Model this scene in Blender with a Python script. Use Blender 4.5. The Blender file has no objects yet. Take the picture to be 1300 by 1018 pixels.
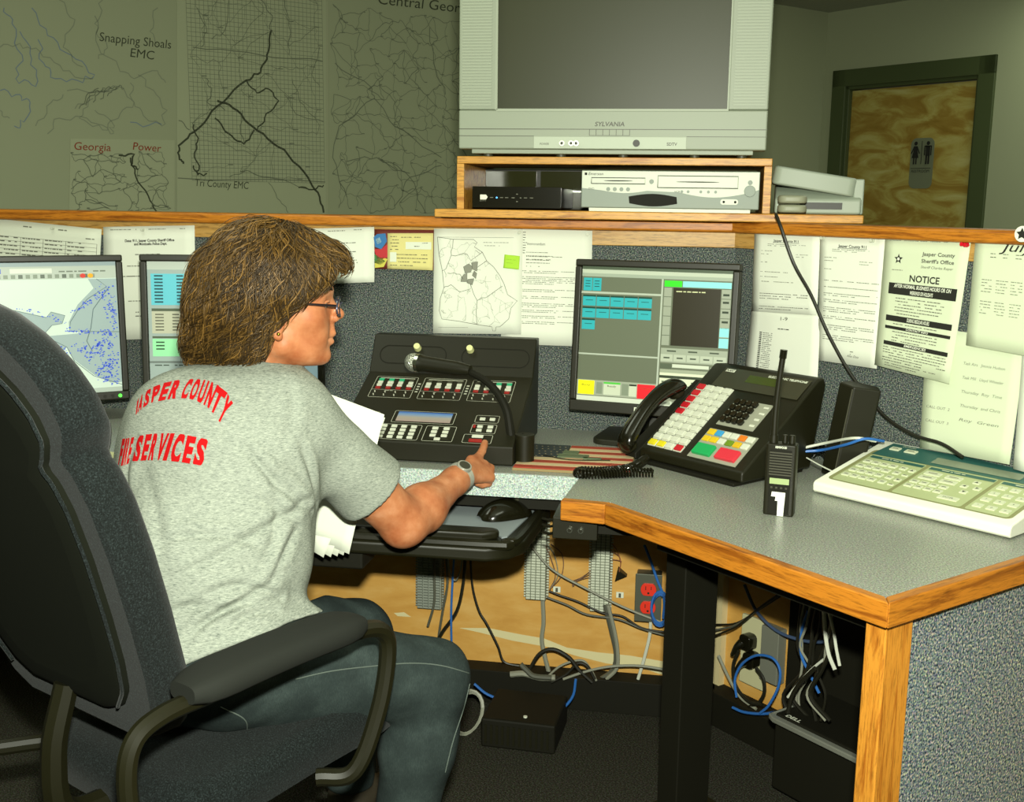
import bpy, math, random
import numpy as np
from mathutils import Matrix, Vector, Euler
from mathutils.bvhtree import BVHTree
rad = math.radians
sc = bpy.context.scene
COL = sc.collection

# ------------------------------------------------------------------ measured camera and place
H = 1.32
FPX, PIT, ROL = 1433.0, rad(10.1), rad(0.8)
CP, SP = math.cos(PIT), math.sin(PIT)
K = Vector((.542, 2.784, 0))                 # the inner corner where the two partitions meet
RB, RR = rad(-9.5), rad(-54.5)               # headings of the rear and the right hand partition
XB = Vector((math.cos(RB), math.sin(RB), 0)); YB = Vector((-math.sin(RB), math.cos(RB), 0))
XR = Vector((math.cos(RR), math.sin(RR), 0)); YR = Vector((-math.sin(RR), math.cos(RR), 0))
def PB(x, y, z=0.): return K + XB*x + YB*y + Vector((0, 0, z))
def PR(x, y, z=0.): return K + XR*x + YR*y + Vector((0, 0, z))
def ray(px, py):
    a = (px-650)/FPX; b = (py-509)/FPX
    c, s = math.cos(-ROL), math.sin(-ROL)
    a, b = a*c-b*s, a*s+b*c
    return Vector((a, CP-b*SP, -SP-b*CP))
EYE = Vector((0, 0, H))
def on_z(px, py, z):
    d = ray(px, py); return EYE + d*((z-H)/d.z)
def on_plane(px, py, pt, n):
    d = ray(px, py); return EYE + d*((pt-EYE).dot(n)/d.dot(n))
def inB(p): d = p-K; return d.dot(XB), d.dot(YB), p.z
def inR(p): d = p-K; return d.dot(XR), d.dot(YR), p.z

# ------------------------------------------------------------------ materials
def lin(c):
    if isinstance(c, str):
        c = c.lstrip('#'); c = [int(c[i:i+2], 16)/255 for i in (0, 2, 4)]
        return tuple(v/12.92 if v <= .04045 else ((v+.055)/1.055)**2.4 for v in c)
    return tuple(c)
MATS = {}
def mat(name, c='#808080', rough=.6, metal=0., spec=.5, emit=0., alpha=None, coat=0.):
    if name in MATS: return MATS[name]
    m = bpy.data.materials.new(name); m.use_nodes = True
    b = m.node_tree.nodes['Principled BSDF']; c = lin(c)
    b.inputs['Base Color'].default_value = (*c, 1)
    b.inputs['Roughness'].default_value = rough
    b.inputs['Metallic'].default_value = metal
    b.inputs['Specular IOR Level'].default_value = spec
    b.inputs['Coat Weight'].default_value = coat
    if emit:
        b.inputs['Emission Color'].default_value = (*c, 1)
        b.inputs['Emission Strength'].default_value = emit
    m.diffuse_color = (*c, 1)
    MATS[name] = m
    return m
def nodes(m): return m.node_tree.nodes, m.node_tree.links, m.node_tree.nodes['Principled BSDF']
def ramp(nt, stops, interp='LINEAR'):
    r = nt.new('ShaderNodeValToRGB'); cr = r.color_ramp; cr.interpolation = interp
    while len(cr.elements) < len(stops): cr.elements.new(.5)
    for e, (p, c) in zip(cr.elements, stops):
        e.position = p; e.color = (*lin(c), 1)
    return r
def noise(nt, lk, scale, detail=2., rough=.5, vec=None, dist=0.):
    n = nt.new('ShaderNodeTexNoise'); n.inputs['Scale'].default_value = scale
    n.inputs['Detail'].default_value = detail; n.inputs['Roughness'].default_value = rough
    n.inputs['Distortion'].default_value = dist
    if vec: lk.new(vec, n.inputs['Vector'])
    return n
def objcoord(nt, lk, scale=(1, 1, 1), rot=(0, 0, 0)):
    t = nt.new('ShaderNodeTexCoord'); mp = nt.new('ShaderNodeMapping')
    mp.inputs['Scale'].default_value = scale; mp.inputs['Rotation'].default_value = rot
    lk.new(t.outputs['Object'], mp.inputs['Vector'])
    return mp.outputs['Vector']
def bump(m, sock, strength=.2, dist=.001):
    nt, lk, b = nodes(m)
    bp = nt.new('ShaderNodeBump'); bp.inputs['Strength'].default_value = strength
    bp.inputs['Distance'].default_value = dist
    lk.new(sock, bp.inputs['Height']); lk.new(bp.outputs['Normal'], b.inputs['Normal'])
def speckle(name, stops, scale, rough=.8, bmp=0., spec=.3, detail=1.5):
    m = mat(name, stops[len(stops)//2][1], rough, spec=spec)
    nt, lk, b = nodes(m)
    v = objcoord(nt, lk)
    n = noise(nt, lk, scale, detail, .6, v)
    r = ramp(nt, stops)
    lk.new(n.outputs['Fac'], r.inputs['Fac'])
    n2 = noise(nt, lk, scale*1.37, 1, .5, v)
    mix = nt.new('ShaderNodeMix'); mix.data_type = 'RGBA'; mix.blend_type = 'OVERLAY'
    mix.inputs['Factor'].default_value = .55
    lk.new(r.outputs['Color'], mix.inputs['A']); lk.new(n2.outputs['Color'], mix.inputs['B'])
    lk.new(mix.outputs['Result'], b.inputs['Base Color'])
    if bmp: bump(m, n.outputs['Fac'], bmp, .002)
    return m
def wood(name, dark, light, axis='x', scale=1., rough=.42):
    m = mat(name, light, rough, spec=.35)
    nt, lk, b = nodes(m)
    s = {'x': (2.2, 26, 26), 'y': (26, 2.2, 26), 'z': (26, 26, 2.2)}[axis]
    v = objcoord(nt, lk, tuple(q*scale for q in s))
    n = noise(nt, lk, 1.6, 5, .62, v, .7)
    r = ramp(nt, [(.36, dark), (.47, light), (.55, light), (.68, dark)])
    lk.new(n.outputs['Fac'], r.inputs['Fac'])
    v2 = objcoord(nt, lk, tuple(q*scale*5 for q in s))
    n2 = noise(nt, lk, 2.5, 3, .7, v2)
    r2 = ramp(nt, [(.34, '#8a8a8a'), (.5, '#ffffff')])
    lk.new(n2.outputs['Fac'], r2.inputs['Fac'])
    mix = nt.new('ShaderNodeMix'); mix.data_type = 'RGBA'; mix.blend_type = 'MULTIPLY'
    mix.inputs['Factor'].default_value = .55
    lk.new(r.outputs['Color'], mix.inputs['A']); lk.new(r2.outputs['Color'], mix.inputs['B'])
    lk.new(mix.outputs['Result'], b.inputs['Base Color'])
    bump(m, n2.outputs['Fac'], .15, .0006)
    return m

# ------------------------------------------------------------------ mesh builder
_tc = {}
def text2d(s, bold=0., shear=0., space=1.):
    key = (s, bold, shear, space)
    if key in _tc: return _tc[key]
    cu = bpy.data.curves.new('t', 'FONT'); cu.body = s; cu.size = 1.; cu.resolution_u = 3
    cu.offset = bold; cu.shear = shear; cu.space_character = space; cu.fill_mode = 'FRONT'
    o = bpy.data.objects.new('t', cu); COL.objects.link(o)
    me = bpy.data.meshes.new_from_object(o.evaluated_get(bpy.context.evaluated_depsgraph_get()))
    vs = [(v.co.x, v.co.y) for v in me.vertices]; fs = [tuple(p.vertices) for p in me.polygons]
    bpy.data.objects.remove(o); bpy.data.curves.remove(cu); bpy.data.meshes.remove(me)
    if vs:
        x0 = min(v[0] for v in vs); vs = [(x-x0, y) for x, y in vs]
    _tc[key] = (vs, fs)
    return _tc[key]
def rotm(rx=0., ry=0., rz=0., loc=(0, 0, 0)):
    return Matrix.Translation(loc) @ Euler((rx, ry, rz)).to_matrix().to_4x4()
def frame(o, x, y):
    """4x4 with origin o, x and y axes given, z = x cross y."""
    x = Vector(x).normalized(); z = x.cross(Vector(y)).normalized(); y = z.cross(x)
    m = Matrix.Identity(4)
    for i in range(3): m[i][0], m[i][1], m[i][2], m[i][3] = x[i], y[i], z[i], o[i]
    return m
def smooth_path(pts, n=6):
    pts = [Vector(p) for p in pts]
    if len(pts) < 3: return pts
    P = [pts[0]*2-pts[1]] + pts + [pts[-1]*2-pts[-2]]; out = []
    for i in range(1, len(P)-2):
        a, b, c, d = P[i-1:i+3]
        for k in range(n):
            t = k/n
            out.append(.5*((2*b)+(c-a)*t+(2*a-5*b+4*c-d)*t*t+(3*b-a-3*c+d)*t**3))
    out.append(pts[-1]); return out
class MB:
    def __init__(s): s.v = []; s.f = []; s.m = []; s.M = None; s.warp = None
    def add(s, vs, fs, mi=0, M=None):
        n = len(s.v)
        for p in vs:
            p = Vector(p)
            if M is not None: p = M @ p
            if s.M is not None: p = s.M @ p
            if s.warp: p = s.warp(p)
            s.v.append(p)
        for q in fs: s.f.append(tuple(i+n for i in q)); s.m.append(mi)
        return s
    def box(s, c, d, mi=0, M=None):
        x, y, z = (q/2 for q in d); cx, cy, cz = c
        vs = [(cx+i*x, cy+j*y, cz+k*z) for i in (-1, 1) for j in (-1, 1) for k in (-1, 1)]
        return s.add(vs, [(0, 1, 3, 2), (4, 6, 7, 5), (0, 4, 5, 1), (2, 3, 7, 6), (0, 2, 6, 4), (1, 5, 7, 3)], mi, M)
    def bx(s, x0, x1, y0, y1, z0, z1, mi=0, M=None):
        return s.box(((x0+x1)/2, (y0+y1)/2, (z0+z1)/2), (abs(x1-x0), abs(y1-y0), abs(z1-z0)), mi, M)
    def prism(s, poly, z0, z1, mi=0, M=None):
        n = len(poly)
        vs = [(x, y, z0) for x, y in poly] + [(x, y, z1) for x, y in poly]
        fs = [tuple(range(n-1, -1, -1)), tuple(range(n, 2*n))] + [(i, (i+1) % n, n+(i+1) % n, n+i) for i in range(n)]
        return s.add(vs, fs, mi, M)
    def side(s, poly, x0, x1, mi=0, M=None):
        """outline in y,z swept along x"""
        n = len(poly)
        vs = [(x0, y, z) for y, z in poly] + [(x1, y, z) for y, z in poly]
        fs = [tuple(range(n-1, -1, -1)), tuple(range(n, 2*n))] + [(i, (i+1) % n, n+(i+1) % n, n+i) for i in range(n)]
        return s.add(vs, fs, mi, M)
    def quad(s, x0, y0, x1, y1, z=0., mi=0, M=None):
        return s.add([(x0, y0, z), (x1, y0, z), (x1, y1, z), (x0, y1, z)], [(0, 1, 2, 3)], mi, M)
    def poly(s, pts, z=0., mi=0, M=None):
        return s.add([(x, y, z) for x, y in pts], [tuple(range(len(pts)))], mi, M)
    def disc(s, x, y, r, z=0., mi=0, M=None, n=14, ry=None):
        ry = ry or r
        return s.poly([(x+r*math.cos(2*math.pi*i/n), y+ry*math.sin(2*math.pi*i/n)) for i in range(n)], z, mi, M)
    def tube(s, pts, r, seg=8, mi=0, M=None, n=5, caps=True, smooth=True, flat=1.):
        P = smooth_path(pts, n) if smooth else [Vector(p) for p in pts]
        N = len(P)
        rs = r if isinstance(r, (list, tuple)) else [r]*2
        def rr(t):
            u = t*(len(rs)-1); i = min(int(u), len(rs)-2); return rs[i]*(1-(u-i))+rs[i+1]*(u-i)
        up = None; vs = []; fs = []
        for i, p in enumerate(P):
            t = (P[min(i+1, N-1)]-P[max(i-1, 0)])
            t = t.normalized() if t.length > 1e-9 else Vector((0, 0, 1))
            if up is None:
                up = Vector((0, 0, 1)) if abs(t.z) < .9 else Vector((1, 0, 0))
            u = (up - t*up.dot(t))
            u = u.normalized() if u.length > 1e-6 else t.orthogonal().normalized()
            w = t.cross(u); up = u; q = rr(i/(N-1))
            for k in range(seg):
                a = 2*math.pi*k/seg
                vs.append(p + u*(q*math.cos(a)*flat) + w*(q*math.sin(a)))
        for i in range(N-1):
            for k in range(seg):
                a = i*seg+k; b = i*seg+(k+1) % seg
                fs.append((a, b, b+seg, a+seg))
        if caps:
            fs.append(tuple(range(seg-1, -1, -1))); fs.append(tuple(range((N-1)*seg, N*seg)))
        return s.add(vs, fs, mi, M)
    def cyl(s, p0, p1, r0, r1=None, seg=20, mi=0, M=None):
        return s.tube([p0, p1], [r0, r0 if r1 is None else r1], seg, mi, M, smooth=False)
    def lathe(s, prof, seg=24, mi=0, M=None):
        n = len(prof); vs = []; fs = []
        for k in range(seg):
            a = 2*math.pi*k/seg
            for r_, z in prof: vs.append((r_*math.cos(a), r_*math.sin(a), z))
        for k in range(seg):
            for i in range(n-1):
                a = k*n+i; b = ((k+1) % seg)*n+i
                fs.append((a, b, b+1, a+1))
        return s.add(vs, fs, mi, M)
    def ball(s, c, r, mi=0, M=None, nu=14, nv=9):
        r = r if isinstance(r, (tuple, list)) else (r, r, r)
        vs = []; fs = []
        for j in range(nv+1):
            t = math.pi*j/nv
            for i in range(nu):
                a = 2*math.pi*i/nu
                vs.append((c[0]+r[0]*math.sin(t)*math.cos(a), c[1]+r[1]*math.sin(t)*math.sin(a), c[2]+r[2]*math.cos(t)))
        for j in range(nv):
            for i in range(nu):
                a = j*nu+i; b = j*nu+(i+1) % nu
                fs.append((a, a+nu, b+nu, b))
        return s.add(vs, fs, mi, M)
    def text(s, t, M, x=0., y=0., w=None, h=.01, mi=0, al='L', bold=0., shear=0., z=0., space=1.):
        """flat letters; h = cap height, w = forced width"""
        vs, fs = text2d(t, bold, shear, space)
        if not vs: return s
        W = max(v[0] for v in vs); k = h/.7
        kx = (w/W) if w else k
        ox = {'L': 0, 'C': -W*kx/2, 'R': -W*kx}[al]
        return s.add([(x+ox+a*kx, y+b*k, z) for a, b in vs], fs, mi, M)
    def dashes(s, M, x, y, w, n, pitch, h, rng, mi=0, z=0., fill=.85, indent=0., last=.6):
        """rows of word marks too small to read"""
        for r_ in range(n):
            yy = y-r_*pitch; xx = x+(indent if r_ == 0 else 0)
            end = x+w*(last if r_ == n-1 and n > 1 else rng.uniform(.94, 1))
            while xx < end:
                L = h*rng.uniform(1.2, 5.5)
                if xx+L > x+w: break
                if rng.random() < fill: s.quad(xx, yy, xx+L, yy+h, z, mi, M)
                xx += L+h*.9
        return s
    def ribbon(s, pts, w, z=0., mi=0, M=None):
        P = [Vector((p[0], p[1], 0)) for p in pts]; N = len(P); L = []; Rr = []
        for i, p in enumerate(P):
            t = P[min(i+1, N-1)]-P[max(i-1, 0)]
            if t.length < 1e-9: t = Vector((1, 0, 0))
            t.normalize(); nrm = Vector((-t.y, t.x, 0))*(w/2)
            L.append(p+nrm); Rr.append(p-nrm)
        vs = [(p.x, p.y, z) for p in L+Rr]
        return s.add(vs, [(i, N+i, N+i+1, i+1) for i in range(N-1)], mi, M)
    def rrect(s, x, y, w, h, r, z=0., mi=0, M=None, n=4):
        return s.poly(rr_pts(x, y, w, h, r, n), z, mi, M)
def rr_pts(x, y, w, h, r, n=4):
    o = []
    for cx, cy, a0 in ((x+w/2-r, y+h/2-r, 0), (x-w/2+r, y+h/2-r, 90), (x-w/2+r, y-h/2+r, 180), (x+w/2-r, y-h/2+r, 270)):
        for i in range(n+1):
            a = rad(a0+90*i/n); o.append((cx+r*math.cos(a), cy+r*math.sin(a)))
    return o

def build(name, mb, mats, parent=None, bev=0., sm=35., seg=2, loc=None, rot=None, label=None):
    me = bpy.data.meshes.new(name)
    me.from_pydata([tuple(v) for v in mb.v], [], mb.f)
    if not isinstance(mats, (list, tuple)): mats = [mats]
    for m in mats: me.materials.append(m)
    if len(mats) > 1: me.polygons.foreach_set('material_index', mb.m)
    if sm:
        me.polygons.foreach_set('use_smooth', [True]*len(me.polygons))
        me.set_sharp_from_angle(angle=rad(sm))
    me.update()
    o = bpy.data.objects.new(name, me); COL.objects.link(o)
    if parent is not None: o.parent = parent
    if loc is not None: o.location = loc
    if rot is not None: o.rotation_euler = rot
    if bev:
        b = o.modifiers.new('bevel', 'BEVEL'); b.width = bev; b.segments = seg
        b.limit_method = 'ANGLE'; b.angle_limit = rad(40); b.harden_normals = True
    if label: o['label'] = label
    return o
def tag(o, label=None, cat=None, group=None, kind=None):
    if label: o['label'] = label
    if cat: o['category'] = cat
    if group: o['group'] = group
    if kind: o['kind'] = kind
    return o
def thing(name, label, cat, loc=(0, 0, 0), rot=0., group=None, kind=None):
    o = bpy.data.objects.new(name, None); COL.objects.link(o)
    o.empty_display_size = .05; o.location = loc
    o.rotation_euler = rot if isinstance(rot, (tuple, list)) else (0, 0, rot)
    return tag(o, label, cat, group, kind)
FLATY = Matrix(((1, 0, 0, 0), (0, 0, -1, 0), (0, 1, 0, 0), (0, 0, 0, 1)))   # drawing plane x,y -> x,z facing -y
def wallM(x=0., y=0., z=0.): return Matrix.Translation((x, y, z)) @ FLATY
# ------------------------------------------------------------------ shared materials
M_BLK = mat('black_plastic', '#191809', .45, spec=.35)
M_BLK2 = mat('matte_black', '#131207', .7, spec=.25)
M_GLOSS = mat('gloss_black', '#15140a', .16)
M_DKGREY = mat('dark_grey_plastic', '#3c3b2c', .5)
M_INK = mat('ink', '#2b2b26', .8, spec=.1)
M_INKL = mat('faint_ink', '#7a7c6e', .8, spec=.1)
M_INKM = mat('grey_ink', '#57584d', .8, spec=.1)
M_RED = mat('red_print', '#d2161c', .7)
M_WHITE = mat('white_print', '#dfe3cf', .6)
M_PAPER = mat('paper', '#d9decb', .85, spec=.15)
M_PAPER2 = mat('bright_paper', '#e2e6d6', .85, spec=.15)
M_YEL = mat('yellow_paper', '#d8cf8a', .85, spec=.15)
M_STEEL = mat('steel', '#b9bcae', .25, metal=1.)
M_BRASS = mat('brass', '#b08a3a', .3, metal=1.)
M_OAK = wood('oak', '#8a4c10', '#bb7420', 'x')
M_OAKZ = wood('oak_upright', '#a35d18', '#cf8a30', 'z')
M_OAKL = wood('pale_oak', '#a87a34', '#c19753', 'x')
M_OAKB = wood('cabinet_oak', '#a86c24', '#cb9440', 'x')
M_CLOTH = speckle('partition_fabric', [(.32, '#171b1a'), (.45, '#414948'), (.53, '#5d6665'), (.62, '#78786c'), (.72, '#a0a392')], 330, .95, .5, .05)
M_CLOTH2 = speckle('panel_fabric', [(.32, '#20282e'), (.44, '#53626c'), (.52, '#7a888c'), (.6, '#9b9788'), (.68, '#ccccba')], 230, .95, .4, .05)
M_LAM = speckle('laminate', [(.3, '#565b54'), (.46, '#868a80'), (.55, '#979a8e'), (.72, '#c2c5b6')], 330, .33, 0, .5)
M_LAMEDGE = speckle('laminate_edge', [(.3, '#7d8884'), (.47, '#a5b3ae'), (.55, '#bccac4'), (.7, '#d5ddd0')], 330, .5)
M_PLY = mat('painted_board', '#c9a563', .6)
def _ply():
    nt, lk, b = nodes(M_PLY)
    v = objcoord(nt, lk, (3, 3, 9)); n = noise(nt, lk, 2.2, 5, .6, v, .3)
    r = ramp(nt, [(.3, '#c48f3e'), (.5, '#cf9d4c'), (.7, '#d8ad62')]); lk.new(n.outputs['Fac'], r.inputs['Fac'])
    lk.new(r.outputs['Color'], b.inputs['Base Color'])
_ply()
def door_burl():
    m = mat('mottled_door', '#7c6a30', .5)
    nt, lk, b = nodes(m)
    v = objcoord(nt, lk, (2.2, 2.2, 5.5)); n = noise(nt, lk, 1.7, 6, .6, v, 1.1)
    r = ramp(nt, [(.30, '#8a6c22'), (.45, '#9d8136'), (.55, '#b0a052'), (.72, '#c2bb78')]); lk.new(n.outputs['Fac'], r.inputs['Fac'])
    lk.new(r.outputs['Color'], b.inputs['Base Color']); return m
M_DOOR = door_burl()
M_WALL = mat('wall_paint', '#a0a686', .85, spec=.2)
M_MAPSHEET = mat('map_sheet', '#a3aa88', .6, spec=.3)
M_MAPSHEET2 = mat('map_sheet_grey', '#9aa180', .6, spec=.3)
M_FRAME = mat('green_door_frame', '#46512f', .5)
M_CEIL = mat('ceiling_paint', '#a9ab9a', .9)
M_CARPET = speckle('carpet', [(.3, '#1e1d12'), (.5, '#33322a'), (.7, '#4a4a42')], 260, .98, .5, .05)
def cable(name, c, rough=.45): return mat('cable_'+name, c, rough)
C_BLK = cable('black', '#1b1a10'); C_GREY = cable('grey', '#8b8c7c'); C_BLUE = cable('blue', '#2c68b4')
C_WHITE = cable('white', '#cfd2c2'); C_DKGREY = cable('dark_grey', '#55564a')
# ------------------------------------------------------------------ the room shell
def plane_struct(name, mb, m, loc=(0, 0, 0), rz=0.):
    o = build(name, mb, m, sm=0); o.location = loc; o.rotation_euler = (0, 0, rz)
    o['kind'] = 'structure'; return o
X0, X1, Y0, Y1, ZC = -2.72, 4.3, -4.2, 3.562, 2.45
Kz = Vector((K.x, K.y, 0))
plane_struct('floor', MB().bx(X0-.1, X1+.1, Y0-.1, Y1+.1, -.1, 0), M_CARPET, Kz, RR)
plane_struct('ceiling', MB().bx(X0-.1, X1+.1, Y0-.1, Y1+.1, ZC, ZC+.1), M_CEIL, Kz, RR)
plane_struct('wall_left', MB().bx(X0-.12, X0, Y0-.12, Y1+.12, 0, ZC), M_WALL, Kz, RR)
plane_struct('wall_front', MB().bx(X1, X1+.12, Y0-.12, Y1+.12, 0, ZC), M_WALL, Kz, RR)
plane_struct('wall_near', MB().bx(X0, X1, Y0-.12, Y0, 0, ZC), M_WALL, Kz, RR)
DX0, DX1, DZ = -2.56, -1.67, 2.02       # door opening
w = MB(); w.bx(X0, DX0, Y1, Y1+.12, 0, ZC); w.bx(DX1, X1, Y1, Y1+.12, 0, ZC); w.bx(DX0, DX1, Y1, Y1+.12, DZ, ZC)
plane_struct('wall_right', w, M_WALL, Kz, RR)
d = thing('door_1', None, None, PR((DX0+DX1)/2, Y1, 0), RR, kind='structure')
hw = (DX1-DX0)/2
fr = MB()
for s_ in (-1, 1):
    fr.bx(s_*(hw-.012), s_*(hw+.085), -.018, 0, 0, DZ+.085)
    fr.bx(s_*(hw-.03), s_*hw, 0, .12, 0, DZ)
fr.bx(-hw-.085, hw+.085, -.018, 0, DZ-.012, DZ+.085); fr.bx(-hw, hw, 0, .12, DZ-.03, DZ)
build('door_frame', fr, M_FRAME, d, bev=.003)
build('door_panel', MB().bx(-hw+.03, hw-.03, .03, .07, .005, DZ-.035), M_DOOR, d, bev=.002)
# restroom sign
sg = thing('restroom_sign', 'grey restroom sign with man and woman figures on the mottled door', 'sign', PR(-2.02, Y1+.028, 1.46), RR)
build('plate', MB().prism(rr_pts(0, .095, .150, .28, .035), -.004, 0, M=wallM()), mat('sign_plate', '#747a60', .6), sg)
m = MB(); S = wallM(0, -.006, 0)
def figure(m, x, woman):
    m.disc(x, .205, .011, 0, 0, S)
    if woman:
        m.poly([(x-.012, .19), (x+.012, .19), (x+.03, .15), (x+.024, .147), (x+.012, .17), (x+.022, .125), (x-.022, .125), (x-.012, .17), (x-.024, .147), (x-.03, .15)], 0, 0, S)
        m.quad(x-.012, .09, x-.003, .126, 0, 0, S); m.quad(x+.003, .09, x+.012, .126, 0, 0, S)
    else:
        m.quad(x-.014, .135, x+.014, .19, 0, 0, S); m.quad(x-.024, .138, x-.017, .19, 0, 0, S); m.quad(x+.017, .138, x+.024, .19, 0, 0, S)
        m.quad(x-.014, .183, x+.014, .192, 0, 0, S); m.quad(x-.022, .185, x+.022, .192, 0, 0, S)
        m.quad(x-.013, .09, x-.002, .14, 0, 0, S); m.quad(x+.002, .09, x+.013, .14, 0, 0, S)
figure(m, -.04, True); figure(m, .04, False)
m.quad(-.002, .09, .002, .218, 0, 0, S); m.quad(-.065, .066, .065, .069, 0, 0, S)
m.text('RESTROOM', S, 0, .045, .115, .014, al='C')
build('symbols', m, M_INK, sg, sm=0)

# maps taped on the left wall: sheet plane coordinates are metres along the wall and up
ML = Matrix.Translation(PR(X0, 0, 0)) @ Matrix.Rotation(RR+math.pi/2, 4, 'Z') @ FLATY
MLi = ML.inverted()
def on_map(px, py):
    p = MLi @ on_plane(px, py, PR(X0, 0, 0), XR); return (p.x, p.y)
def map_sheet(label, px, m, zoff, group=None):
    q = [on_map(*p) for p in px]
    cx = sum(a for a, b in q)/4; cy = min(b for a, b in q)
    t = thing('wall_map', label, 'map', ML @ Vector((cx, cy, zoff)), RR+math.pi/2, group)
    build('sheet', MB().add([FLATY @ Vector((a-cx, b-cy, z)) for z in (0, -.001) for a, b in q], [(0, 1, 2, 3), (7, 6, 5, 4), (0, 4, 5, 1), (1, 5, 6, 2), (2, 6, 7, 3), (3, 7, 4, 0)]), m, t, sm=0)
    W = FLATY @ Matrix.Translation((-cx, -cy, .0008))
    return t, W
rg = random.Random(4)
def wig(a, b, amp, n=7, r=None):
    r = r or rg
    ax, ay = a; bx_, by = b; L = math.hypot(bx_-ax, by-ay) or 1e-6; nx, ny = -(by-ay)/L, (bx_-ax)/L
    o = []; ph = r.uniform(0, 6)
    for i in range(n+1):
        t = i/n; k = amp*math.sin(math.pi*t)**.5*math.sin(ph+t*r.uniform(4, 7))+amp*.4*r.uniform(-1, 1)*(0 < i < n)
        o.append((ax+(bx_-ax)*t+nx*k, ay+(by-ay)*t+ny*k))
    return o
def network(m, W, box, n, r, w=.003, mi=0, keep=None):
    """a web of roads: jittered points joined to near neighbours"""
    x0, x1, y0, y1 = box
    P = [(r.uniform(x0, x1), r.uniform(y0, y1)) for _ in range(n)]
    if keep: P = [p for p in P if keep(*p)]
    for i, p in enumerate(P):
        ds = sorted((math.hypot(p[0]-q[0], p[1]-q[1]), j) for j, q in enumerate(P) if j != i)[:3]
        for dd, j in ds:
            if j > i or r.random() < .15:
                m.ribbon(wig(p, P[j], dd*.12, 5, r), w*r.uniform(.7, 1.5), 0, mi, W)
def webnet(m, W, box, nx, ny, r, w=.002, mi=0):
    """road web on a jittered lattice"""
    x0, x1, y0, y1 = box; dx = (x1-x0)/nx; dy = (y1-y0)/ny
    P = {(i, j): (x0+(i+.5+r.uniform(-.42, .42))*dx, y0+(j+.5+r.uniform(-.42, .42))*dy) for i in range(nx) for j in range(ny)}
    for (i, j), p in P.items():
        for d, pr in (((1, 0), .72), ((0, 1), .72), ((1, 1), .3), ((1, -1), .3)):
            q = P.get((i+d[0], j+d[1]))
            if q and r.random() < pr: m.ribbon(wig(p, q, dx*.10, 5, r), w*r.uniform(.7, 1.4), 0, mi, W)
        if r.random() < .5: m.quad(p[0], p[1], p[0]+dx*.22, p[1]+.004, 0, mi, W)
def poly_px(m, W, pts, w, mi=0, amp=.004, r=None):
    q = [on_map(*p) for p in pts]; r = r or rg; o = []
    for a, b in zip(q, q[1:]): o += wig(a, b, amp, 5, r)[:-1]
    m.ribbon(o+[q[-1]], w, 0, mi, W)
ink_m = mat('map_ink', '#6f7660', .8, spec=.1); ink_d = mat('map_dark_ink', '#454a38', .8, spec=.1)
ink_r = mat('map_red_ink', '#8a3a26', .8, spec=.1); ink_b = mat('map_blue_ink', '#778690', .8, spec=.1)
MI = [ink_m, ink_d, ink_r, ink_b, mat('map_faint_ink', '#858c74', .8, spec=.1)]
# 1 large power co-op map on the left
t, W = map_sheet('large faded territory map headed Snapping Shoals EMC on the left wall', [(-260, 300), (238, 278), (238, -30), (-260, -80)], M_MAPSHEET2, .002)
m = MB()
for pts in ([(15, 30), (28, 70), (20, 100), (45, 110), (40, 75), (25, 40)], [(40, 10), (60, 45), (90, 70), (120, 95), (105, 105), (70, 100), (55, 80), (48, 50)],
            [(120, 20), (125, 60), (150, 85), (170, 100), (200, 90), (210, 105)], [(165, 105), (170, 130), (185, 150), (205, 160), (212, 140), (195, 115), (175, 95)],
            [(95, 138), (120, 115), (150, 110), (170, 130), (150, 150), (130, 165), (100, 150), (118, 125)], [(60, 170), (75, 150), (110, 150), (140, 170), (145, 160), (120, 140)],
            [(45, 160), (65, 130), (80, 120)], [(0, 115), (25, 120), (38, 130), (30, 155), (18, 160)], [(75, 0), (95, 25), (80, 60), (105, 85)], [(0, 60), (25, 55), (50, 65), (80, 90), (118, 100)],
            [(130, 0), (120, 30), (135, 55), (125, 75)], [(200, 10), (190, 40), (205, 60)], [(5, 10), (15, 30)], [(0, 140), (12, 150)], [(85, 115), (150, 112)], [(165, 155), (205, 158)]):
    poly_px(m, W, pts, .0038, 3 if rg.random() < .25 else 4, .012)
for k in range(5): poly_px(m, W, [(100+k*9, 138-k*4), (112+k*9, 118-k*2), (125+k*8, 112)], .0035, 0, .008)
def wall_text(m, W, s, p0, p1, h, mi=1, shear=.12, bold=0.):
    a = Vector(on_map(*p0)); b = Vector(on_map(*p1)); dd = b-a
    Mx = W @ Matrix.Translation((a.x, a.y, .0004)) @ Matrix.Rotation(math.atan2(dd.y, dd.x), 4, 'Z')
    m.text(s, Mx, 0, 0, dd.length, h, mi, bold=bold, shear=shear)
H_ = MB()
wall_text(H_, W, 'Snapping Shoals', (126, 52), (217, 62), .034)
wall_text(H_, W, 'EMC', (165, 72), (196, 76), .034)
build('heading', H_, MI, t, sm=0)
build('map_lines', m, MI, t, sm=0)
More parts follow.
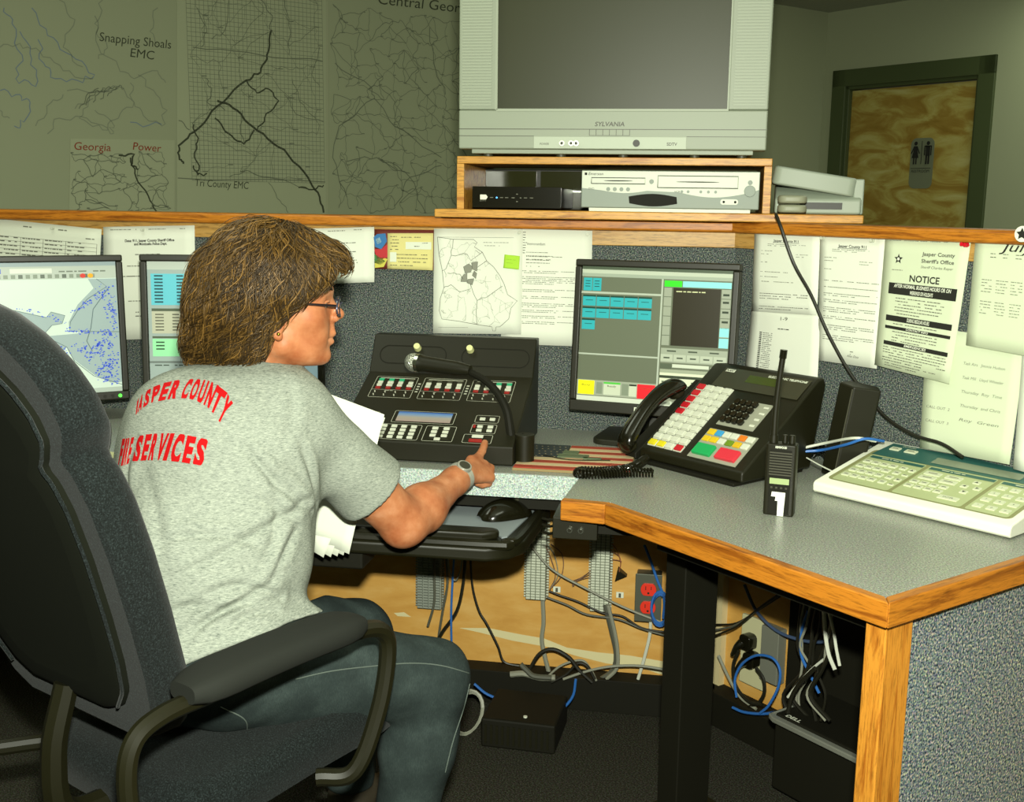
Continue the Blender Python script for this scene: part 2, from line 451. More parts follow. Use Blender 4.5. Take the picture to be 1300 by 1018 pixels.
# 2 grid map
t, W = map_sheet('tall gridded county map with Tri County EMC written under it', [(224, 279), (413, 279), (413, -40), (224, -60)], M_MAPSHEET, .006)
m = MB(); g0 = on_map(243, 226); g1 = on_map(411, 231)
xa, xb_ = g0[0], g1[0]; zb, zt = g0[1]-.01, 2.3
for i in range(34):
    x = xa+(xb_-xa)*i/33; m.quad(x, zb, x+.0016, zt, 0, 0, W)
for j in range(52):
    z = zb+(zt-zb)*j/51; m.quad(xa, z, xb_, z+.0016, 0, 0, W)
for pts, wd in (([(344, 38), (338, 70), (330, 92), (312, 102), (275, 135), (245, 168), (226, 185), (227, 200), (232, 208)], .008), ([(312, 102), (325, 118), (340, 113), (353, 128), (335, 150), (326, 165)], .006),
            ([(275, 128), (300, 140), (326, 166), (360, 190), (390, 225), (405, 250), (410, 270)], .009), ([(272, 150), (290, 170), (309, 183), (322, 165)], .007), ([(309, 183), (304, 160), (307, 140)], .004),
            ([(245, 158), (250, 180), (246, 195), (252, 215), (250, 222)], .006), ([(244, 60), (330, 70), (409, 78)], .004), ([(226, 153), (240, 165)], .004), ([(262, 100), (268, 115), (262, 130), (285, 140)], .004),
            ([(370, 100), (380, 130), (400, 150)], .003), ([(405, 60), (395, 95), (405, 110)], .003), ([(290, 225), (310, 216), (340, 225), (390, 240)], .003), ([(340, 232), (355, 255), (365, 270)], .003), ([(225, 226), (412, 231)], .004),
            ([(360, 120), (375, 145), (410, 155)], .003), ([(330, 0), (345, 20), (342, 38)], .004), ([(360, 0), (368, 40), (366, 70)], .003), ([(250, 10), (262, 40), (255, 60)], .003), ([(378, 238), (400, 240), (410, 235)], .006), ([(290, 0), (284, 40), (268, 50)], .003), ([(245, 210), (250, 222), (262, 220)], .006)):
    poly_px(m, W, pts, wd, 1 if wd > .0055 else 0, .006)
r = random.Random(9); webnet(m, W, (xa, xb_, zb, zt), 6, 10, r, .0016)
H_ = MB(); wall_text(H_, W, 'Tri County EMC', (247, 236), (315, 240), .03); build('heading', H_, MI, t, sm=0)
build('map_lines', m, MI, t, sm=0)
# 3 state power map
t, W = map_sheet('small road map headed in red Georgia Power, low on the left wall', [(87, 279), (221, 279), (221, 178), (89, 176)], M_MAPSHEET, .006)
m = MB(); a0 = on_map(90, 275); a1 = on_map(215, 192); r = random.Random(12)
webnet(m, W, (a0[0], a1[0], a0[1], a1[1]), 8, 7, r, .0024)
poly_px(m, W, [(165, 200), (172, 225), (190, 255), (203, 274)], .006, 1)
poly_px(m, W, [(150, 197), (170, 196), (166, 210), (175, 215)], .007, 1); poly_px(m, W, [(90, 240), (110, 225), (130, 215), (160, 225)], .003)
H_ = MB(); wall_text(H_, W, 'Georgia', (94, 190), (140, 192), .03, 2); wall_text(H_, W, 'Power', (168, 190), (204, 193), .03, 2); build('heading', H_, MI, t, sm=0)
build('map_lines', m, MI, t, sm=0)
# 4 central map
t, W = map_sheet('large road network map headed Central Georgia, left of the television', [(417, 279), (640, 282), (640, -40), (417, -60)], M_MAPSHEET2, .002)
m = MB(); a0 = on_map(421, 275); a1 = on_map(598, 25); r = random.Random(5)
webnet(m, W, (a0[0], a1[0], a0[1], a1[1]), 13, 17, r, .0022)
for pts in ([(425, 80), (470, 110), (475, 125), (500, 160), (560, 200)], [(475, 125), (430, 160), (422, 200), (440, 250)], [(480, 200), (520, 225), (560, 210)], [(520, 225), (540, 270)], [(520, 225), (500, 262)], [(545, 35), (550, 80), (565, 120)], [(440, 205), (478, 200), (520, 220)]):
    poly_px(m, W, pts, .004, 0, .01)
H_ = MB(); wall_text(H_, W, 'Central Georgia', (480, 5), (602, 18), .045); build('heading', H_, MI, t, sm=0)
build('map_lines', m, MI, t, sm=0)
# ------------------------------------------------------------------ partitions
def partition(label, loc, rz, x0, x1, ends):
    t = thing('partition', label, 'partition', loc, rz)
    build('fabric_panel', MB().bx(x0, x1, 0, .06, .70, 1.212), M_CLOTH, t)
    build('backing_board', MB().bx(x0, x1, 0, .06, .09, .70), M_PLY, t, label='cream painted board under the worktop')
    build('trim_strip', MB().bx(x0, x1, -.008, .068, 1.212, 1.250), M_OAKL, t, bev=.002)
    build('cap_rail', MB().bx(x0, x1, -.028, .088, 1.249, 1.276), M_OAK, t, bev=.007, seg=3)
    build('base_channel', MB().bx(x0, x1, -.06, .07, 0, .09), M_BLK2, t, bev=.002)
    return t
g = .027
p1 = partition('long speckled grey partition with oak cap behind the radio console and monitors', K, RB, -3.2, 0, None)
p2 = partition('speckled grey partition with oak cap behind the telephone and posted notices', K, RR, 0.0, 1.9, None)
build('batten', MB().bx(.002, .032, -.02, 0, .09, .70), mat('pale_board', '#cfc092', .6), p2)
build('dark_shade_panel', MB().bx(.25, .90, -.02, 0, .09, .70), M_BLK2, p2)  # black panel added; its colour also carries the shadow under the desk
# strip of torn paint and glue on the board under the desk
def smear(name, pts, parent, m):
    mb = MB(); mb.add([(x, -.0006, z) for x, z in pts], [tuple(range(len(pts)))]); return build(name, mb, m, parent, sm=0)
M_GLUE = mat('bare_patch', '#d9cf9f', .7)
def board_px(px, py): x, y, z = inB(on_plane(px, py, K, YB)); return (x, z)
smear('paint_scrape', [board_px(*q) for q in ((583, 797), (620, 797), (660, 805), (690, 810), (720, 822), (760, 828), (800, 832), (846, 840), (846, 858), (815, 848), (770, 842), (730, 832), (700, 822), (650, 813), (610, 803))], p1, M_GLUE)
smear('paint_scrape', [board_px(*q) for q in ((500, 778), (513, 777), (522, 783), (505, 782))], p1, M_GLUE)

# ------------------------------------------------------------------ worktop
ZT = .74
def w2(p): return (p.x, p.y)
Q1, Q2 = PB(-.317, -.50), PB(-.33, -.68)
out = [w2(p) for p in (PB(-3.1, -.002), PB(-.001, -.002), PR(.961, -.002), PR(.961, -.656), PR(.325, -.656), Q2, Q1, PB(-3.1, -.50))]
t = thing('worktop', 'long grey laminate worktop with oak front edge running under both partitions', 'desk', (0, 0, ZT), 0)
EB = .012
mb = MB(); mb.prism(out[::-1], -.040, 0.)
build('laminate_top', mb, M_LAM, t, bev=.001)
# light laminate lip along the rear run
mb = MB(); mb.bx(-3.1, -.317, -.505, -.4995, -.052, -.0005, M=Matrix.Translation(K) @ Matrix.Rotation(RB, 4, 'Z'))
build('front_lip', mb, M_LAMEDGE, t, label='pale speckled laminate front lip')
mb = MB(); mb.bx(-3.1, -.345, -.47, -.44, -.085, -.040, M=Matrix.Translation(K) @ Matrix.Rotation(RB, 4, 'Z'))
build('support_rail', mb, M_BLK2, t)
# oak edging: three mitred lengths
def edge_strip(a, b, na, nb, name='oak_edge'):
    """a->b along the edge, na/nb outward mitre vectors"""
    L = (b-a).length; rz = math.atan2((b-a).y, (b-a).x)
    inv = (Matrix.Translation((a.x, a.y, 0)) @ Matrix.Rotation(rz, 4, 'Z')).inverted()
    ps = [inv @ Vector((p.x, p.y, 0)) for p in (a, b, b+nb, a+na)]
    mb = MB(); mb.prism([(p.x, p.y) for p in ps][::-1], -.040, .0012)
    return build(name, mb, M_OAK, t, bev=.003, loc=(a.x, a.y, 0), rot=(0, 0, rz))
w_ = .022
C1w, C2w, C3w = PR(.325, -.656), PR(.961, -.656), PR(.961, 0.)
ax = (Q2-C1w).normalized()
n1 = Vector((ax.y, -ax.x, 0)) ; n1 = n1 if n1.dot(YR) < 0 else -n1
n2 = -YR; n3 = XR
def mit(u, v, w): b_ = (u+v).normalized(); return b_*(w/b_.dot(u))
edge_strip(Q2, C1w, n1*w_, mit(n1, n2, w_)); edge_strip(C1w, C2w, mit(n1, n2, w_), mit(n2, n3, w_)); edge_strip(C2w, C3w, mit(n2, n3, w_), n3*w_)
mb = MB(); mb.bx(.40, .93, -.60, -.56, -.085, -.040, M=Matrix.Translation(K) @ Matrix.Rotation(RR, 4, 'Z'))
mb.bx(-.27, -.02, -.66, -.62, -.075, -.040, M=Matrix.Translation(K) @ Matrix.Rotation(RB, 4, 'Z'))
build('support_rail', mb, M_BLK2, t)

# end panel with oak post
t = thing('end_panel', 'speckled blue-grey fabric panel with oak front post carrying the desk end', 'panel', PR(.935, -.62, 0), RR)
build('fabric_face', MB().bx(-.005, .022, .03, .62, .0, .698), M_CLOTH2, t)
build('corner_post', MB().bx(-.008, .03, -.034, .034, 0, .698), M_OAKZ, t, bev=.003)
# black steel upright
t = thing('support_column', 'black steel column standing under the desk between the two bays', 'column', PR(.300, -.40, 0), RR)
build('upright', MB().bx(-.030, .030, -.05, .048, 0.012, .698), M_BLK2, t, bev=.003)
build('floor_plate', MB().bx(-.04, .04, -.065, .065, 0, .012), M_BLK, t, bev=.002)
# ------------------------------------------------------------------ flat panel monitors
EM = {}
def em(c, s=.34):
    k = (c, s)
    if k not in EM: EM[k] = mat('screen_'+c.lstrip('#'), c, .35, spec=.3, emit=s)
    return EM[k]
M_BEZ = mat('monitor_bezel', '#1e1d10', .45)
def monitor(label, loc, rz, w, h, tilt, draw, brand=None, lip=.028, leds=0, base=True, zc=None, group=None):
    """loc = foot on the desk; screen centre at zc above the foot"""
    t = thing('flat_monitor', label, 'monitor', loc, rz, group)
    T = Matrix.Translation((0, 0, zc)) @ Matrix.Rotation(-tilt, 4, 'X')
    W, Hh = w/2, h/2; b = .017
    mb = MB(); mb.M = T
    mb.bx(-W, W, -.012, .03, -Hh, -Hh+lip); mb.bx(-W, W, -.012, .03, Hh-b, Hh)
    mb.bx(-W, -W+b, -.012, .03, -Hh+lip, Hh-b); mb.bx(W-b, W, -.012, .03, -Hh+lip, Hh-b)
    build('bezel', mb, M_BEZ, t, bev=.004)
    mb = MB(); mb.M = T; mb.bx(-W+.01, W-.01, .012, .034, -Hh+.01, Hh-.01)
    mb.bx(-W*.6, W*.6, .03, .06, -Hh*.6, Hh*.6); build('rear_shell', mb, M_BEZ, t, bev=.008)
    x0, x1, y0, y1 = -W+b, W-b, -Hh+lip, Hh-b
    S = T @ FLATY @ Matrix.Translation((x0, y0, .004)) @ Matrix.Diagonal((x1-x0, y1-y0, 1, 1))
    mb = MB(); cols = []
    def c(col, s=.34):
        m = em(col, s)
        if m not in cols: cols.append(m)
        return cols.index(m)
    draw(mb, S, c)
    build('screen', mb, cols, t, sm=0, label='lit screen showing coloured windows')
    if brand:
        mb = MB(); mb.text(brand, T @ wallM(-.018, -.0132, -Hh+lip*.32), 0, 0, None, .0105, al='C', bold=.03)
        build('maker_mark', mb, M_WHITE, t, sm=0)
    for k in range(leds):
        mb = MB(); mb.cyl((W-.025-k*.019, -.0125, -Hh+lip*.5), (W-.025-k*.019, -.0155, -Hh+lip*.5), .0045, seg=12, M=T)
        build('power_light' if k == 0 else 'menu_button', mb, mat('green_led', '#49e03a', .4, emit=2.) if k == 0 else M_BLK, t)
    mb = MB(); mb.tube([(0, .05, .015), (0, .075, zc*.5), (0, .05, zc)], [.028, .022], 10)
    build('stand_neck', mb, M_BEZ, t)
    if base:
        mb = MB(); mb.prism(rr_pts(0, .01, .25, .20, .03), 0, .014); build('stand_base', mb, M_BEZ, t, bev=.003)
    return t
def q_(m, S, x0, y0, x1, y1, mi, z): m.quad(x0, y0, x1, y1, z, mi, S)
def ui_dispatch(m, S, c):
    Z = .0004
    q = lambda x0, y0, x1, y1, col, k=1: q_(m, S, x0, 1-y1, x1, 1-y0, c(col), Z*k)
    q(0, 0, 1, 1, '#5c6350', 0); q(0, 0, 1, .022, '#4a5644'); q(0, .022, 1, .05, '#a9b29e'); q(0, .05, 1, .075, '#8f9a88')
    q(.54, .075, .552, .93, '#9fa897'); q(0, .185, .54, .2, '#9fa897'); q(0, .645, .54, .657, '#9fa897')
    for i in range(2): q(.012+i*.063, .085, .071+i*.063, .18, '#2d9aa0', 2); q(.025+i*.063, .105, .058+i*.063, .11, '#1c3f3c', 3); q(.025+i*.063, .125, .058+i*.063, .13, '#1c3f3c', 3); q(.025+i*.063, .145, .058+i*.063, .15, '#1c3f3c', 3)
    for j, n in enumerate((5, 5, 1)):
        for i in range(n):
            x = .012+i*.095; y = .212+j*.088
            q(x, y, x+.09, y+.08, '#2d9aa0', 2); q(x, y, x+.09, y+.012, '#173c30', 3); q(x+.02, y+.035, x+.07, y+.04, '#1c5a58', 3)
    q(.56, .085, .675, .128, '#30e020', 2); q(.68, .085, .995, .128, '#7fc6c6', 2)
    q(.56, .13, .61, .555, '#8a917f', 2); q(.935, .13, .995, .555, '#8a917f', 2)
    for k in range(6): q(.56, .13+k*.07, .61, .134+k*.07, '#4c5644', 3); q(.935, .13+k*.07, .995, .134+k*.07, '#4c5644', 3)
    q(.935, .41, .995, .475, '#7fc6c6', 3); q(.935, .485, .995, .555, '#7fc6c6', 3)
    q(.62, .135, .93, .555, '#24200e', 2)
    r = random.Random(1)
    m.dashes(S @ Matrix.Diagonal((1, 1, 1, 1)), .64, 1-.165, .2, 1, .02, .008, r, c('#b7bb8f'), Z*3)
    for k, (a, b) in enumerate(((.146, .17), (.2, .22), (.27, .285), (.34, .36))): q(.945, a+.02, .985, a+.035, '#23301f', 4)
    q(.56, .575, .995, .68, '#8d9582', 2)
    for k in range(5): q(.56+k*.087, .62, .56+k*.087+.08, .67, '#a2aa96', 3); q(.58+k*.087, .64, .62+k*.087, .65, '#3a4434', 4)
    for k in range(3): q(.6+k*.14, .59, .66+k*.14, .6, '#3a4434', 4)
    q(.56, .69, .635, .725, '#4c5644', 2); q(.64, .69, .88, .715, '#b9c0ac', 2); q(.89, .7, .98, .77, '#8d9582', 2); q(.92, .725, .95, .735, '#3a4434', 3)
    q(.56, .73, .9, .97, '#c2c9ac', 2); q(.56, .73, .9, .755, '#8e967f', 3); q(.56, .775, .9, .795, '#2e3828', 3)
    for k in range(5):
        m.dashes(S, .575, 1-.825-k*.03, .12, 1, .02, .009, r, c('#4c5644'), Z*4); m.dashes(S, .73, 1-.825-k*.03, .11, 1, .02, .009, r, c('#4c5644'), Z*4)
    q(0, .845, .54, .96, '#8d9582', 2)
    q(.008, .85, .12, .955, '#e6e018', 3); q(.135, .86, .175, .945, '#75806c', 3); q(.185, .86, .3, .95, '#b4bca4', 3); q(.185, .855, .3, .868, '#49b03a', 4)
    q(.31, .86, .355, .945, '#75806c', 3); q(.36, .86, .41, .95, '#b4bca4', 3); q(.36, .86, .41, .872, '#20281a', 4); q(.415, .855, .535, .96, '#f01e28', 3)
    for x, s in ((.064, 'Busy'), (.242, 'Ready'), (.475, 'Release')):
        m.text(s, S @ Matrix.Translation((x, 1-.89, Z*5)), 0, 0, .06, .014, c('#3a3a20'), al='C')
    q(0, .965, 1, 1, '#b9c0ae', 2)
    for k in range(3): q(.56+k*.09, .87+.1, .64+k*.09, .99, '#8d9582', 3)
def ui_map(m, S, c):
    Z = .0004
    q = lambda x0, y0, x1, y1, col, k=1: q_(m, S, x0, 1-y1, x1, 1-y0, c(col), Z*k)
    q(0, 0, 1, 1, '#c3d3c4', 0); q(0, 0, 1, .03, '#8fa0a0'); q(0, .03, 1, .125, '#a9b3a6'); q(0, .965, 1, 1, '#a5b2a6')
    q(.0, .045, .33, .08, '#4a63c0', 2); q(.38, .045, .62, .08, '#c9cfc0', 2)
    r = random.Random(3)
    m.dashes(S, .66, 1-.075, .3, 1, .02, .01, r, c('#6a7466'), Z*2)
    for k in range(14): q(.3+k*.042, .09, .325+k*.042, .118, '#7d8878' if k % 3 else '#5a6458', 2)
    m.disc(.80, 1-.104, .017, Z*3, c('#c83a30'), S); m.disc(.845, 1-.104, .017, Z*3, c('#e0a020'), S)
    grey = c('#94a6a4'); blue = c('#2f4fc4'); line = c('#56686a')
    def P(pts, mi, k=2): m.poly([(x, 1-y) for x, y in pts], Z*k, mi, S)
    P([(.36, .34), (.57, .41), (.60, .37), (.68, .40), (.66, .46), (.60, .47), (.50, .60), (.26, .47)], grey)
    P([(1., .13), (.83, .13), (.86, .2), (.76, .32), (.70, .45), (.70, .52), (.80, .52), (1., .53)], grey)
    P([(.57, .55), (.75, .54), (.8, .52), (1, .53), (1, .93), (.93, .93), (.83, .86), (.72, .74), (.68, .64), (.66, .66)], grey)
    def L(pts, w=.004, mi=None): m.ribbon([(x, 1-y) for x, y in pts], w, Z*3, line if mi is None else mi, S)
    L([(.36, .34), (.57, .41), (.60, .37), (.68, .40), (.66, .46), (.60, .47), (.50, .60), (.26, .47), (.36, .34)])
    L([(.88, .13), (.94, .19), (.82, .28), (.76, .36), (.71, .45), (.70, .52), (1., .54)]); L([(.57, .56), (.68, .64), (.72, .75), (.83, .87), (1, .95)])
    L([(.95, .2), (.85, .36), (.83, .5), (.8, .6), (.83, .68)], .005); L([(0, .2), (.2, .25), (.36, .33)], .003)
    for a, b, n, sp in (((.95, .2), (.72, .38), 46, .012), ((.93, .2), (1., .55), 60, .02), ((.68, .52), (1., .55), 60, .012), ((.4, .34), (.68, .45), 26, .012),
                        ((.72, .62), (.93, .78), 60, .02), ((.84, .66), (.95, .56), 50, .014), ((.86, .86), (1., .72), 70, .03), ((.88, .84), (1., .92), 90, .04), ((.9, .22), (.99, .42), 40, .03),
                        ((.5, .6), (.68, .68), 36, .015), ((.8, .74), (.96, .62), 40, .014)):
        for k in range(n):
            t_ = r.random(); x = a[0]+(b[0]-a[0])*t_+r.gauss(0, sp); y = a[1]+(b[1]-a[1])*t_+r.gauss(0, sp)
            if 0 < x < .985 and .13 < y < .95:
                s_ = r.uniform(.004, .009); m.quad(x, 1-y, x+s_*1.3, 1-y+s_, Z*4, blue, S)
    q(.48, .595, .52, .61, '#20d030', 5)
def ui_list(m, S, c):
    Z = .0004
    q = lambda x0, y0, x1, y1, col, k=1: q_(m, S, x0, 1-y1, x1, 1-y0, c(col), Z*k)
    q(0, 0, 1, 1, '#8f9e98', 0); q(0, 0, 1, .06, '#a9b3a6'); q(0.02, .09, .42, .32, '#5bb0bc', 2); q(.02, .35, .42, .53, '#a9ab94', 2)
    q(.02, .345, .42, .365, '#4c5644', 3); q(.02, .55, .42, .565, '#4c5644', 3); q(.02, .57, .6, .70, '#8bd09a', 2); q(.42, .07, .52, .095, '#40d838', 3); q(.43, .1, 1, .54, '#bccab0', 1); q(0, .735, 1, .75, '#66706a', 2)
    r = random.Random(8)
    for j in range(9):
        for x, w in ((.04, .05), (.17, .04), (.28, .08)): q(x, .10+j*.024, x+w, .111+j*.024, '#23464c', 3)
    for j in range(6):
        for x, w in ((.04, .05), (.14, .04), (.2, .18)): q(x, .385+j*.023, x+w, .393+j*.023, '#4c4e40', 3)
    for j in range(3):
        for x, w in ((.04, .05), (.19, .04), (.3, .08)): q(x, .59+j*.025, x+w, .60+j*.025, '#2c4a30', 3)
    m.dashes(S, .03, 1-.77, .4, 1, .02, .008, r, c('#39443a'), Z*3)
    q(.6, .72, 1, .97, '#a3c3cc', 2)
def mon_at(px, py, yb, z): return on_plane(px, py, K+YB*yb, YB)
c_ = mon_at(829, 430, -.10, 0)
monitor('black flat monitor with teal tiles and red and yellow buttons, between radio console and telephone', (c_.x, c_.y, ZT), rad(-20), .402, .374, rad(5), ui_dispatch, 'DELL', zc=c_.z-ZT-.001)
c_ = mon_at(44, 420, -.25, 0)
monitor('black flat monitor showing a blue-dotted street map behind the office chair', (c_.x, c_.y, ZT), rad(30), .44, .375, rad(3), ui_map, zc=c_.z-ZT, leds=4, lip=.022)
c_ = mon_at(297, 421, -.22, 0)
monitor('black flat monitor showing blue and green list windows, half hidden by the seated person', (c_.x, c_.y, ZT), rad(6), .44, .375, rad(3), ui_list, zc=c_.z-ZT)
# ------------------------------------------------------------------ radio dispatch console
CX0, CX1 = -.88, -.47
t = thing('radio_console', 'large black radio dispatch console with rows of lit keys on the rear desk', 'radio console', PB((CX0+CX1)/2, -.28, ZT), RB)
hx = (CX1-CX0)/2
prof = [(-.17, .004), (-.17, .046), (.11, .158), (.163, .245), (.20, .245), (.20, .004)]
build('housing', MB().side(prof, -hx, hx), M_BLK, t, bev=.003)
sl = math.atan2(.112, .28); LS = math.hypot(.28, .112)
S = Matrix.Translation((-hx, -.17, .046)) @ Matrix.Rotation(sl, 4, 'X')      # key deck: x right, y up the slope
FW = 2*hx
m_line = mat('panel_white_line', '#b9bba8', .6); m_key = mat('key_white', '#cfd2c0', .5); m_kg = mat('key_green', '#1f9a68', .4, emit=.25)
m_kr = mat('key_red', '#8e1c18', .4, emit=.15)
ln = MB()
def outline(x0, y0, x1, y1, w=.0011, r=.004):
    o = rr_pts((x0+x1)/2, (y0+y1)/2, x1-x0, y1-y0, r, 3); i_ = rr_pts((x0+x1)/2, (y0+y1)/2, x1-x0-2*w, y1-y0-2*w, max(r-w, .001), 3); n = len(o)
    ln.add([(x, y, .0005) for x, y in o+i_], [(k, (k+1) % n, n+(k+1) % n, n+k) for k in range(n)], 0, S)
def key(x, y, w, h, m, z=.0035, name='key'):
    mb = MB(); mb.box((x, y, z/2), (w, h, z), 0, S); build(name, mb, m, t, bev=.0008, seg=1)
r = random.Random(2)
BX = [(.028, .132), (.148, .252), (.268, .372)]
YT = LS-.022
for bi, (x0, x1) in enumerate(BX):
    outline(x0, YT-.097, x1, YT); ln.quad(x0, YT-.062, x1, YT-.061, .0005, 0, S); ln.quad(x0+.01, YT-.009, x1-.008, YT-.006, .0005, 0, S)
    for c in range(4):
        x = x0+.015+c*.0252
        for rr_ in range(4):
            y = YT-.017-rr_*.0125
            mm = m_kg if rr_ == 0 and not (bi == 1) and (bi*4+c) not in (3, 8) else (m_kr if rr_ == 3 else m_key)
            if rr_ == 0 and mm is m_key: mm = M_DKGREY
            key(x, y, .015 if (rr_ in (1, 2) and r.random() < .4) else .0125, .0085, mm, name='key')
        for rr_ in range(2):
            mb = MB(); mb.cyl((x-.003, YT-.073-rr_*.014, 0), (x-.003, YT-.073-rr_*.014, .004), .0016, seg=8, M=S); build('indicator', mb, m_line, t)
for x in (.140, .260):
    for j in range(4): key(x, YT-.03-j*.012, .007, .005, m_line, .001, 'indicator')
# display
outline(.112, .078, .258, .128); mb = MB(); mb.quad(.122, .083, .250, .123, .0012, 0, S)
scr = mat('console_display', '#6e8298', .2)
def _lcd():
    nt, lk, b = nodes(scr); tc = nt.new('ShaderNodeTexCoord'); sp = nt.new('ShaderNodeSeparateXYZ'); lk.new(tc.outputs['Generated'], sp.inputs[0])
    rp = ramp(nt, [(0., '#8d7d74'), (.45, '#8a8578'), (.75, '#5f7d9c'), (1., '#2f5796')]); lk.new(sp.outputs['Y'], rp.inputs['Fac'])
    lk.new(rp.outputs['Color'], b.inputs['Base Color']); lk.new(rp.outputs['Color'], b.inputs['Emission Color']); b.inputs['Emission Strength'].default_value = .45
_lcd()
build('display', mb, scr, t, sm=0, label='backlit blue display')
outline(.028, .086, .078, .118); key(.045, .1, .014, .009, m_key)
outline(.088, .008, .19, .070)
for c in range(4):
    for rr_ in range(4): key(.103+c*.023, .060-rr_*.0145, .0135, .0085, m_key)
outline(.2, .008, .27, .070)
for c in range(2):
    for rr_ in range(3): key(.222+c*.026, .059-rr_*.0145, .014, .0085, m_key)
key(.235, .016, .014, .008, m_key)
outline(.305, .092, .36, .123); key(.322, .106, .013, .009, m_key); key(.345, .106, .013, .009, m_key)
outline(.303, .048, .36, .086)
for c in range(2):
    for rr_ in range(2): key(.322+c*.024, .074-rr_*.015, .013, .0085, m_key)
key(.309, .074, .006, .009, m_kr)
outline(.292, .008, .358, .043); key(.324, .034, .026, .009, m_key); key(.322, .017, .03, .010, m_kr)
# small words over the groups
for bi, (x0, x1) in enumerate(BX): ln.dashes(S, x0+.035, YT-.0665, .02, 1, .01, .002, r, 0, .0005)
build('panel_printing', ln, m_line, t, sm=0)
# front face screws, recessed ovals and volume knobs on the upper face
fa = math.atan2(.087, .053); LF = math.hypot(.053, .087)
S2 = Matrix.Translation((-hx, .11, .158)) @ Matrix.Rotation(fa, 4, 'X')
mb = MB()
for cx in (.105, .312):
    o = rr_pts(cx, .048, .17, .05, .024, 6); i_ = rr_pts(cx, .048, .165, .045, .0215, 6); n = len(o)
    mb.add([(x, y, .0008) for x, y in o+i_], [(k, (k+1) % n, n+(k+1) % n, n+k) for k in range(n)], 0, S2)
build('speaker_recess', mb, M_BLK2, t, sm=0)
for cx in (.115, .248):
    mb = MB(); mb.cyl((cx, .066, 0), (cx, .066, .016), .0095, .008, 16, 0, S2); build('volume_knob', mb, mat('cream_knob', '#d6d79a', .35), t, bev=.001)
# gooseneck microphone, a thing mounted at the right end
g = thing('gooseneck_microphone', 'black gooseneck microphone with silver grille reaching over the radio console', 'microphone', PB(-.452, -.405, ZT), RB)
mb = MB(); mb.cyl((0, 0, 0), (0, 0, .068), .022, .022, 24); build('base', mb, M_BLK, g, bev=.002)
gl = Matrix.Translation(PB(-.452, -.405, ZT)) @ Matrix.Rotation(RB, 4, 'Z'); gi = gl.inverted()
def GP(px, py, y): return gi @ on_plane(px, py, K+YB*y, YB)
pts = [Vector((0, 0, .06)), GP(651, 560, -.402), GP(643, 520, -.385), GP(625, 491, -.355), GP(600, 474, -.32), GP(570, 463, -.30)]
mb = MB(); mb.tube(pts, [.0105, .009, .008], 10, n=10); build('gooseneck', mb, M_BLK2, g)
a, b_ = GP(596, 470, -.318), GP(533, 461, -.29)
d_ = (b_-a).normalized()
mb = MB(); mb.tube([a-d_*.002, a+d_*.03, b_-d_*.012, b_], [.012, .017, .019, .022], 18, smooth=False); build('handle', mb, M_BLK, g)
mb = MB(); mb.tube([b_-d_*.001, b_+d_*.008], [.0225, .0225], 18, smooth=False); build('collar', mb, M_STEEL, g)
mb = MB(); e = b_+d_*.016; mb.ball(tuple(e), .022, nu=20, nv=14)
m_gr = mat('mic_grille', '#b9bcae', .35, metal=.7)
nt, lk, bb = nodes(m_gr); vv = nt.new('ShaderNodeTexVoronoi'); vv.inputs['Scale'].default_value = 260; tcx = nt.new('ShaderNodeTexCoord'); lk.new(tcx.outputs['Object'], vv.inputs['Vector']); bump(m_gr, vv.outputs['Distance'], .9, .003)
build('grille', mb, m_gr, g)

# ------------------------------------------------------------------ telephone
th = rad(-51); t = thing('desk_telephone', 'large black desk telephone with white, red and yellow keys on the right desk', 'telephone', (.29, 2.503, ZT), th)
PW, PD = .299, .25
ang = math.atan2(.180, PD); LP = math.hypot(.180, PD)
prof = [(0, .008), (0, .030), (PD*.97, .205), (PD+.012, .208), (PD+.02, .19), (PD-.02, .01)]
build('housing', MB().side(prof, 0, PW), M_BLK, t, bev=.006, seg=3)
build('foot_plate', MB().bx(.02, PW-.012, -.012, PD-.03, 0, .008), M_BLK2, t, bev=.002)
S = Matrix.Translation((0, 0, .0305)) @ Matrix.Rotation(math.atan2(.175, PD*.97), 4, 'X'); LP = math.hypot(.175, PD*.97)
mb = MB(); mb.quad(.045, LP-.072, PW-.012, LP-.008, .001, 0, S); build('display_panel', mb, mat('phone_panel', '#3a3a2c', .3), t, sm=0)
mb = MB(); mb.quad(.125, LP-.046, .215, LP-.022, .0016, 0, S); build('display', mb, mat('phone_lcd', '#3f4a1c', .25), t, sm=0)
mb = MB(); mb.quad(.052, LP-.022, .078, LP-.013, .0018, 0, S); build('name_badge', mb, M_WHITE, t, sm=0)
mb = MB(); mb.text('PLANT', S, .054, LP-.0205, .022, .006, 0, z=.0022, bold=.03); build('badge_text', mb, M_INK, t, sm=0)
mb = MB(); mb.text('ELECTRONIC TELEPHONE', S, .175, LP-.020, .105, .006, z=.0018, bold=.03); build('printing', mb, M_WHITE, t, sm=0)
kw, kh = .0205, .0165
m_kw = mat('phone_key', '#d3d6c4', .45); m_kred = mat('phone_key_red', '#c01a26', .4); m_ky = mat('phone_key_yellow', '#e2d21c', .45)
def pkey(x, y, w, h, m, z=.006, name='key', lab=True):
    mb = MB(); mb.box((x, y, z/2), (w, h, z), 0, S); build(name, mb, m, t, bev=.0016, seg=2)
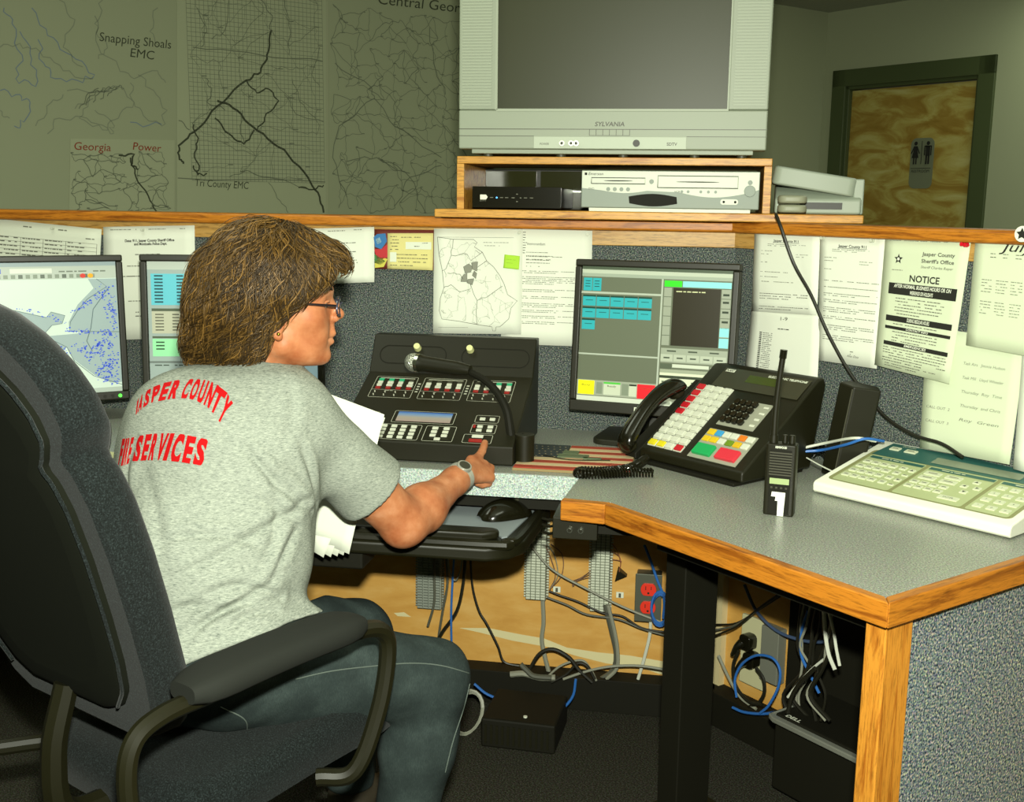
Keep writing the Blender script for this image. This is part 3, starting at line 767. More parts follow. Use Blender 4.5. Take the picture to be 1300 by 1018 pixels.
for rr_ in range(10):
    for c in range(4):
        x = .026+c*.0262; y = LP-.085-rr_*.0212
        mm = m_kred if (c == 0 and rr_ < 5) or (rr_ == 9 and c == 3) else (m_ky if rr_ == 9 and c < 2 else m_kw)
        mb = MB(); mb.box((x, y, .0012), (kw+.002, kh+.002, .0024), 0, S); kb = build('key', mb, m_kw, t, sm=0)
        mb = MB(); mb.box((x, y, .004), (kw-.001, kh-.001, .0055), 0, S); build('key_cap', mb, mm, kb, bev=.0016, seg=2)
# dial pad plate and keys
mb = MB(); mb.prism([(x, y) for x, y in ((.143, .115), (.245, .115), (.245, .198), (.143, .198))], 0, .0016, M=S); build('dial_plate', mb, mat('silver_plate', '#9b9d8b', .4), t)
for rr_ in range(4):
    for c in range(4):
        mb = MB(); x, y = .154+c*.0165, .187-rr_*.019
        mb.prism(rr_pts(x, y, .0135, .0155, .004, 3), .0016, .009, M=S); build('dial_key', mb, M_GLOSS, t, bev=.001, seg=1)
for rr_ in range(4): pkey(.233, .187-rr_*.019, .014, .006, m_kw, .003)
# colour key plate
mb = MB(); mb.prism([(.138, .010), (.272, .010), (.272, .100), (.138, .100)], 0, .0016, M=S); build('function_plate', mb, mat('silver_plate', '#9b9d8b', .4), t)
cols = [['#e0bc18', '#3a9ad0', '#d3d6c4', '#d3d6c4', '#e07818', '#d3d6c4'], ['#e0bc18', '#e0bc18', '#d3d6c4', '#6a8a18', '#d8b018', '#d3d6c4']]
for j, row in enumerate(cols):
    for i, cc in enumerate(row): pkey(.151+i*.0215, .089-j*.021, .0185, .0155, mat('phone_key_'+cc.lstrip('#'), cc, .45), .005)
pkey(.170, .034, .050, .030, mat('phone_key_green', '#18a458', .35), .009); pkey(.236, .034, .054, .030, mat('phone_key_crimson', '#d83040', .35), .009)
# handset resting along the left side
h = thing('telephone_handset', 'black telephone handset lying along the left side of the desk telephone', 'handset', (.29, 2.503, ZT), th)
Sh = Matrix.Rotation(math.atan2(.175, PD*.97), 4, 'X')
mb = MB(); hs = []
for y, z, rx, rz_ in ((-.008, .052, .026, .018), (.02, .062, .032, .026), (.06, .072, .027, .022), (.12, .082, .024, .020), (.18, .082, .025, .021), (.225, .072, .031, .025), (.262, .060, .032, .026), (.282, .050, .025, .018)):
    hs.append((y*.80-.010, z-.004, rx*.80, rz_*.85))
vs = []; fs = []; n = 16
for (y, z, a_, b2) in hs:
    for k in range(n):
        q = 2*math.pi*k/n; vs.append(Sh @ Vector((-.012+a_*math.cos(q), y, z+b2*math.sin(q))))
for i in range(len(hs)-1):
    for k in range(n): fs.append((i*n+k, (i+1)*n+k, (i+1)*n+(k+1) % n, i*n+(k+1) % n))
fs.append(tuple(range(n))); fs.append(tuple(range((len(hs)-1)*n+n-1, (len(hs)-1)*n-1, -1)))
mb.add(vs, fs); ho = build('grip', mb, M_GLOSS, h, sm=60); sd = ho.modifiers.new('s', 'SUBSURF'); sd.levels = sd.render_levels = 2
for y in (.004, .190):
    mb = MB(); mb.cyl(tuple(Sh @ Vector((-.014, y, .034))), tuple(Sh @ Vector((-.014, y, .050))), .0205, .019, 20); build('earpiece' if y > .1 else 'mouthpiece', mb, M_BLK, h, bev=.003)
mb = MB(); mb.side([(-.01, 0.004), (-.01, .020), (.22, .165), (.225, .140), (.225, .004)], -.036, -.001); build('cradle', mb, M_BLK2, h, bev=.004)
# curly cord
cd_ = thing('coiled_cord', 'black coiled telephone cord lying on the desk in front of the telephone', 'cord', (.29, 2.503, ZT), 0)
path = smooth_path([on_z(*q, ZT+.010)-Vector((.29, 2.503, ZT)) for q in ((832, 566), (820, 582), (800, 594), (768, 598), (740, 598), (735, 601), (760, 602), (800, 600), (830, 600))], 26)
path[0:26] = [p+Vector((0, 0, .05*(1-i/26)**1.5)) for i, p in enumerate(path[0:26])]
hel = []; acc = 0; 
for i in range(len(path)-1):
    T_ = (path[i+1]-path[i]); L = T_.length; T_.normalize(); u = T_.orthogonal().normalized(); u = (Vector((0, 0, 1))-T_*T_.z).normalized(); w_ = T_.cross(u)
    ns = max(3, int(L/.0007))
    for k in range(ns):
        p = path[i].lerp(path[i+1], k/ns); a_ = acc/.0066*2*math.pi; acc += L/ns
        hel.append(p+u*(.0088*math.cos(a_))+w_*(.0088*math.sin(a_)))
mb = MB(); mb.tube(hel, [.0025, .0025], 5, smooth=False); build('coil', mb, M_GLOSS, cd_)

# ------------------------------------------------------------------ two way radio
wp = on_z(987, 655, ZT); t = thing('two_way_radio', 'black handheld two-way radio with tall antenna standing near the desk edge', 'two-way radio', (wp.x, wp.y, ZT), rad(-22))
Wd, Dp, Hg = .0565, .032, .138
build('body', MB().prism(rr_pts(0, Dp/2, Wd, Dp, .005), 0, Hg), M_BLK, t, bev=.003)
mb = MB(); mb.bx(-.019, .020, -.0012, 0, .004, .128); build('front_panel', mb, M_BLK2, t, bev=.0008)
for k in range(9):
    mb = MB(); mb.bx(-.020, .021, -.003, -.0005, .079+k*.0052, .0815+k*.0052); build('speaker_slat', mb, M_DKGREY, t)
mb = MB(); mb.bx(-.018, .018, -.0022, 0, .062, .073); build('display', mb, mat('radio_lcd', '#9fb07c', .3), t)
mb = MB(); mb.add([(x, -.0032, z) for x, z in ((-.001, .001), (.0105, .001), (.0125, .047), (-.0125, .047), (-.0135, .038), (-.005, .038), (-.006, .030), (-.001, .030))], [tuple(range(8))]); build('unit_sticker', mb, mat('shiny_sticker', '#f4f6ea', .15), t, sm=0, label='shiny white sticker marked 1')
mb = MB(); mb.text('KENWOOD', wallM(0, -.0013, .1305), 0, 0, .021, .004, al='C', bold=.03); build('maker_mark', mb, M_WHITE, t, sm=0)
for k in range(4):
    mb = MB(); mb.bx(-.016+k*.009, -.012+k*.009, -.0025, 0, .053, .0565); build('front_button', mb, M_DKGREY, t, bev=.0005)
mb = MB(); mb.cyl((-.017, .016, Hg), (-.017, .016, Hg+.014), .0085, .008, 18); mb.tube([(-.017, .016, Hg+.012), (-.0165, .016, Hg+.06), (-.013, .015, Hg+.115), (-.008, .013, Hg+.168)], [.0065, .0058, .0055], 12); build('antenna', mb, M_BLK, t)
mb = MB(); mb.tube([(-.0085, .013, Hg+.160), (-.0072, .013, Hg+.176)], [.0068, .0068], 12, smooth=False); build('antenna_tip', mb, M_GLOSS, t)
for x, r_ in ((.004, .0055), (.017, .0065)):
    mb = MB(); mb.cyl((x, .016, Hg), (x, .016, Hg+.016), r_, r_*.9, 16); build('knob', mb, M_BLK, t, bev=.001)

# ------------------------------------------------------------------ white keypad console
t = thing('keypad_controller', 'cream keypad controller with green panel lying at the right of the desk', 'control panel', (.614, 2.234, ZT), rad(-49.7))
AW, AD = .413, .252
m_cream = mat('cream_plastic', '#e6e8d6', .4); m_teal = mat('teal_panel', '#2e5f58', .45); m_olive = mat('olive_panel', '#8e9060', .5); m_lt = mat('pale_green_panel', '#b3bd8c', .5); m_btn = mat('controller_key', '#cfd4b6', .5)
prof = [(.004, .003), (0, .008), (0, .022), (.006, .027), (AD, .078), (AD+.01, .070), (AD+.01, .003)]
build('housing', MB().side(prof, 0, AW), m_cream, t, bev=.0035, seg=3)
S = Matrix.Translation((0, .006, .0272)) @ Matrix.Rotation(math.atan2(.051, AD-.006), 4, 'X'); AL = math.hypot(.051, AD-.006)
Z = .0006
mb = MB(); mb.rrect(AW/2+.001, .108, AW-.030, .180, .012, Z, 0, S)
build('olive_overlay', mb, m_olive, t, sm=0)
mb = MB(); mb.poly([(.022, .172), (AW-.012, .172), (AW-.006, AL-.008), (.030, AL-.008)], Z*1.5, 0, S); build('teal_overlay', mb, m_teal, t, sm=0)
mb = MB(); mb.quad(.150, .183, .335, .213, Z*3, 0, S); build('display', mb, mat('controller_lcd', '#7f8a74', .25), t, sm=0)
mb = MB(); mb.text('ZETRON', S, .058, .232, .03, .006, 0, z=Z*3); mb.text('MODEL', S, .37, .205, .03, .007, 0, z=Z*3); build('maker_mark', mb, m_btn, t, sm=0)
PN = [(.026, .152), (.160, .302), (.310, .392)]
for x0, x1 in PN:
    mb = MB(); mb.rrect((x0+x1)/2, .095, x1-x0, .148, .006, Z*2, 0, S); p_ = build('key_field', mb, m_lt, t, sm=0)
    mb = MB(); mb.quad(x0+.004, .152, x1-.002, .164, Z*3, 0, S); build('heading_band', mb, m_teal, p_, sm=0)
    mb = MB(); mb.dashes(S, x0+.03, .156, .05, 1, .01, .003, random.Random(2), 0, Z*4); build('heading_text', mb, m_btn, p_, sm=0)
def akey(x, y, w, h, glyph=None):
    mb = MB(); mb.box((x, y, .0015+Z), (w, h, .003), 0, S); k_ = build('key', mb, m_btn, t, bev=.0008, seg=1)
    g_ = MB()
    if glyph == 'u': g_.poly([(x-.004, y-.003), (x+.004, y-.003), (x, y+.004)], .0037, 0, S)
    elif glyph == 'd': g_.poly([(x-.004, y+.003), (x, y-.004), (x+.004, y+.003)], .0037, 0, S)
    elif glyph == 'l': g_.poly([(x-.004, y), (x+.003, y-.004), (x+.003, y+.004)], .0037, 0, S)
    elif glyph == 'r': g_.poly([(x+.004, y), (x-.003, y+.004), (x-.003, y-.004)], .0037, 0, S)
    elif glyph: g_.text(glyph, S, x, y-.0025, None, .005, al='C', z=.0037)
    else: g_.quad(x-w*.28, y-.001, x+w*.28, y+.0015, .0037, 0, S)
    build('key_mark', g_, M_INKM, k_, sm=0)
for rr_ in range(4):
    for c in range(4): akey(.040+c*.0195, .130-rr_*.026, .0165, .014)
    akey(.122 if rr_ != 9 else 0, .130-rr_*.026, .0145, .014)
for j, gph in enumerate(('u', None, 'd', None)): akey(.143, .126-j*.026, .013, .012 if gph else .006, gph)
for c in range(2):
    for rr_ in range(2): akey(.185+c*.044, .133-rr_*.022, .034, .015)
for c in range(4):
    for rr_ in range(2): akey(.173+c*.0205, .085-rr_*.022, .0165, .013)
akey(.236+.03, .045, .040, .015, 'ENTER')
akey(.276, .133, .014, .012, 'u'); akey(.264, .108, .014, .012, 'l'); akey(.290, .108, .014, .012, 'r'); akey(.276, .083, .014, .012, 'd')
num = '123456789*0#'
for i, ch in enumerate(num): akey(.326+(i % 3)*.026, .133-(i//3)*.030, .018, .015, ch)
akey(.052, .215, .022, .015); akey(.088, .215, .026, .015)

# ------------------------------------------------------------------ speaker bar, cables behind
sp_ = on_plane(1088, 582, PR(0, -.085), YR); t = thing('bar_speaker', 'black three-sided bar speaker standing upright beside the telephone', 'speaker', (sp_.x-.026, sp_.y+.02, ZT), (0, rad(8), rad(-30)))
build('body', MB().prism([(-.042, -.012), (-.006, -.036), (.046, -.010), (.032, .030), (-.030, .030)], 0, .205), M_BLK, t, bev=.004)
mb = MB(); mb.tube([(-.007, -.0375, .004), (-.007, -.0375, .200)], [.0015, .0015], 6, smooth=False); build('grille_seam', mb, M_DKGREY, t)
def cable_thing(name, label, pts, r_, m, group=None, n=6, seg=7, plug=None):
    c0 = Vector(pts[0]); o = thing(name, label, 'cable', c0, 0, group)
    mb = MB(); mb.tube([Vector(p)-c0 for p in pts], [r_, r_], seg, n=n); build('lead', mb, m, o)
    return o
def onR(px, py, y): return on_plane(px, py, PR(0, y), YR)
def onB(px, py, y): return on_plane(px, py, PB(0, y), YB)
cable_thing('cable', 'white cable looping from the telephone to the keypad controller', [onR(1022, 568, -.14), onR(1050, 562, -.12), onR(1085, 556, -.14), onR(1112, 560, -.10)], .003, C_WHITE)
cable_thing('cable', 'blue network cable running behind the cream keypad controller', [onR(1022, 573, -.14), onR(1045, 571, -.12), onR(1075, 564, -.14), onR(1098, 557, -.13), onR(1122, 560, -.08)], .003, C_BLUE)
cable_thing('cable', 'thin white wire on the desk left of the cream keypad controller', [onR(1024, 581, -.16), onR(1040, 590, -.17), onR(1056, 598, -.18)], .0016, C_WHITE)
r = random.Random(7)
for k in range(4):
    cable_thing('cable', 'black wires tangled on the desk behind the telephone', [onR(1030+r.uniform(-3, 6), 577+r.uniform(-3, 3), -.06), onR(1042+r.uniform(-4, 4), 566+r.uniform(-4, 10), -.05), onR(1055+r.uniform(-5, 5), 580+r.uniform(-4, 8), -.05), onR(1070+r.uniform(-3, 3), 572+r.uniform(0, 10), -.04)], .0022, C_BLK, 'black wires behind the telephone')
cable_thing('cable', 'long black cable hanging from the shelf across the notices to the desk', [onR(985, 272, -.075), onR(992, 290, -.055), onR(1008, 335, -.035), onR(1030, 375, -.032), onR(1052, 425, -.030), onR(1080, 475, -.030), onR(1100, 500, -.030), onR(1125, 530, -.032), onR(1160, 552, -.034), onR(1195, 563, -.036), onR(1222, 580, -.05)], .0038, C_BLK)
# wooden flag plaque: weathered slats
t = thing('flag_plaque', 'small striped wooden flag plaque lying on the desk by the console', 'plaque', (0, 0, 0), 0)
A, Bq, Cq, Dq = on_z(650, 597, ZT), on_z(800, 605, ZT), on_z(800, 570, ZT), on_z(668, 567, ZT)
O_ = A; X_ = (Bq-A); Y_ = (Dq-A); Y_ = Y_-X_.normalized()*Y_.dot(X_.normalized()); t.location = (O_.x, O_.y, ZT); t.rotation_euler = (0, 0, math.atan2(X_.y, X_.x))
fw, fh = X_.length, Y_.length
mb = MB(); mb.bx(0, fw, 0, fh, 0, .006); build('board', mb, mat('plaque_board', '#8d7a50', .7), t, bev=.001)
mr = mat('plaque_red', '#a03a24', .7); mw = mat('plaque_tan', '#c9b389', .7); mbl = mat('plaque_navy', '#2b3436', .7)
for k in range(9):
    y0 = fh*k/9
    mb = MB(); mb.bx(fw*.0+.002 if k < 4 else fw*.40, fw-.002, y0+.001, y0+fh/9-.0005, .006, .0085); build('slat', mb, mr if k % 2 == 0 else mw, t, bev=.0006, seg=1)
mb = MB(); mb.bx(.002, fw*.39, fh*4/9, fh-.001, .006, .0085); cn = build('canton', mb, mbl, t)
mb = MB()
for j in range(5):
    for i in range(7):
        x = .008+i*fw*.054+(j % 2)*.004; y = fh*4/9+.008+j*fh*.105
        mb.poly([(x+(.0032 if q % 2 == 0 else .0013)*math.sin(q*math.pi/5), y+(.0032 if q % 2 == 0 else .0013)*math.cos(q*math.pi/5)) for q in range(10)], .0088)
build('stars', mb, mw, cn, sm=0)
mb = MB(); mb.bx(fw*.33, fw*.60, fh*.45, fh*.58, .0088, .011); mb.bx(fw*.36, fw*.5, fh*.6, fh*.74, .0088, .0105); mb.bx(fw*.56, fw*.72, fh*.42, fh*.48, .0088, .011); build('painted_truck', mb, mat('plaque_green', '#5d6a4c', .7), t, sm=0)
mb = MB(); mb.tube([(fw*.2, fh*.5, .010), (fw*.45, fh*.36, .010), (fw*.8, fh*.42, .010)], [.0012, .0012], 5); build('rope_line', mb, M_BLK, t)
# yellowish card on the desk left of the shirt
cp_ = on_z(140, 585, ZT); t = thing('envelope', 'cream envelope lying on the desk behind the seated person', 'envelope', (cp_.x, cp_.y, ZT), rad(-20))
build('sheet', MB().bx(-.11, .11, -.06, .06, 0, .004), mat('cream_card', '#cfcf9c', .8), t, sm=0)
mb = MB(); mb.disc(-.01, -.03, .008, .0045); build('stamp', mb, M_INK, t, sm=0)
# ------------------------------------------------------------------ shelf, media box and television
YF = -.07
t = thing('shelf_board', 'oak shelf board lying across the partition cap under the media box', 'shelf', PB(0, 0, 1.276), RB)
build('board', MB().bx(-.735, .285, YF-.02, .36, .0, .020), M_OAKB, t, bev=.003)
BZ = 1.296
t = thing('media_box', 'open oak box holding the disc player and satellite receiver under the television', 'cabinet', PB(-.305, 0, BZ), RB)
bw = .378; bh = .128
build('top_board', MB().bx(-bw, bw, YF, .33, bh-.018, bh), M_OAKB, t, bev=.002)
build('side_board', MB().bx(-bw, -bw+.018, YF, .33, 0, bh-.018), M_OAKB, t, bev=.001)
build('side_board', MB().bx(bw-.018, bw, YF, .33, 0, bh-.018), M_OAKB, t, bev=.001)
# satellite receiver
t = thing('satellite_receiver', 'slim black satellite receiver in the left of the media box', 'receiver', PB(-.545, YF+.035, BZ), RB)
build('case', MB().bx(-.105, .118, 0, .24, .004, .054), M_BLK, t, bev=.002)
mb = MB(); mb.bx(-.105, .118, -.006, 0, .004, .056); build('front_panel', mb, M_GLOSS, t, bev=.001)
mb = MB(); mb.poly([(-.085, .024), (-.070, .024), (-.066, .030), (-.070, .036), (-.085, .036)], .0065, 0, wallM()); build('emblem', mb, M_WHITE, t, sm=0)
mb = MB(); mb.text('DTV', wallM(), -.0775, .0195, .016, .003, al='C', z=.0066)
for k, x in enumerate((-.06, -.035, -.022, -.006, .025, .04)): mb.quad(x, .0285, x+.008, .030, .0066, 0, wallM())
build('panel_marks', mb, M_INKL, t, sm=0)
mb = MB(); mb.cyl((-.043, -.0062, .029), (-.043, -.0078, .029), .002, seg=8); build('power_light', mb, mat('blue_led', '#4aa0ff', .3, emit=3.), t)
for dx, dz in ((0, .009), (0, -.009), (-.009, 0), (.009, 0)):
    mb = MB(); mb.box((.008+dx, -.007, .029+dz), (.004, .002, .002)); build('arrow_button', mb, M_INKL, t)
# dark glassy unit behind
t = thing('glass_fronted_unit', 'dark glass-fronted unit at the back of the media box', 'media unit', PB(-.47, .21, BZ), RB)
build('case', MB().bx(-.20, .10, 0, .10, 0.0, .105), M_BLK, t, bev=.002)
for x0, x1 in ((-.195, -.055), (-.045, .095)):
    build('glass_door', MB().bx(x0, x1, -.004, 0, .004, .100), mat('dark_glass', '#2b2c14', .12), t, bev=.001)
build('metal_edge', MB().bx(-.20, .10, -.006, -.003, .046, .050), M_STEEL, t)
# player
t = thing('disc_player', 'silver disc and cassette player filling the right of the media box', 'disc player', PB(-.165, YF+.03, BZ), RB)
m_sil = mat('silver_plastic', '#818c80', .5); m_sil2 = mat('bright_silver', '#c6ccba', .45)
PWd = .213
build('case', MB().bx(-PWd, PWd, .004, .24, .010, .098), M_DKGREY, t, bev=.002)
build('front_panel', MB().bx(-PWd, PWd, -.008, .004, .008, .098), m_sil, t, bev=.003)
build('lower_rail', MB().bx(-PWd+.02, PWd-.02, -.006, .1, 0, .008), m_sil2, t)
V = wallM(0, -.0085, 0)
# bright upper swoosh
o = [(-PWd+.002, .096), (-PWd+.002, .055)] + [(-PWd+.05+.11*k/10, .050-.006*math.sin(math.pi*k/10)) for k in range(11)] + [(0, .048)] + [(.02+.17*k/10, .048-.012*math.sin(math.pi*k/10)) for k in range(11)] + [(PWd-.002, .055), (PWd-.002, .096)]
build('upper_panel', MB().poly(o[::-1], .0004, 0, V), m_sil2, t, sm=0)
def slot(x0, x1, z0, z1):
    mb = MB(); mb.bx(x0, x1, -.012, -.007, z0, z1); s_ = build('disc_tray', mb, m_sil2, t, bev=.0015)
    mb = MB(); mb.ribbon([(x0, z0), (x1, z0), (x1, z1), (x0, z1), (x0, z0)], .0016, .0044, 0, V); mb.disc((x0+x1)/2, (z0+z1)/2, (x1-x0)*.27, .0046, 0, V, 24, .0012); build('tray_outline', mb, M_INK, s_, sm=0)
slot(-.188, -.058, .066, .080); slot(-.028, .162, .058, .086)
o = [(-.095+.115*k/12, .034+.006*math.sin(math.pi*k/12)) for k in range(13)]; o += [(.02-.115*k/12, .022-.006*math.sin(math.pi*k/12)) for k in range(13)]
build('display_window', MB().poly([(x, z) for x, z in [(.018-.115*k/12-.0, .036+.007*math.sin(math.pi*k/12)) for k in range(13)]+[(-.095+.115*k/12, .020-.007*math.sin(math.pi*k/12)) for k in range(13)]], .0012, 0, V), M_BLK2, t, sm=0)
for x in (-.147, -.131, -.115, -.099):
    mb = MB(); mb.cyl((x, -.008, .053), (x, -.0105, .053), .0048, seg=14); build('button', mb, m_sil, t, bev=.0006)
for x in (-.043, .19): 
    mb = MB(); mb.cyl((x, -.008, .072), (x, -.011, .072), .0055, seg=14); build('button', mb, m_sil, t, bev=.0006)
mb = MB(); mb.cyl((.190, -.008, .052), (.190, -.012, .052), .0135, seg=22); build('jog_dial', mb, m_sil, t, bev=.001)
for x in (.03, .045, .075, .093, .11):
    mb = MB(); mb.cyl((x, -.008, .049), (x, -.010, .049), .0035, seg=12); build('button', mb, m_sil, t)
mb = MB(); mb.rrect(.143, .026, .042, .013, .006, .0012, 0, V); build('input_bay', mb, m_sil2, t, sm=0)
mb = MB(); mb.disc(.130, .026, .003, .0016, 0, V); mb.disc(.157, .026, .003, .0016, 0, V); mb.text('Emerson', V, -.196, .086, .036, .007, z=.0008, shear=.25); mb.quad(-.205, .086, -.199, .092, .0008, 0, V)
mb.text('DVD', V, -.195, .052, .014, .004, z=.0008); mb.text('VCR', V, .012, .047, .014, .004, z=.0008); build('panel_marks', mb, M_INK, t, sm=0)
# television
TZ = BZ+bh
t = thing('television', 'large silver television standing on the oak media box', 'television', PB(-.308, 0, TZ), RB)
tw, thh = .3635, .60; TF = -.105
m_tv = mat('tv_silver', '#8a927f', .5); m_tv2 = mat('tv_pale', '#939b87', .5)
mb = MB(); b0, b1, sx = .016, thh, .272; s0, s1 = .107, .107+.418
for a, b_, c, d_ in ((-tw, -sx, s0-.0, b1), (sx, tw, s0-.0, b1), (-sx, sx, s1, b1), (-tw, tw, b0, s0)):
    mb.bx(a, b_, TF, TF+.06, c, d_)
build('front_frame', mb, m_tv, t, bev=.004)
mb = MB(); mb.bx(-sx-.002, sx+.002, TF+.010, TF+.05, s0-.002, s1+.002); build('picture_tube', mb, mat('tube_glass', '#2b2e12', .42, spec=.3), t, bev=.003)
mb = MB(); mb.ribbon([(-sx, s0), (-sx, s1), (sx, s1), (sx, s0), (-sx, s0)], .006, .001, 0, wallM(0, TF, 0)); build('tube_surround', mb, m_tv2, t, sm=0)
for s_ in (-1, 1):
    g_ = MB(); x0 = s_*(sx+.012); x1 = s_*(tw-.008)
    for k in range(70): 
        z = s0+.01+k*.0068; g_.bx(min(x0, x1), max(x0, x1), TF-.0012, TF+.001, z, z+.0035)
    build('speaker_grille', g_, m_tv2, t, sm=0)
mb = MB(); mb.bx(-tw+.01, tw-.01, TF+.058, TF+.20, b0+.01, b1-.01)
q = [(-tw+.03, TF+.20), (tw-.03, TF+.20), (.2, TF+.44), (-.2, TF+.44)]; mb.prism(q[::-1] if False else q, b0+.03, b1-.06); build('rear_shell', mb, M_DKGREY, t, bev=.006)
build('foot_frame', MB().bx(-.335, .335, TF+.018, .20, .006, .017), m_tv2, t, bev=.002)
for x in (-.30, -.12, .03, .2, .31):
    mb = MB(); mb.cyl((x, TF+.05, 0), (x, TF+.05, .008), .012, seg=14); build('foot', mb, M_DKGREY, t)
V = wallM(0, TF-.0006, 0)
mb = MB(); mb.quad(-tw, .062, tw, .0635, 0, 0, V); mb.quad(-tw, .046, -.18, .0472, 0, 0, V); mb.quad(.18, .046, tw, .0472, 0, 0, V)
for k in range(7): mb.quad(-.048+k*.0158, .048, -.0468+k*.0158, .0635, .0002, 0, V)
mb.quad(-.048, .048, .048, .049, .0002, 0, V)
mb.text('SYLVANIA', V, 0, .070, .070, .010, al='C', shear=.15, bold=.02); mb.text('SDTV', V, .135, .026, .024, .007, z=.0012, bold=.02); mb.text('POWER', V, -.165, .026, .022, .005, z=.0012)
build('panel_marks', mb, M_DKGREY, t, sm=0)
mb = MB(); mb.bx(-.18, .18, TF-.0012, TF+.001, .018, .0455); build('control_door', mb, mat('tv_door', '#a9b29e', .5), t, bev=.0006)
for x in (-.112, -.09, -.078):
    mb = MB(); mb.cyl((x, TF-.001, .030), (x, TF-.006, .030), .0065, seg=16); j_ = build('input_socket', mb, M_STEEL, t)
    mb = MB(); mb.cyl((x, TF-.006, .030), (x, TF-.0068, .030), .0035, seg=12); build('socket_core', mb, M_BLK, j_)
mb = MB(); mb.cyl((.064, TF-.001, .031), (.064, TF-.004, .031), .0082, seg=20); build('power_button', mb, M_BLK, t)

# fax machine behind the box on the shelf
fp = PB(.182, .10, BZ); t = thing('fax_machine', 'pale grey fax machine standing at the right end of the shelf', 'fax machine', fp, RB-.05)
m_fx = mat('fax_grey', '#9aa493', .5)
build('body', MB().side([(-.06, 0), (-.06, .035), (-.02, .06), (.16, .075), (.16, 0)], -.09, .115), m_fx, t, bev=.006)
mb = MB(); mb.M = Matrix.Translation((-.085, -.05, .070)) @ Matrix.Rotation(rad(9), 4, 'Y'); mb.prism(rr_pts(.085, .09, .20, .20, .02), 0, .045); build('lid', mb, m_fx, t, bev=.006)
mb = MB(); mb.bx(-.03, .07, -.066, -.058, .012, .028); build('paper_slot', mb, M_BLK, t)
mb = MB(); mb.bx(.095, .12, -.05, .02, .0, .085); build('side_wing', mb, m_fx, t, bev=.004)
t = thing('stacked_soap_puck', 'small grey stacked rubber pads beside the media box', 'pad', PB(.125, YF+.03, BZ), RB)
t.name = 'rubber_pad'
for k in range(2): build('pad', MB().prism(rr_pts(0, 0, .068, .05, .02), .003+k*.022, .022+k*.022), mat('pad_grey', '#8d9079', .5), t, bev=.007, seg=3)
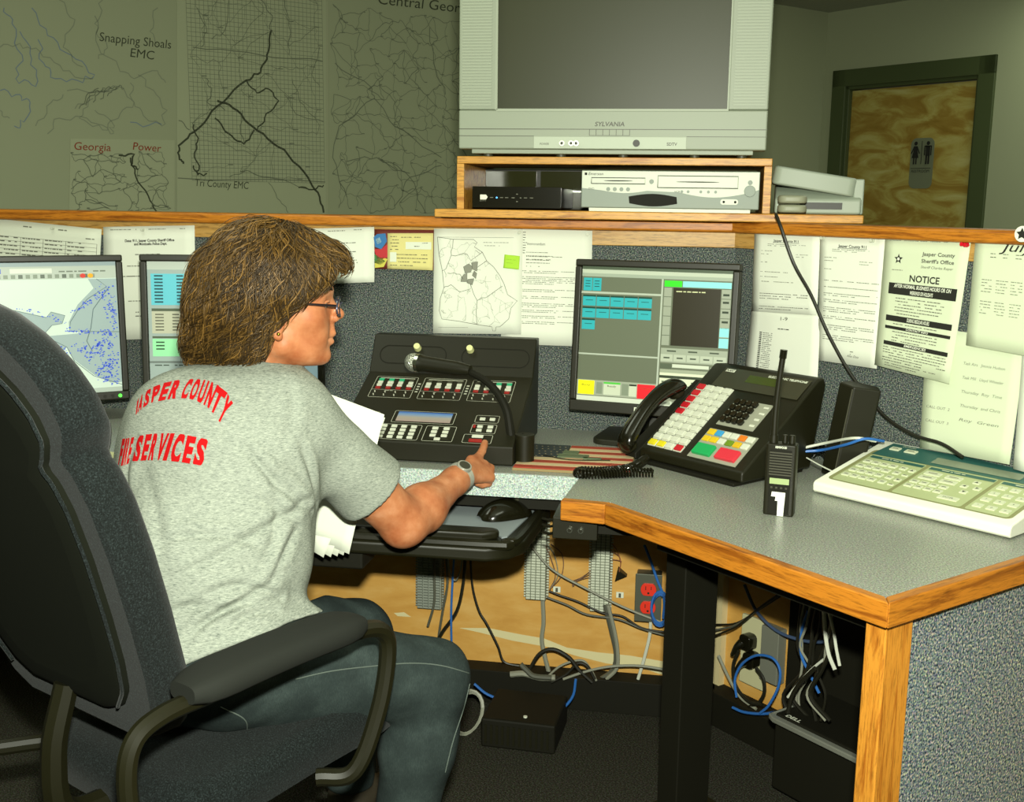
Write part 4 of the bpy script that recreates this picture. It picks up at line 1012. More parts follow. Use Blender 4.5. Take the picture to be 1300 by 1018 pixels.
# ------------------------------------------------------------------ papers pinned to the partitions
class Sheet:
    """a sheet hanging flat against a partition; u,v run 0..1 from its top left corner"""
    def __init__(s, label, wall, quad, off, m, name='pinned_paper', cat='paper', group=None, curl=.006):
        f, inn, rz = (PB, inB, RB) if wall == 'B' else (PR, inR, RR)
        n = YB if wall == 'B' else YR
        s.q = [inn(on_plane(a, b, f(0, -.010-off), n)) for a, b in quad]
        s.q = [(x, z) for x, y, z in s.q]; s.off = .010+off; s.curl = curl
        cx = sum(x for x, z in s.q)/4; zb = min(z for x, z in s.q); s.c = (cx, zb)
        s.t = thing(name, label, cat, f(cx, -s.off, zb), rz, group)
        N = 8; vs = []; fs = []
        for j in range(N+1):
            for i in range(N+1): vs.append(s.pt(i/N, j/N, 0))
        for j in range(N):
            for i in range(N):
                a = j*(N+1)+i; fs.append((a, a+N+1, a+N+2, a+1))
        mb = MB(); mb.add(vs, fs); o = build('sheet', mb, m, s.t, sm=60)
        sd = o.modifiers.new('t', 'SOLIDIFY'); sd.thickness = .0004; sd.offset = -1
        s.mb = MB(); s.mi = []; s.tb = MB()
        s.W = math.hypot(s.q[1][0]-s.q[0][0], s.q[1][1]-s.q[0][1]); s.Hh = math.hypot(s.q[3][0]-s.q[0][0], s.q[3][1]-s.q[0][1])
    def pt(s, u, v, z):
        a, b, c, d = s.q
        x = (a[0]*(1-u)+b[0]*u)*(1-v)+(d[0]*(1-u)+c[0]*u)*v
        y = (a[1]*(1-u)+b[1]*u)*(1-v)+(d[1]*(1-u)+c[1]*u)*v
        dep = s.curl*v*v*(.4+.6*u) if s.curl else 0
        return Vector((x-s.c[0], -dep-z, y-s.c[1]))
    def m(s, mt):
        if mt not in s.mi: s.mi.append(mt)
        return s.mi.index(mt)
    def draw(s, fn, *a, mt=None, **k):
        """draw in paper metres (x right, y down from the top left), then lay it on the sheet"""
        t = MB(); getattr(t, fn)(*a, **k); mi = s.m(mt or M_INK)
        vs = []
        for p in t.v:
            vs.append(s.pt(p.x/s.W, -p.y/s.Hh, .0009+p.z))
        (s.tb if fn == 'text' else s.mb).add(vs, t.f, mi)
        return s
    I4 = Matrix.Identity(4)
    def text(s, tx, x, y, w, h, al='L', mt=None, **k): return s.draw('text', tx, s.I4, x*s.W, -y*s.Hh, w*s.W if w else None, h*s.Hh, al=al, mt=mt, **k)
    def lines(s, x, y, w, n, pitch, h, seed=1, mt=None, **k): return s.draw('dashes', s.I4, x*s.W, -y*s.Hh, w*s.W, n, pitch*s.Hh, h*s.Hh*.62, random.Random(seed), mt=mt or M_INKL, **k)
    def rect(s, x0, y0, x1, y1, mt=None, z=0.): return s.draw('quad', x0*s.W, -y1*s.Hh, x1*s.W, -y0*s.Hh, z, mt=mt)
    def rib(s, pts, w, mt=None): return s.draw('ribbon', [(x*s.W, -y*s.Hh) for x, y in pts], w, mt=mt)
    def done(s, name='printing'):
        if s.mb.v: build(name, s.mb, s.mi, s.t, sm=0)
        if s.tb.v: build('lettering', s.tb, s.mi, s.t, sm=0)
    def pin(s, u, v, m, label):
        p = s.t.matrix_basis @ s.pt(u, v, 0) if False else (Matrix.Translation(s.t.location) @ s.t.rotation_euler.to_matrix().to_4x4()) @ s.pt(u, v, .0005)
        o = thing('push_pin', label, 'push pin', p, s.t.rotation_euler.z)
        mb = MB(); mb.cyl((0, 0, 0), (0, -.003, 0), .0045, .0045, 12); mb.cyl((0, -.003, 0), (0, -.009, 0), .0028, .004, 12); build('head', mb, m, o)
m_clear = mat('clear_pin', '#c9cdbb', .2); m_redpin = mat('red_pin', '#c81424', .35)
M_GREENP = mat('pale_green_paper', '#cdd6b8', .85, spec=.15)
s = Sheet('white duty roster table pinned above the street map monitor', 'B', [(-30, 275), (129, 291), (123, 400), (-35, 392)], 0, M_PAPER)
s.lines(.66, .06, .1, 1, .1, .02); s.lines(.38, .06, .1, 1, .1, .02); s.lines(.88, .13, .08, 1, .1, .02)
for x in (.2, .38, .56, .74):
    s.lines(x, .19, .15, 6, .045, .016, int(x*100), mt=M_INKM)
for k in range(7): s.rect(.18, .175+k*.045, .97, .178+k*.045, M_INKM)
for x in (.18, .365, .545, .725, .97): s.rect(x, .175, x+.003, .45, M_INKM)
s.lines(.22, .5, .7, 5, .06, .018, 5); s.done(); s.pin(.62, .04, m_clear, 'clear push pin at the top of the duty roster')
s = Sheet('white letter headed Jasper County Sheriff Office, left of the seated person', 'B', [(131, 288), (247, 286), (249, 428), (133, 432)], .001, M_PAPER2)
s.lines(.08, .03, .3, 1, .1, .01); s.lines(.5, .03, .22, 1, .1, .01); s.lines(.84, .03, .07, 1, .1, .01)
s.text('Date: 911, Jasper County Sheriff Office', .24, .135, .54, .022, bold=.03); s.text('and Monticello Police Dept.', .34, .165, .36, .022, bold=.03)
s.lines(.35, .25, .35, 1, .1, .012, mt=M_INKM); s.lines(.26, .35, .5, 2, .09, .012); s.lines(.2, .44, .4, 1, .03, .012); s.lines(.42, .52, .3, 4, .028, .012, 3, mt=M_INKM); s.lines(.27, .66, .4, 1, .03, .012); s.lines(.35, .76, .3, 2, .035, .012, 4, mt=M_INKM)
s.done(); s.pin(.44, .03, m_clear, 'clear push pin holding the sheriff office letter')
s = Sheet('white typed letter pinned right behind the seated person\'s head', 'B', [(358, 291), (475, 288), (476, 358), (360, 362)], .0, M_PAPER2)
s.lines(.5, .06, .2, 1, .1, .02); s.lines(.78, .05, .12, 1, .1, .02)
for y, n in ((.28, 2), (.44, 2), (.55, 4)): s.lines(.3, y, .55, n, .045, .02, n, mt=M_INKM)
s.done()
s = Sheet('brown picture folder with bright painted design peeking from behind a yellow card', 'B', [(474, 291), (551, 292), (552, 343), (476, 341)], .0, mat('folder_brown', '#6b2a1c', .6), name='picture_folder', cat='folder', curl=0)
for pts, c in (([(0.0, .2), (.06, .12), (.2, .1), (.22, .3), (.12, .5), (.02, .45)], '#2b6fa8'), ([(0., .5), (.12, .5), (.24, .35), (.22, .7), (.05, .8)], '#b8242a'), ([(0, .8), (.14, .7), (.22, .75), (.15, .95), (0, .98)], '#c8c04a'), ([(.03, .25), (.1, .2), (.13, .32), (.06, .38)], '#9fc6d8'), ([(.0, .62), (.18, .8), (.1, .9), (0, .85)], '#3a7a3a')):
    s.draw('poly', [(x*s.W, -y*s.Hh) for x, y in pts][::-1], mt=mat('folder_'+c.lstrip('#'), c, .6))
s.done('painted_design')
s = Sheet('pale yellow typed card pinned left of the Georgia map', 'B', [(492, 296), (550, 296), (550, 343), (492, 341)], .002, M_YEL, name='index_card', cat='card')
s.rect(.4, .24, .96, .44, M_PAPER); s.lines(.5, .28, .4, 2, .09, .03, 2, mt=M_INK); s.lines(.06, .1, .2, 5, .09, .03, 3, mt=M_INKM); s.lines(.06, .6, .85, 4, .1, .03, 4, mt=M_INKM); s.rect(.06, .53, .2, .8, M_PAPER)
s.lines(.3, .12, .5, 1, .1, .03, 3, mt=M_INKM); s.done()
s = Sheet('white memorandum sheet pinned between the Georgia map and the monitor', 'B', [(638, 290), (752, 293), (750, 440), (636, 436)], .001, M_PAPER2)
s.text('memorandum', .28, .135, .20, .024, mt=M_INKM); s.lines(.23, .03, .05, 9, .022, .009, 6, mt=M_INKM); s.lines(.0, .02, .06, 9, .022, .009, 6, mt=M_INKM); s.lines(.05, .1, .13, 1, .1, .012)
s.lines(.27, .2, .3, 5, .03, .009, 7); s.lines(.27, .235, .42, 2, .03, .009, 7)
for y, n in ((.36, 2), (.41, 5), (.52, 2), (.58, 2), (.64, 3), (.70, 2), (.75, 2), (.80, 2)): s.lines(.22, y, .62, n, .015, .007, n+int(y*50), mt=M_INKM)
s.done(); s.pin(.95, .03, m_clear, 'clear push pin at the right corner of the memorandum')
s = Sheet('white county map of Georgia with a grey shaded cluster, pinned above the radio console', 'B', [(551, 290), (664, 291), (662, 424), (550, 423)], .003, M_PAPER2)
GA = [(.04, .08), (.22, .10), (.45, .10), (.49, .13), (.46, .17), (.55, .22), (.6, .3), (.68, .36), (.75, .44), (.8, .52), (.84, .62), (.95, .68), (.88, .75), (.86, .85), (.8, .9), (.76, .93), (.72, .93), (.71, .97), (.68, .97), (.67, .93), (.5, .91), (.3, .88), (.1, .86), (.07, .78), (.08, .66), (.12, .56), (.1, .4), (.06, .25), (.04, .08)]
s.rib(GA, .0011, M_INKM)
r = random.Random(6)
from math import hypot
def inpoly(x, y, P):
    c = False; j = len(P)-1
    for i in range(len(P)):
        if (P[i][1] > y) != (P[j][1] > y) and x < (P[j][0]-P[i][0])*(y-P[i][1])/(P[j][1]-P[i][1])+P[i][0]: c = not c
        j = i
    return c
pts = [(r.uniform(.03, .95), r.uniform(.08, .95)) for _ in range(330)]; pts = [p for p in pts if inpoly(*p, GA)]
for i, p in enumerate(pts):
    for d_, j in sorted((hypot(p[0]-q[0], p[1]-q[1]), j) for j, q in enumerate(pts) if j != i)[:3]:
        if j > i: s.rib([p, pts[j]], .0004, M_INKL)
for P in ([(.22, .1), (.2, .25), (.14, .38), (.1, .4)], [(.2, .25), (.38, .24), (.42, .3), (.55, .22)], [(.45, .45), (.5, .36), (.6, .3)], [(.12, .56), (.2, .53), (.3, .6), (.42, .57), (.42, .52), (.46, .62), (.5, .68), (.49, .78), (.5, .91)], [(.5, .68), (.62, .64), (.68, .6), (.78, .54)], [(.16, .42), (.3, .43), (.34, .48)]):
    s.rib(wig(P[0], P[1], .01, 4, r)+[p for p in P[1:]], .0011, M_INKM)
mg = mat('shaded_county', '#8a8c7e', .8)
for P in ([(.34, .36), (.40, .33), (.44, .36), (.42, .41), (.36, .42)], [(.43, .32), (.50, .31), (.49, .40), (.44, .38)], [(.35, .43), (.38, .42), (.38, .50), (.31, .50), (.32, .46)], [(.39, .48), (.46, .47), (.44, .53), (.38, .51)], [(.46, .40), (.49, .42), (.48, .47), (.44, .44)]):
    s.draw('poly', [(x*s.W, -y*s.Hh, )[:2] for x, y in P][::-1], mt=mg); s.rib(P+[P[0]], .0014, M_INKM)
s.rib([(.04, .08), (.9, .08)], .0006, M_INKM); s.lines(.56, .13, .3, 2, .03, .008, 3); s.rib([(.06, .94), (.4, .94)], .0006, M_INKM)
s.done(); s.pin(.96, .03, m_clear, 'clear push pin at the corner of the Georgia map')
s = Sheet('small bright green sticky note stuck between map and memorandum', 'B', [(640.5, 323), (660, 325), (659, 342), (639, 340)], .006, mat('green_note', '#a8d838', .8), name='sticky_note', cat='sticky note', curl=.004)
s.lines(.15, .35, .6, 2, .25, .04, 3, mt=mat('note_ink', '#7fa032', .8)); s.done()
# right hand partition
s = Sheet('white handwritten shift page hanging lowest right of the cable', 'R', [(1176, 415), (1302, 432), (1285, 589), (1169, 568)], .0, M_GREENP, curl=.01)
for k, (a, b) in enumerate((('', 'Task Airs   Jimmie Hudson'), ('', 'Task Mill   Lloyd Wheeler'), ('', 'Thursday  Roy  Time'), ('CALL OUT  2', 'Thursday  and Chris'), ('CALL OUT  3', 'Roy  Green'))):
    y = .26+k*.115
    if a: s.text(a, .05, y+.05, .26, .022, mt=M_INKL, shear=.2)
    s.text(b, .42, y, .42, .024, mt=M_INKL, shear=.2)
s.done()
s = Sheet('white page curling at the far right edge below the July calendar', 'R', [(1298, 445), (1392, 462), (1385, 622), (1287, 595)], .002, M_PAPER2); s.done()
s = Sheet('white letter headed Jasper County 911, leftmost on the right hand partition', 'R', [(958, 293), (1041, 297), (1039, 400), (955, 395)], .0, M_PAPER2)
s.text('Jasper County 911', .5, .12, .38, .028, al='C', bold=.02); s.rect(.30, .127, .70, .131, M_INK); s.lines(.22, .155, .6, 2, .02, .01, 3); s.lines(.12, .24, .2, 2, .04, .01, 4); s.lines(.66, .27, .2, 2, .03, .01, 4); s.lines(.12, .38, .12, 1, .04, .012, 4); s.lines(.12, .5, .45, 1, .04, .012, 4); s.lines(.12, .56, .3, 1, .04, .012, 4); s.lines(.14, .62, .5, 1, .04, .012, 5); s.lines(.12, .77, .75, 3, .03, .012, 6, mt=M_INKM); s.lines(.12, .93, .78, 2, .03, .012, 7, mt=M_INKM)
s.done()
s = Sheet('white numbered name list pinned behind the telephone', 'R', [(954.5, 389.5), (1041, 394), (1039.5, 489), (946, 472)], .002, M_PAPER2)
s.text('1-9', .5, .17, .1, .05, al='C', mt=M_INKM); s.lines(.42, .3, .16, 1, .1, .02, 3, mt=M_INK)
for k in range(22): s.rect(.16, .36+k*.028, .195, .375+k*.028, M_INK); s.lines(.21, .375+k*.028, .14, 1, .1, .012, k, mt=M_INK)
s.done()
s = Sheet('white letter headed Jasper County 911, in the middle beside the green notice', 'R', [(1041, 297), (1127, 301), (1115, 468), (1039, 457)], .001, M_PAPER2)
s.text('Jasper County 911', .5, .095, .42, .022, al='C', bold=.02); s.rect(.28, .10, .72, .103, M_INK); s.lines(.2, .115, .6, 2, .014, .007, 3); s.lines(.08, .18, .2, 2, .025, .007, 3); s.lines(.62, .2, .2, 2, .02, .007, 3); s.lines(.08, .27, .12, 1, .025, .007, 3)
for y, n in ((.36, 1), (.41, 1), (.46, 2), (.51, 2), (.57, 3), (.64, 2), (.71, 3), (.79, 3)): s.lines(.08, y, .86, n, .016, .007, n+int(y*60), mt=M_INKM)
s.text('Allen Doss', .5, .94, .2, .018, mt=M_INKM, shear=.4); s.lines(.55, .9, .06, 2, .02, .01, 2); s.done(); s.pin(.06, .03, m_clear, 'clear push pin between the two Jasper County letters'); s.pin(.8, .03, m_clear, 'clear push pin left of the green notice')
s = Sheet('pale green calendar page with large script heading at the right edge', 'R', [(1239, 296.5), (1347, 301), (1345, 459), (1227, 438)], .004, M_GREENP)
s.text('July', .30, .14, .42, .085, shear=.35, mt=M_INK)
for c in range(6): s.lines(.2+c*.15, .17, .09, 2, .03, .01, c, mt=M_INKM)
for rr_ in range(6):
    for c in range(5): 
        if rr_ < 2: s.lines(.12+c*.17, .40+rr_*.19, .14, 5, .026, .010, rr_*5+c, mt=M_INKL)
        s.lines(.16+c*.17, .36+rr_*.14 if rr_ > 1 else .36+rr_*.19, .02, 1, .02, .010, 3, mt=M_INKL)
s.done()
o = thing('round_magnet', 'round black and white sheriff star badge magnet at the top right frame edge', 'magnet', on_plane(1299, 297, PR(0, -.036), YR), RR)
mb = MB(); mb.cyl((0, 0, 0), (0, -.004, 0), .015, seg=24); build('disc', mb, M_WHITE, o); mb = MB(); mb.poly([((.012 if q % 2 == 0 else .006)*math.sin(q*math.pi/5), (.012 if q % 2 == 0 else .006)*math.cos(q*math.pi/5)) for q in range(10)][::-1], 0, 0, wallM(0, -.0045, 0)); build('star', mb, M_INK, o, sm=0)
s = Sheet('pale green NOTICE sheet from the Jasper County Sheriff\'s Office', 'R', [(1124, 300), (1233, 303.5), (1207, 487), (1111, 463)], .006, M_GREENP)
s.draw('poly', [((.19+(.055 if q % 2 == 0 else .024)*math.sin(q*math.pi/5))*s.W, (-.165)*s.Hh+(.055 if q % 2 == 0 else .024)*s.W*math.cos(q*math.pi/5)) for q in range(10)][::-1]); s.lines(.12, .25, .14, 1, .1, .008)
s.draw('disc', .19*s.W, -.165*s.Hh, .016*s.W, .0003, mt=M_PAPER)
for k, tx in enumerate(('Jasper County', "Sheriff's Office")): s.text(tx, .66, .13+k*.05, .38, .026, al='C', mt=M_INKM, bold=.02)
s.text('Sheriff Charles Roper', .66, .22, .38, .018, al='C', mt=M_INKM, shear=.2); s.lines(.06, .03, .7, 1, .1, .006, 2)
s.text('NOTICE', .53, .325, .36, .048, al='C', bold=.02)
def bar(y0, y1, tx, x0=.1, x1=.93):
    s.rect(x0, y0, x1, y1, M_INK)
    n = len(tx); hh = (y1-y0)/n*.62
    for k, q in enumerate(tx): s.text(q, (x0+x1)/2, y0+(y1-y0)*(k+.82)/n-.002, (x1-x0)*(.84 if len(q) > 24 else .34), hh, al='C', mt=M_WHITE, z=.0004, bold=.02, shear=.15)
bar(.345, .430, ('AFTER NORMAL BUSINESS HOURS OR ON', 'WEEKENDS OR HOLIDAYS'))
s.lines(.2, .46, .62, 6, .023, .009, 3, mt=M_INKM); bar(.592, .635, ('DURING REGULAR HOURS',)); s.lines(.2, .655, .62, 1, .02, .009, 3, mt=M_INKM); bar(.672, .695, ('CONTACT INFO',)); s.lines(.2, .715, .6, 4, .022, .009, 6, mt=M_INKM)
bar(.79, .82, ('EMERGENCIES',)); s.lines(.1, .84, .84, 6, .02, .009, 9, mt=M_INKM); s.lines(.14, .96, .7, 2, .018, .008, 9, mt=M_INKM)
s.done(); s.pin(.93, .035, m_redpin, 'red push pin at the top right of the NOTICE sheet'); s.pin(.97, .04, m_redpin, 'second red push pin, right of its twin on the NOTICE sheet')
# ------------------------------------------------------------------ keyboard tray and mouse
ty = .64
t = thing('keyboard_tray', 'black keyboard tray with rounded corner pulled out under the rear desk', 'keyboard tray', PB(-.60, -.52, 0), RB)
o = [(-.42, .17), (-.42, -.19), (.12, -.19), (.165, -.165), (.19, -.12), (.205, .15), (.19, .17)]
build('tray', MB().prism(o, ty-.035, ty-.004), M_BLK, t, bev=.010, seg=3)
rim = [(-.42, -.176), (.115, -.176), (.152, -.155), (.176, -.115), (.190, .155)]
mb = MB(); mb.tube([(x, y, ty-.002) for x, y in rim], [.010, .010], 8, n=4); build('rim', mb, M_BLK, t)
mb = MB(); mb.prism([(-.40, -.152), (.105, -.152), (.135, -.13), (.135, -.115), (.120, -.105), (-.40, -.105)], ty-.004, ty+.016); build('palm_rest', mb, M_BLK, t, bev=.008, seg=3)
build('tray_mechanism', MB().bx(-.33, -.14, -.17, .12, ty-.075, ty-.034), M_BLK2, t, bev=.006)
mp = mat('mouse_pad', '#8a9396', .6); build('mouse_pad', MB().prism([(-.09, -.10), (.128, -.10), (.14, -.12), (.15, -.11), (.178, .12), (-.02, .13)], ty-.004, ty-.001), mp, t, sm=0)
mb = MB(); mb.tube([(-.16, .10, ty), (-.05, .125, ty+.03), (.05, .15, ty+.02), (.14, .16, ty)], [.010, .010], 8); build('tray_arm', mb, M_BLK, t)
mp_ = on_z(640, 655, ty); mo = thing('computer_mouse', 'glossy black computer mouse on the grey pad of the keyboard tray', 'mouse', mp_, rad(-62)); mo.scale = (1.1, 1.05, 1.1)
mb = MB(); n = 20; rings = [(-.058, .012, .008), (-.050, .026, .018), (-.03, .034, .032), (0, .034, .038), (.03, .031, .032), (.05, .024, .018), (.06, .012, .008)]
vs = []; 
for y, rx, h_ in rings:
    for k in range(n//2+1):
        a = math.pi*k/(n//2); vs.append((rx*math.cos(a), y, h_*math.sin(a)))
m_ = n//2+1; fs = []
for i in range(len(rings)-1):
    for k in range(m_-1): fs.append((i*m_+k, i*m_+k+1, (i+1)*m_+k+1, (i+1)*m_+k))
mb.add(vs, fs); b_ = build('shell', mb, M_GLOSS, mo, sm=80, label='glossy shell'); sd = b_.modifiers.new('s', 'SUBSURF'); sd.levels = sd.render_levels = 2
mb = MB(); mb.cyl((-.004, .034, .031), (.004, .034, .031), .009, seg=14); build('scroll_wheel', mb, M_DKGREY, mo)
kb_ = PB(-.86, -.54, ty+.0); 
cable_thing('cable', 'white plastic stylus end lying behind the mouse under the desk', [on_z(650, 634, ty+.012), on_z(665, 628, ty+.012)], .004, C_WHITE)

# ------------------------------------------------------------------ things on the board under the desk
def bd(px, py, y=-.012): return onB(px, py, y)
m_block = mat('punch_block', '#ccd1bd', .6); m_blockd = mat('punch_block_grey', '#8b9186', .6); m_dark = mat('block_dark', '#6b7060', .6)
def punch_block(label, px, z0, z1, w, m, off=0.):
    p = onB(px, 700, -.003); x, y, _ = inB(p)
    t = thing('punch_down_block', label, 'terminal block', PB(x, -.002, z0), RB, None)
    Hh = z1-z0
    build('base', MB().bx(-w/2, w/2, -.030, 0, 0, Hh), m_dark if m is m_block else m_blockd, t, bev=.002)
    rows = int(Hh/.0075)
    for c, x in enumerate((-.36, -.12, .12, .36)):
        mb = MB()
        for k in range(rows): z = .004+k*.0075; mb.bx(w*x-w*.10, w*x+w*.10, -.036, -.029, z, z+.0052)
        build('clip_column', mb, m, t, sm=0)
    for s_ in (-1, 1):
        mb = MB()
        for k in range(rows): z = .005+k*.0075; mb.bx(s_*w/2, s_*(w/2+.006), -.022, -.016, z, z+.0035)
        build('wire_comb', mb, m, t, sm=0)
punch_block('grey terminal block on the board nearest the seated person\'s knee', 548, .238, .62, .066, m_blockd)
punch_block('tall pale terminal block in the middle of the board, right of the tray', 683, .285, .67, .054, m_block)
punch_block('pale terminal block on the board under the black knob box', 764, .265, .66, .050, m_block)
# red receptacle box
x, y, z = inB(onB(824, 752, -.004)); t = thing('outlet_box', 'dark steel outlet box with two red receptacles on the board', 'outlet', PB(x, -.001, z), RB)
build('box', MB().bx(-.032, .032, -.045, 0, -.062, .062), mat('outlet_steel', '#4c4f45', .4, metal=.3), t, bev=.004)
mb = MB(); mb.bx(-.034, .034, -.048, -.045, -.064, .064); build('cover', mb, mat('outlet_cover', '#5c5f52', .4, metal=.3), t, bev=.002)
m_ro = mat('red_receptacle', '#e23018', .45)
for z_ in (-.024, .024):
    mb = MB(); mb.prism([(.020*math.cos(a*math.pi/10), max(-.0165, min(.0165, .020*math.sin(a*math.pi/10)))) for a in range(20)], 0, .005, M=wallM(0, -.047, z_)); r_ = build('receptacle', mb, m_ro, t, bev=.001)
    mb = MB(); V = wallM(0, -.0523, z_); mb.quad(-.008, -.001, -.006, .009, 0, 0, V); mb.quad(.006, 0, .008, .009, 0, 0, V); mb.disc(0, -.009, .003, 0, 0, V); build('slots', mb, M_INK, r_, sm=0)
# black knob box under the desk lip
p = onB(735, 672, -.60); x, y, z = inB(p); t = thing('knob_box', 'small black box with two knobs hanging under the oak edge', 'control box', PB(x, -.625, .656), RB)
build('case', MB().bx(-.045, .045, -.055, .05, 0, .044), M_BLK, t, bev=.002)
for dx in (-.010, .012):
    mb = MB(); mb.cyl((dx, -.055, .020), (dx, -.060, .020), .0058, seg=14); k_ = build('knob', mb, M_STEEL, t)
    mb = MB(); mb.cyl((dx, -.060, .020), (dx, -.0615, .020), .0035, seg=12); build('knob_core', mb, M_BLK, k_)
for k, (a, b) in enumerate(((658, 656), (666, 662), (675, 667))):
    cable_thing('cable', ('upper', 'middle', 'lowest')[k]+' black lead running from the keyboard tray to the knob box', [onB(689, a, -.50), onB(700, a+2, -.52), onB(716, b, -.55)], .003, C_BLK)
for px, py in ((707, 748), (787, 755)):
    x, y, z = inB(onB(px, py, -.002)); t = thing('cable_tie_mount', 'small white adhesive cable mount on the board right of the '+('middle' if px < 750 else 'right')+' terminal block', 'cable mount', PB(x, -.001, z), RB)
    build('pad', MB().bx(-.010, .010, -.004, 0, -.008, .008), M_WHITE, t, bev=.001)
    mb = MB(); mb.bx(-.003, .003, -.008, -.004, -.005, .005); build('eye', mb, M_INKM, t)
def wire(label, px, r_, m, y=-.03, ys=None, group=None):
    ys = ys or [y]*len(px)
    return cable_thing('cable', label, [onB(a, b, q) for (a, b), q in zip(px, ys)], r_, m, group)
wire('grey cable dropping down the front of the grey terminal block', [(550, 700), (551, 730), (551, 765), (543, 795)], .0035, C_DKGREY, -.045)
wire('blue network cable hanging straight down beside the grey terminal block', [(577, 700), (575, 730), (573, 770), (573, 805), (574, 830)], .003, C_BLUE, -.06)
wire('grey cable hanging beside the blue one under the tray', [(566, 700), (568, 740), (562, 775), (558, 800), (556, 815)], .0035, C_DKGREY, -.045)
wire('looped white wire hanging just under the tray', [(569, 700), (570, 722), (578, 737), (585, 722), (588, 700)], .002, C_GREY, -.06)
wire('black cable bending left across the board behind the knee', [(591, 700), (588, 740), (580, 775), (563, 800), (556, 812)], .0045, C_BLK, -.055)
wire('thin black cable snaking down the middle of the board', [(597, 705), (600, 745), (608, 775), (618, 792), (632, 820), (640, 840), (662, 846), (668, 850)], .003, C_BLK, -.05)
wire('grey flat cable below the middle terminal block', [(689, 762), (690, 790), (688, 815), (696, 850), (700, 862)], .006, C_GREY, -.03)
wire('slim grey cable running diagonally from the middle block to the right', [(672, 690), (700, 722), (740, 745), (790, 770), (840, 790), (850, 793)], .003, C_GREY, -.06)
wire('striped dark cable running from the mount to the right, upper of two', [(697, 750), (712, 756), (735, 764), (765, 778), (790, 782), (815, 797), (850, 803)], .0025, C_BLK, -.05)
wire('striped dark cable running from the mount to the right, lower of two', [(694, 758), (720, 768), (745, 780), (785, 786), (815, 798), (850, 808)], .0028, C_DKGREY, -.045)
wire('thick grey cable bundle falling from the right terminal block', [(768, 768), (776, 800), (782, 830), (778, 850), (762, 862), (745, 868)], .0065, C_DKGREY, -.04)
wire('second grey cable in the bundle falling from the right terminal block', [(772, 768), (780, 800), (784, 825), (783, 848), (770, 862)], .005, C_GREY, -.05)
wire('white cable dropping from the red receptacle box', [(826, 780), (825, 805), (818, 835), (810, 862)], .0045, C_WHITE, -.04)
wire('black arched cable standing above the floor channel', [(672, 850), (685, 830), (702, 824), (722, 834), (735, 850), (752, 866)], .005, C_BLK, -.08)
wire('second black cable under the arched one', [(700, 866), (720, 855), (733, 842), (745, 845), (755, 862)], .004, C_BLK, -.07)
wire('thin white wire arching over the floor cables', [(692, 862), (712, 845), (738, 838), (750, 850), (757, 864)], .003, C_GREY, -.06)
wire('fat grey cable end lying on the floor channel', [(648, 856), (665, 855), (685, 860), (705, 860)], .008, C_GREY, -.075)
wire('second fat grey cable end lying on the floor channel', [(661, 843), (668, 850), (678, 858), (700, 860)], .007, C_DKGREY, -.085)
wire('grey cable rising from the floor bundle to the right', [(715, 862), (745, 852), (775, 846), (810, 845), (846, 850)], .0035, C_GREY, -.08)
wire('blue network cable looping in front of the black floor channel', [(602, 868), (620, 882), (650, 892), (690, 902), (712, 900), (727, 884), (731, 862)], .0035, C_BLUE, -.16)
wire('blue network cable climbing behind the red receptacle box', [(818, 692), (826, 712), (834, 735), (843, 760), (842, 785)], .0035, C_BLUE, -.06)
t0 = None
for k in range(4):
    c0 = onB(838, 775, -.07); o = thing('cable_coil', 'coiled blue network cable hanging beside the red receptacle box', 'cable', c0, RB, 'loops of blue cable by the receptacle')
    mb = MB(); mb.tube([(.022*math.cos(a), -.003*k, .042*math.sin(a)+.004*k) for a in [q*math.pi/10 for q in range(21)]], [.0032, .0032], 6, smooth=False); build('loop', mb, C_BLUE, o)
for k, (dx, s_) in enumerate(((0, 1), (5, .8), (-3, 1.1))):
    wire('thin loose wires fringing the middle terminal block', [(694+dx, 690), (704+dx*2, 705), (708+dx, 730), (698, 748)], .0012, mat('wire_rust', '#7a5a44', .6) if k else C_GREY, -.035, group='fringe of thin wires at the middle block')
for k in range(3):
    wire('thin rust coloured wires left of the right terminal block', [(751, 724+k*4), (738-k*2, 733+k*2), (727, 738+k*3), (729, 743)], .001, mat('wire_rust', '#7a5a44', .6), -.03, group='rust wires at the right block')
for k in range(3):
    wire('thin coloured wires sprouting right of the right terminal block', [(777, 690+k*10), (784+k*2, 700+k*6), (788, 715), (786, 726)], .001, mat('wire_brown', '#8a5030', .6), -.03, group='coloured wires right of the right block')
x, y, z = inB(onB(787, 731, -.02)); t = thing('cable_clip', 'small black plastic clip on the board right of the right terminal block', 'clip', PB(x, -.001, z), RB); build('body', MB().add([(-.012, 0, -.012), (.018, 0, 0), (-.006, 0, .02), (-.012, -.03, -.012), (.018, -.02, 0), (-.006, -.03, .02)], [(0, 1, 2), (5, 4, 3), (0, 3, 4, 1), (1, 4, 5, 2), (2, 5, 3, 0)]), M_BLK, t)
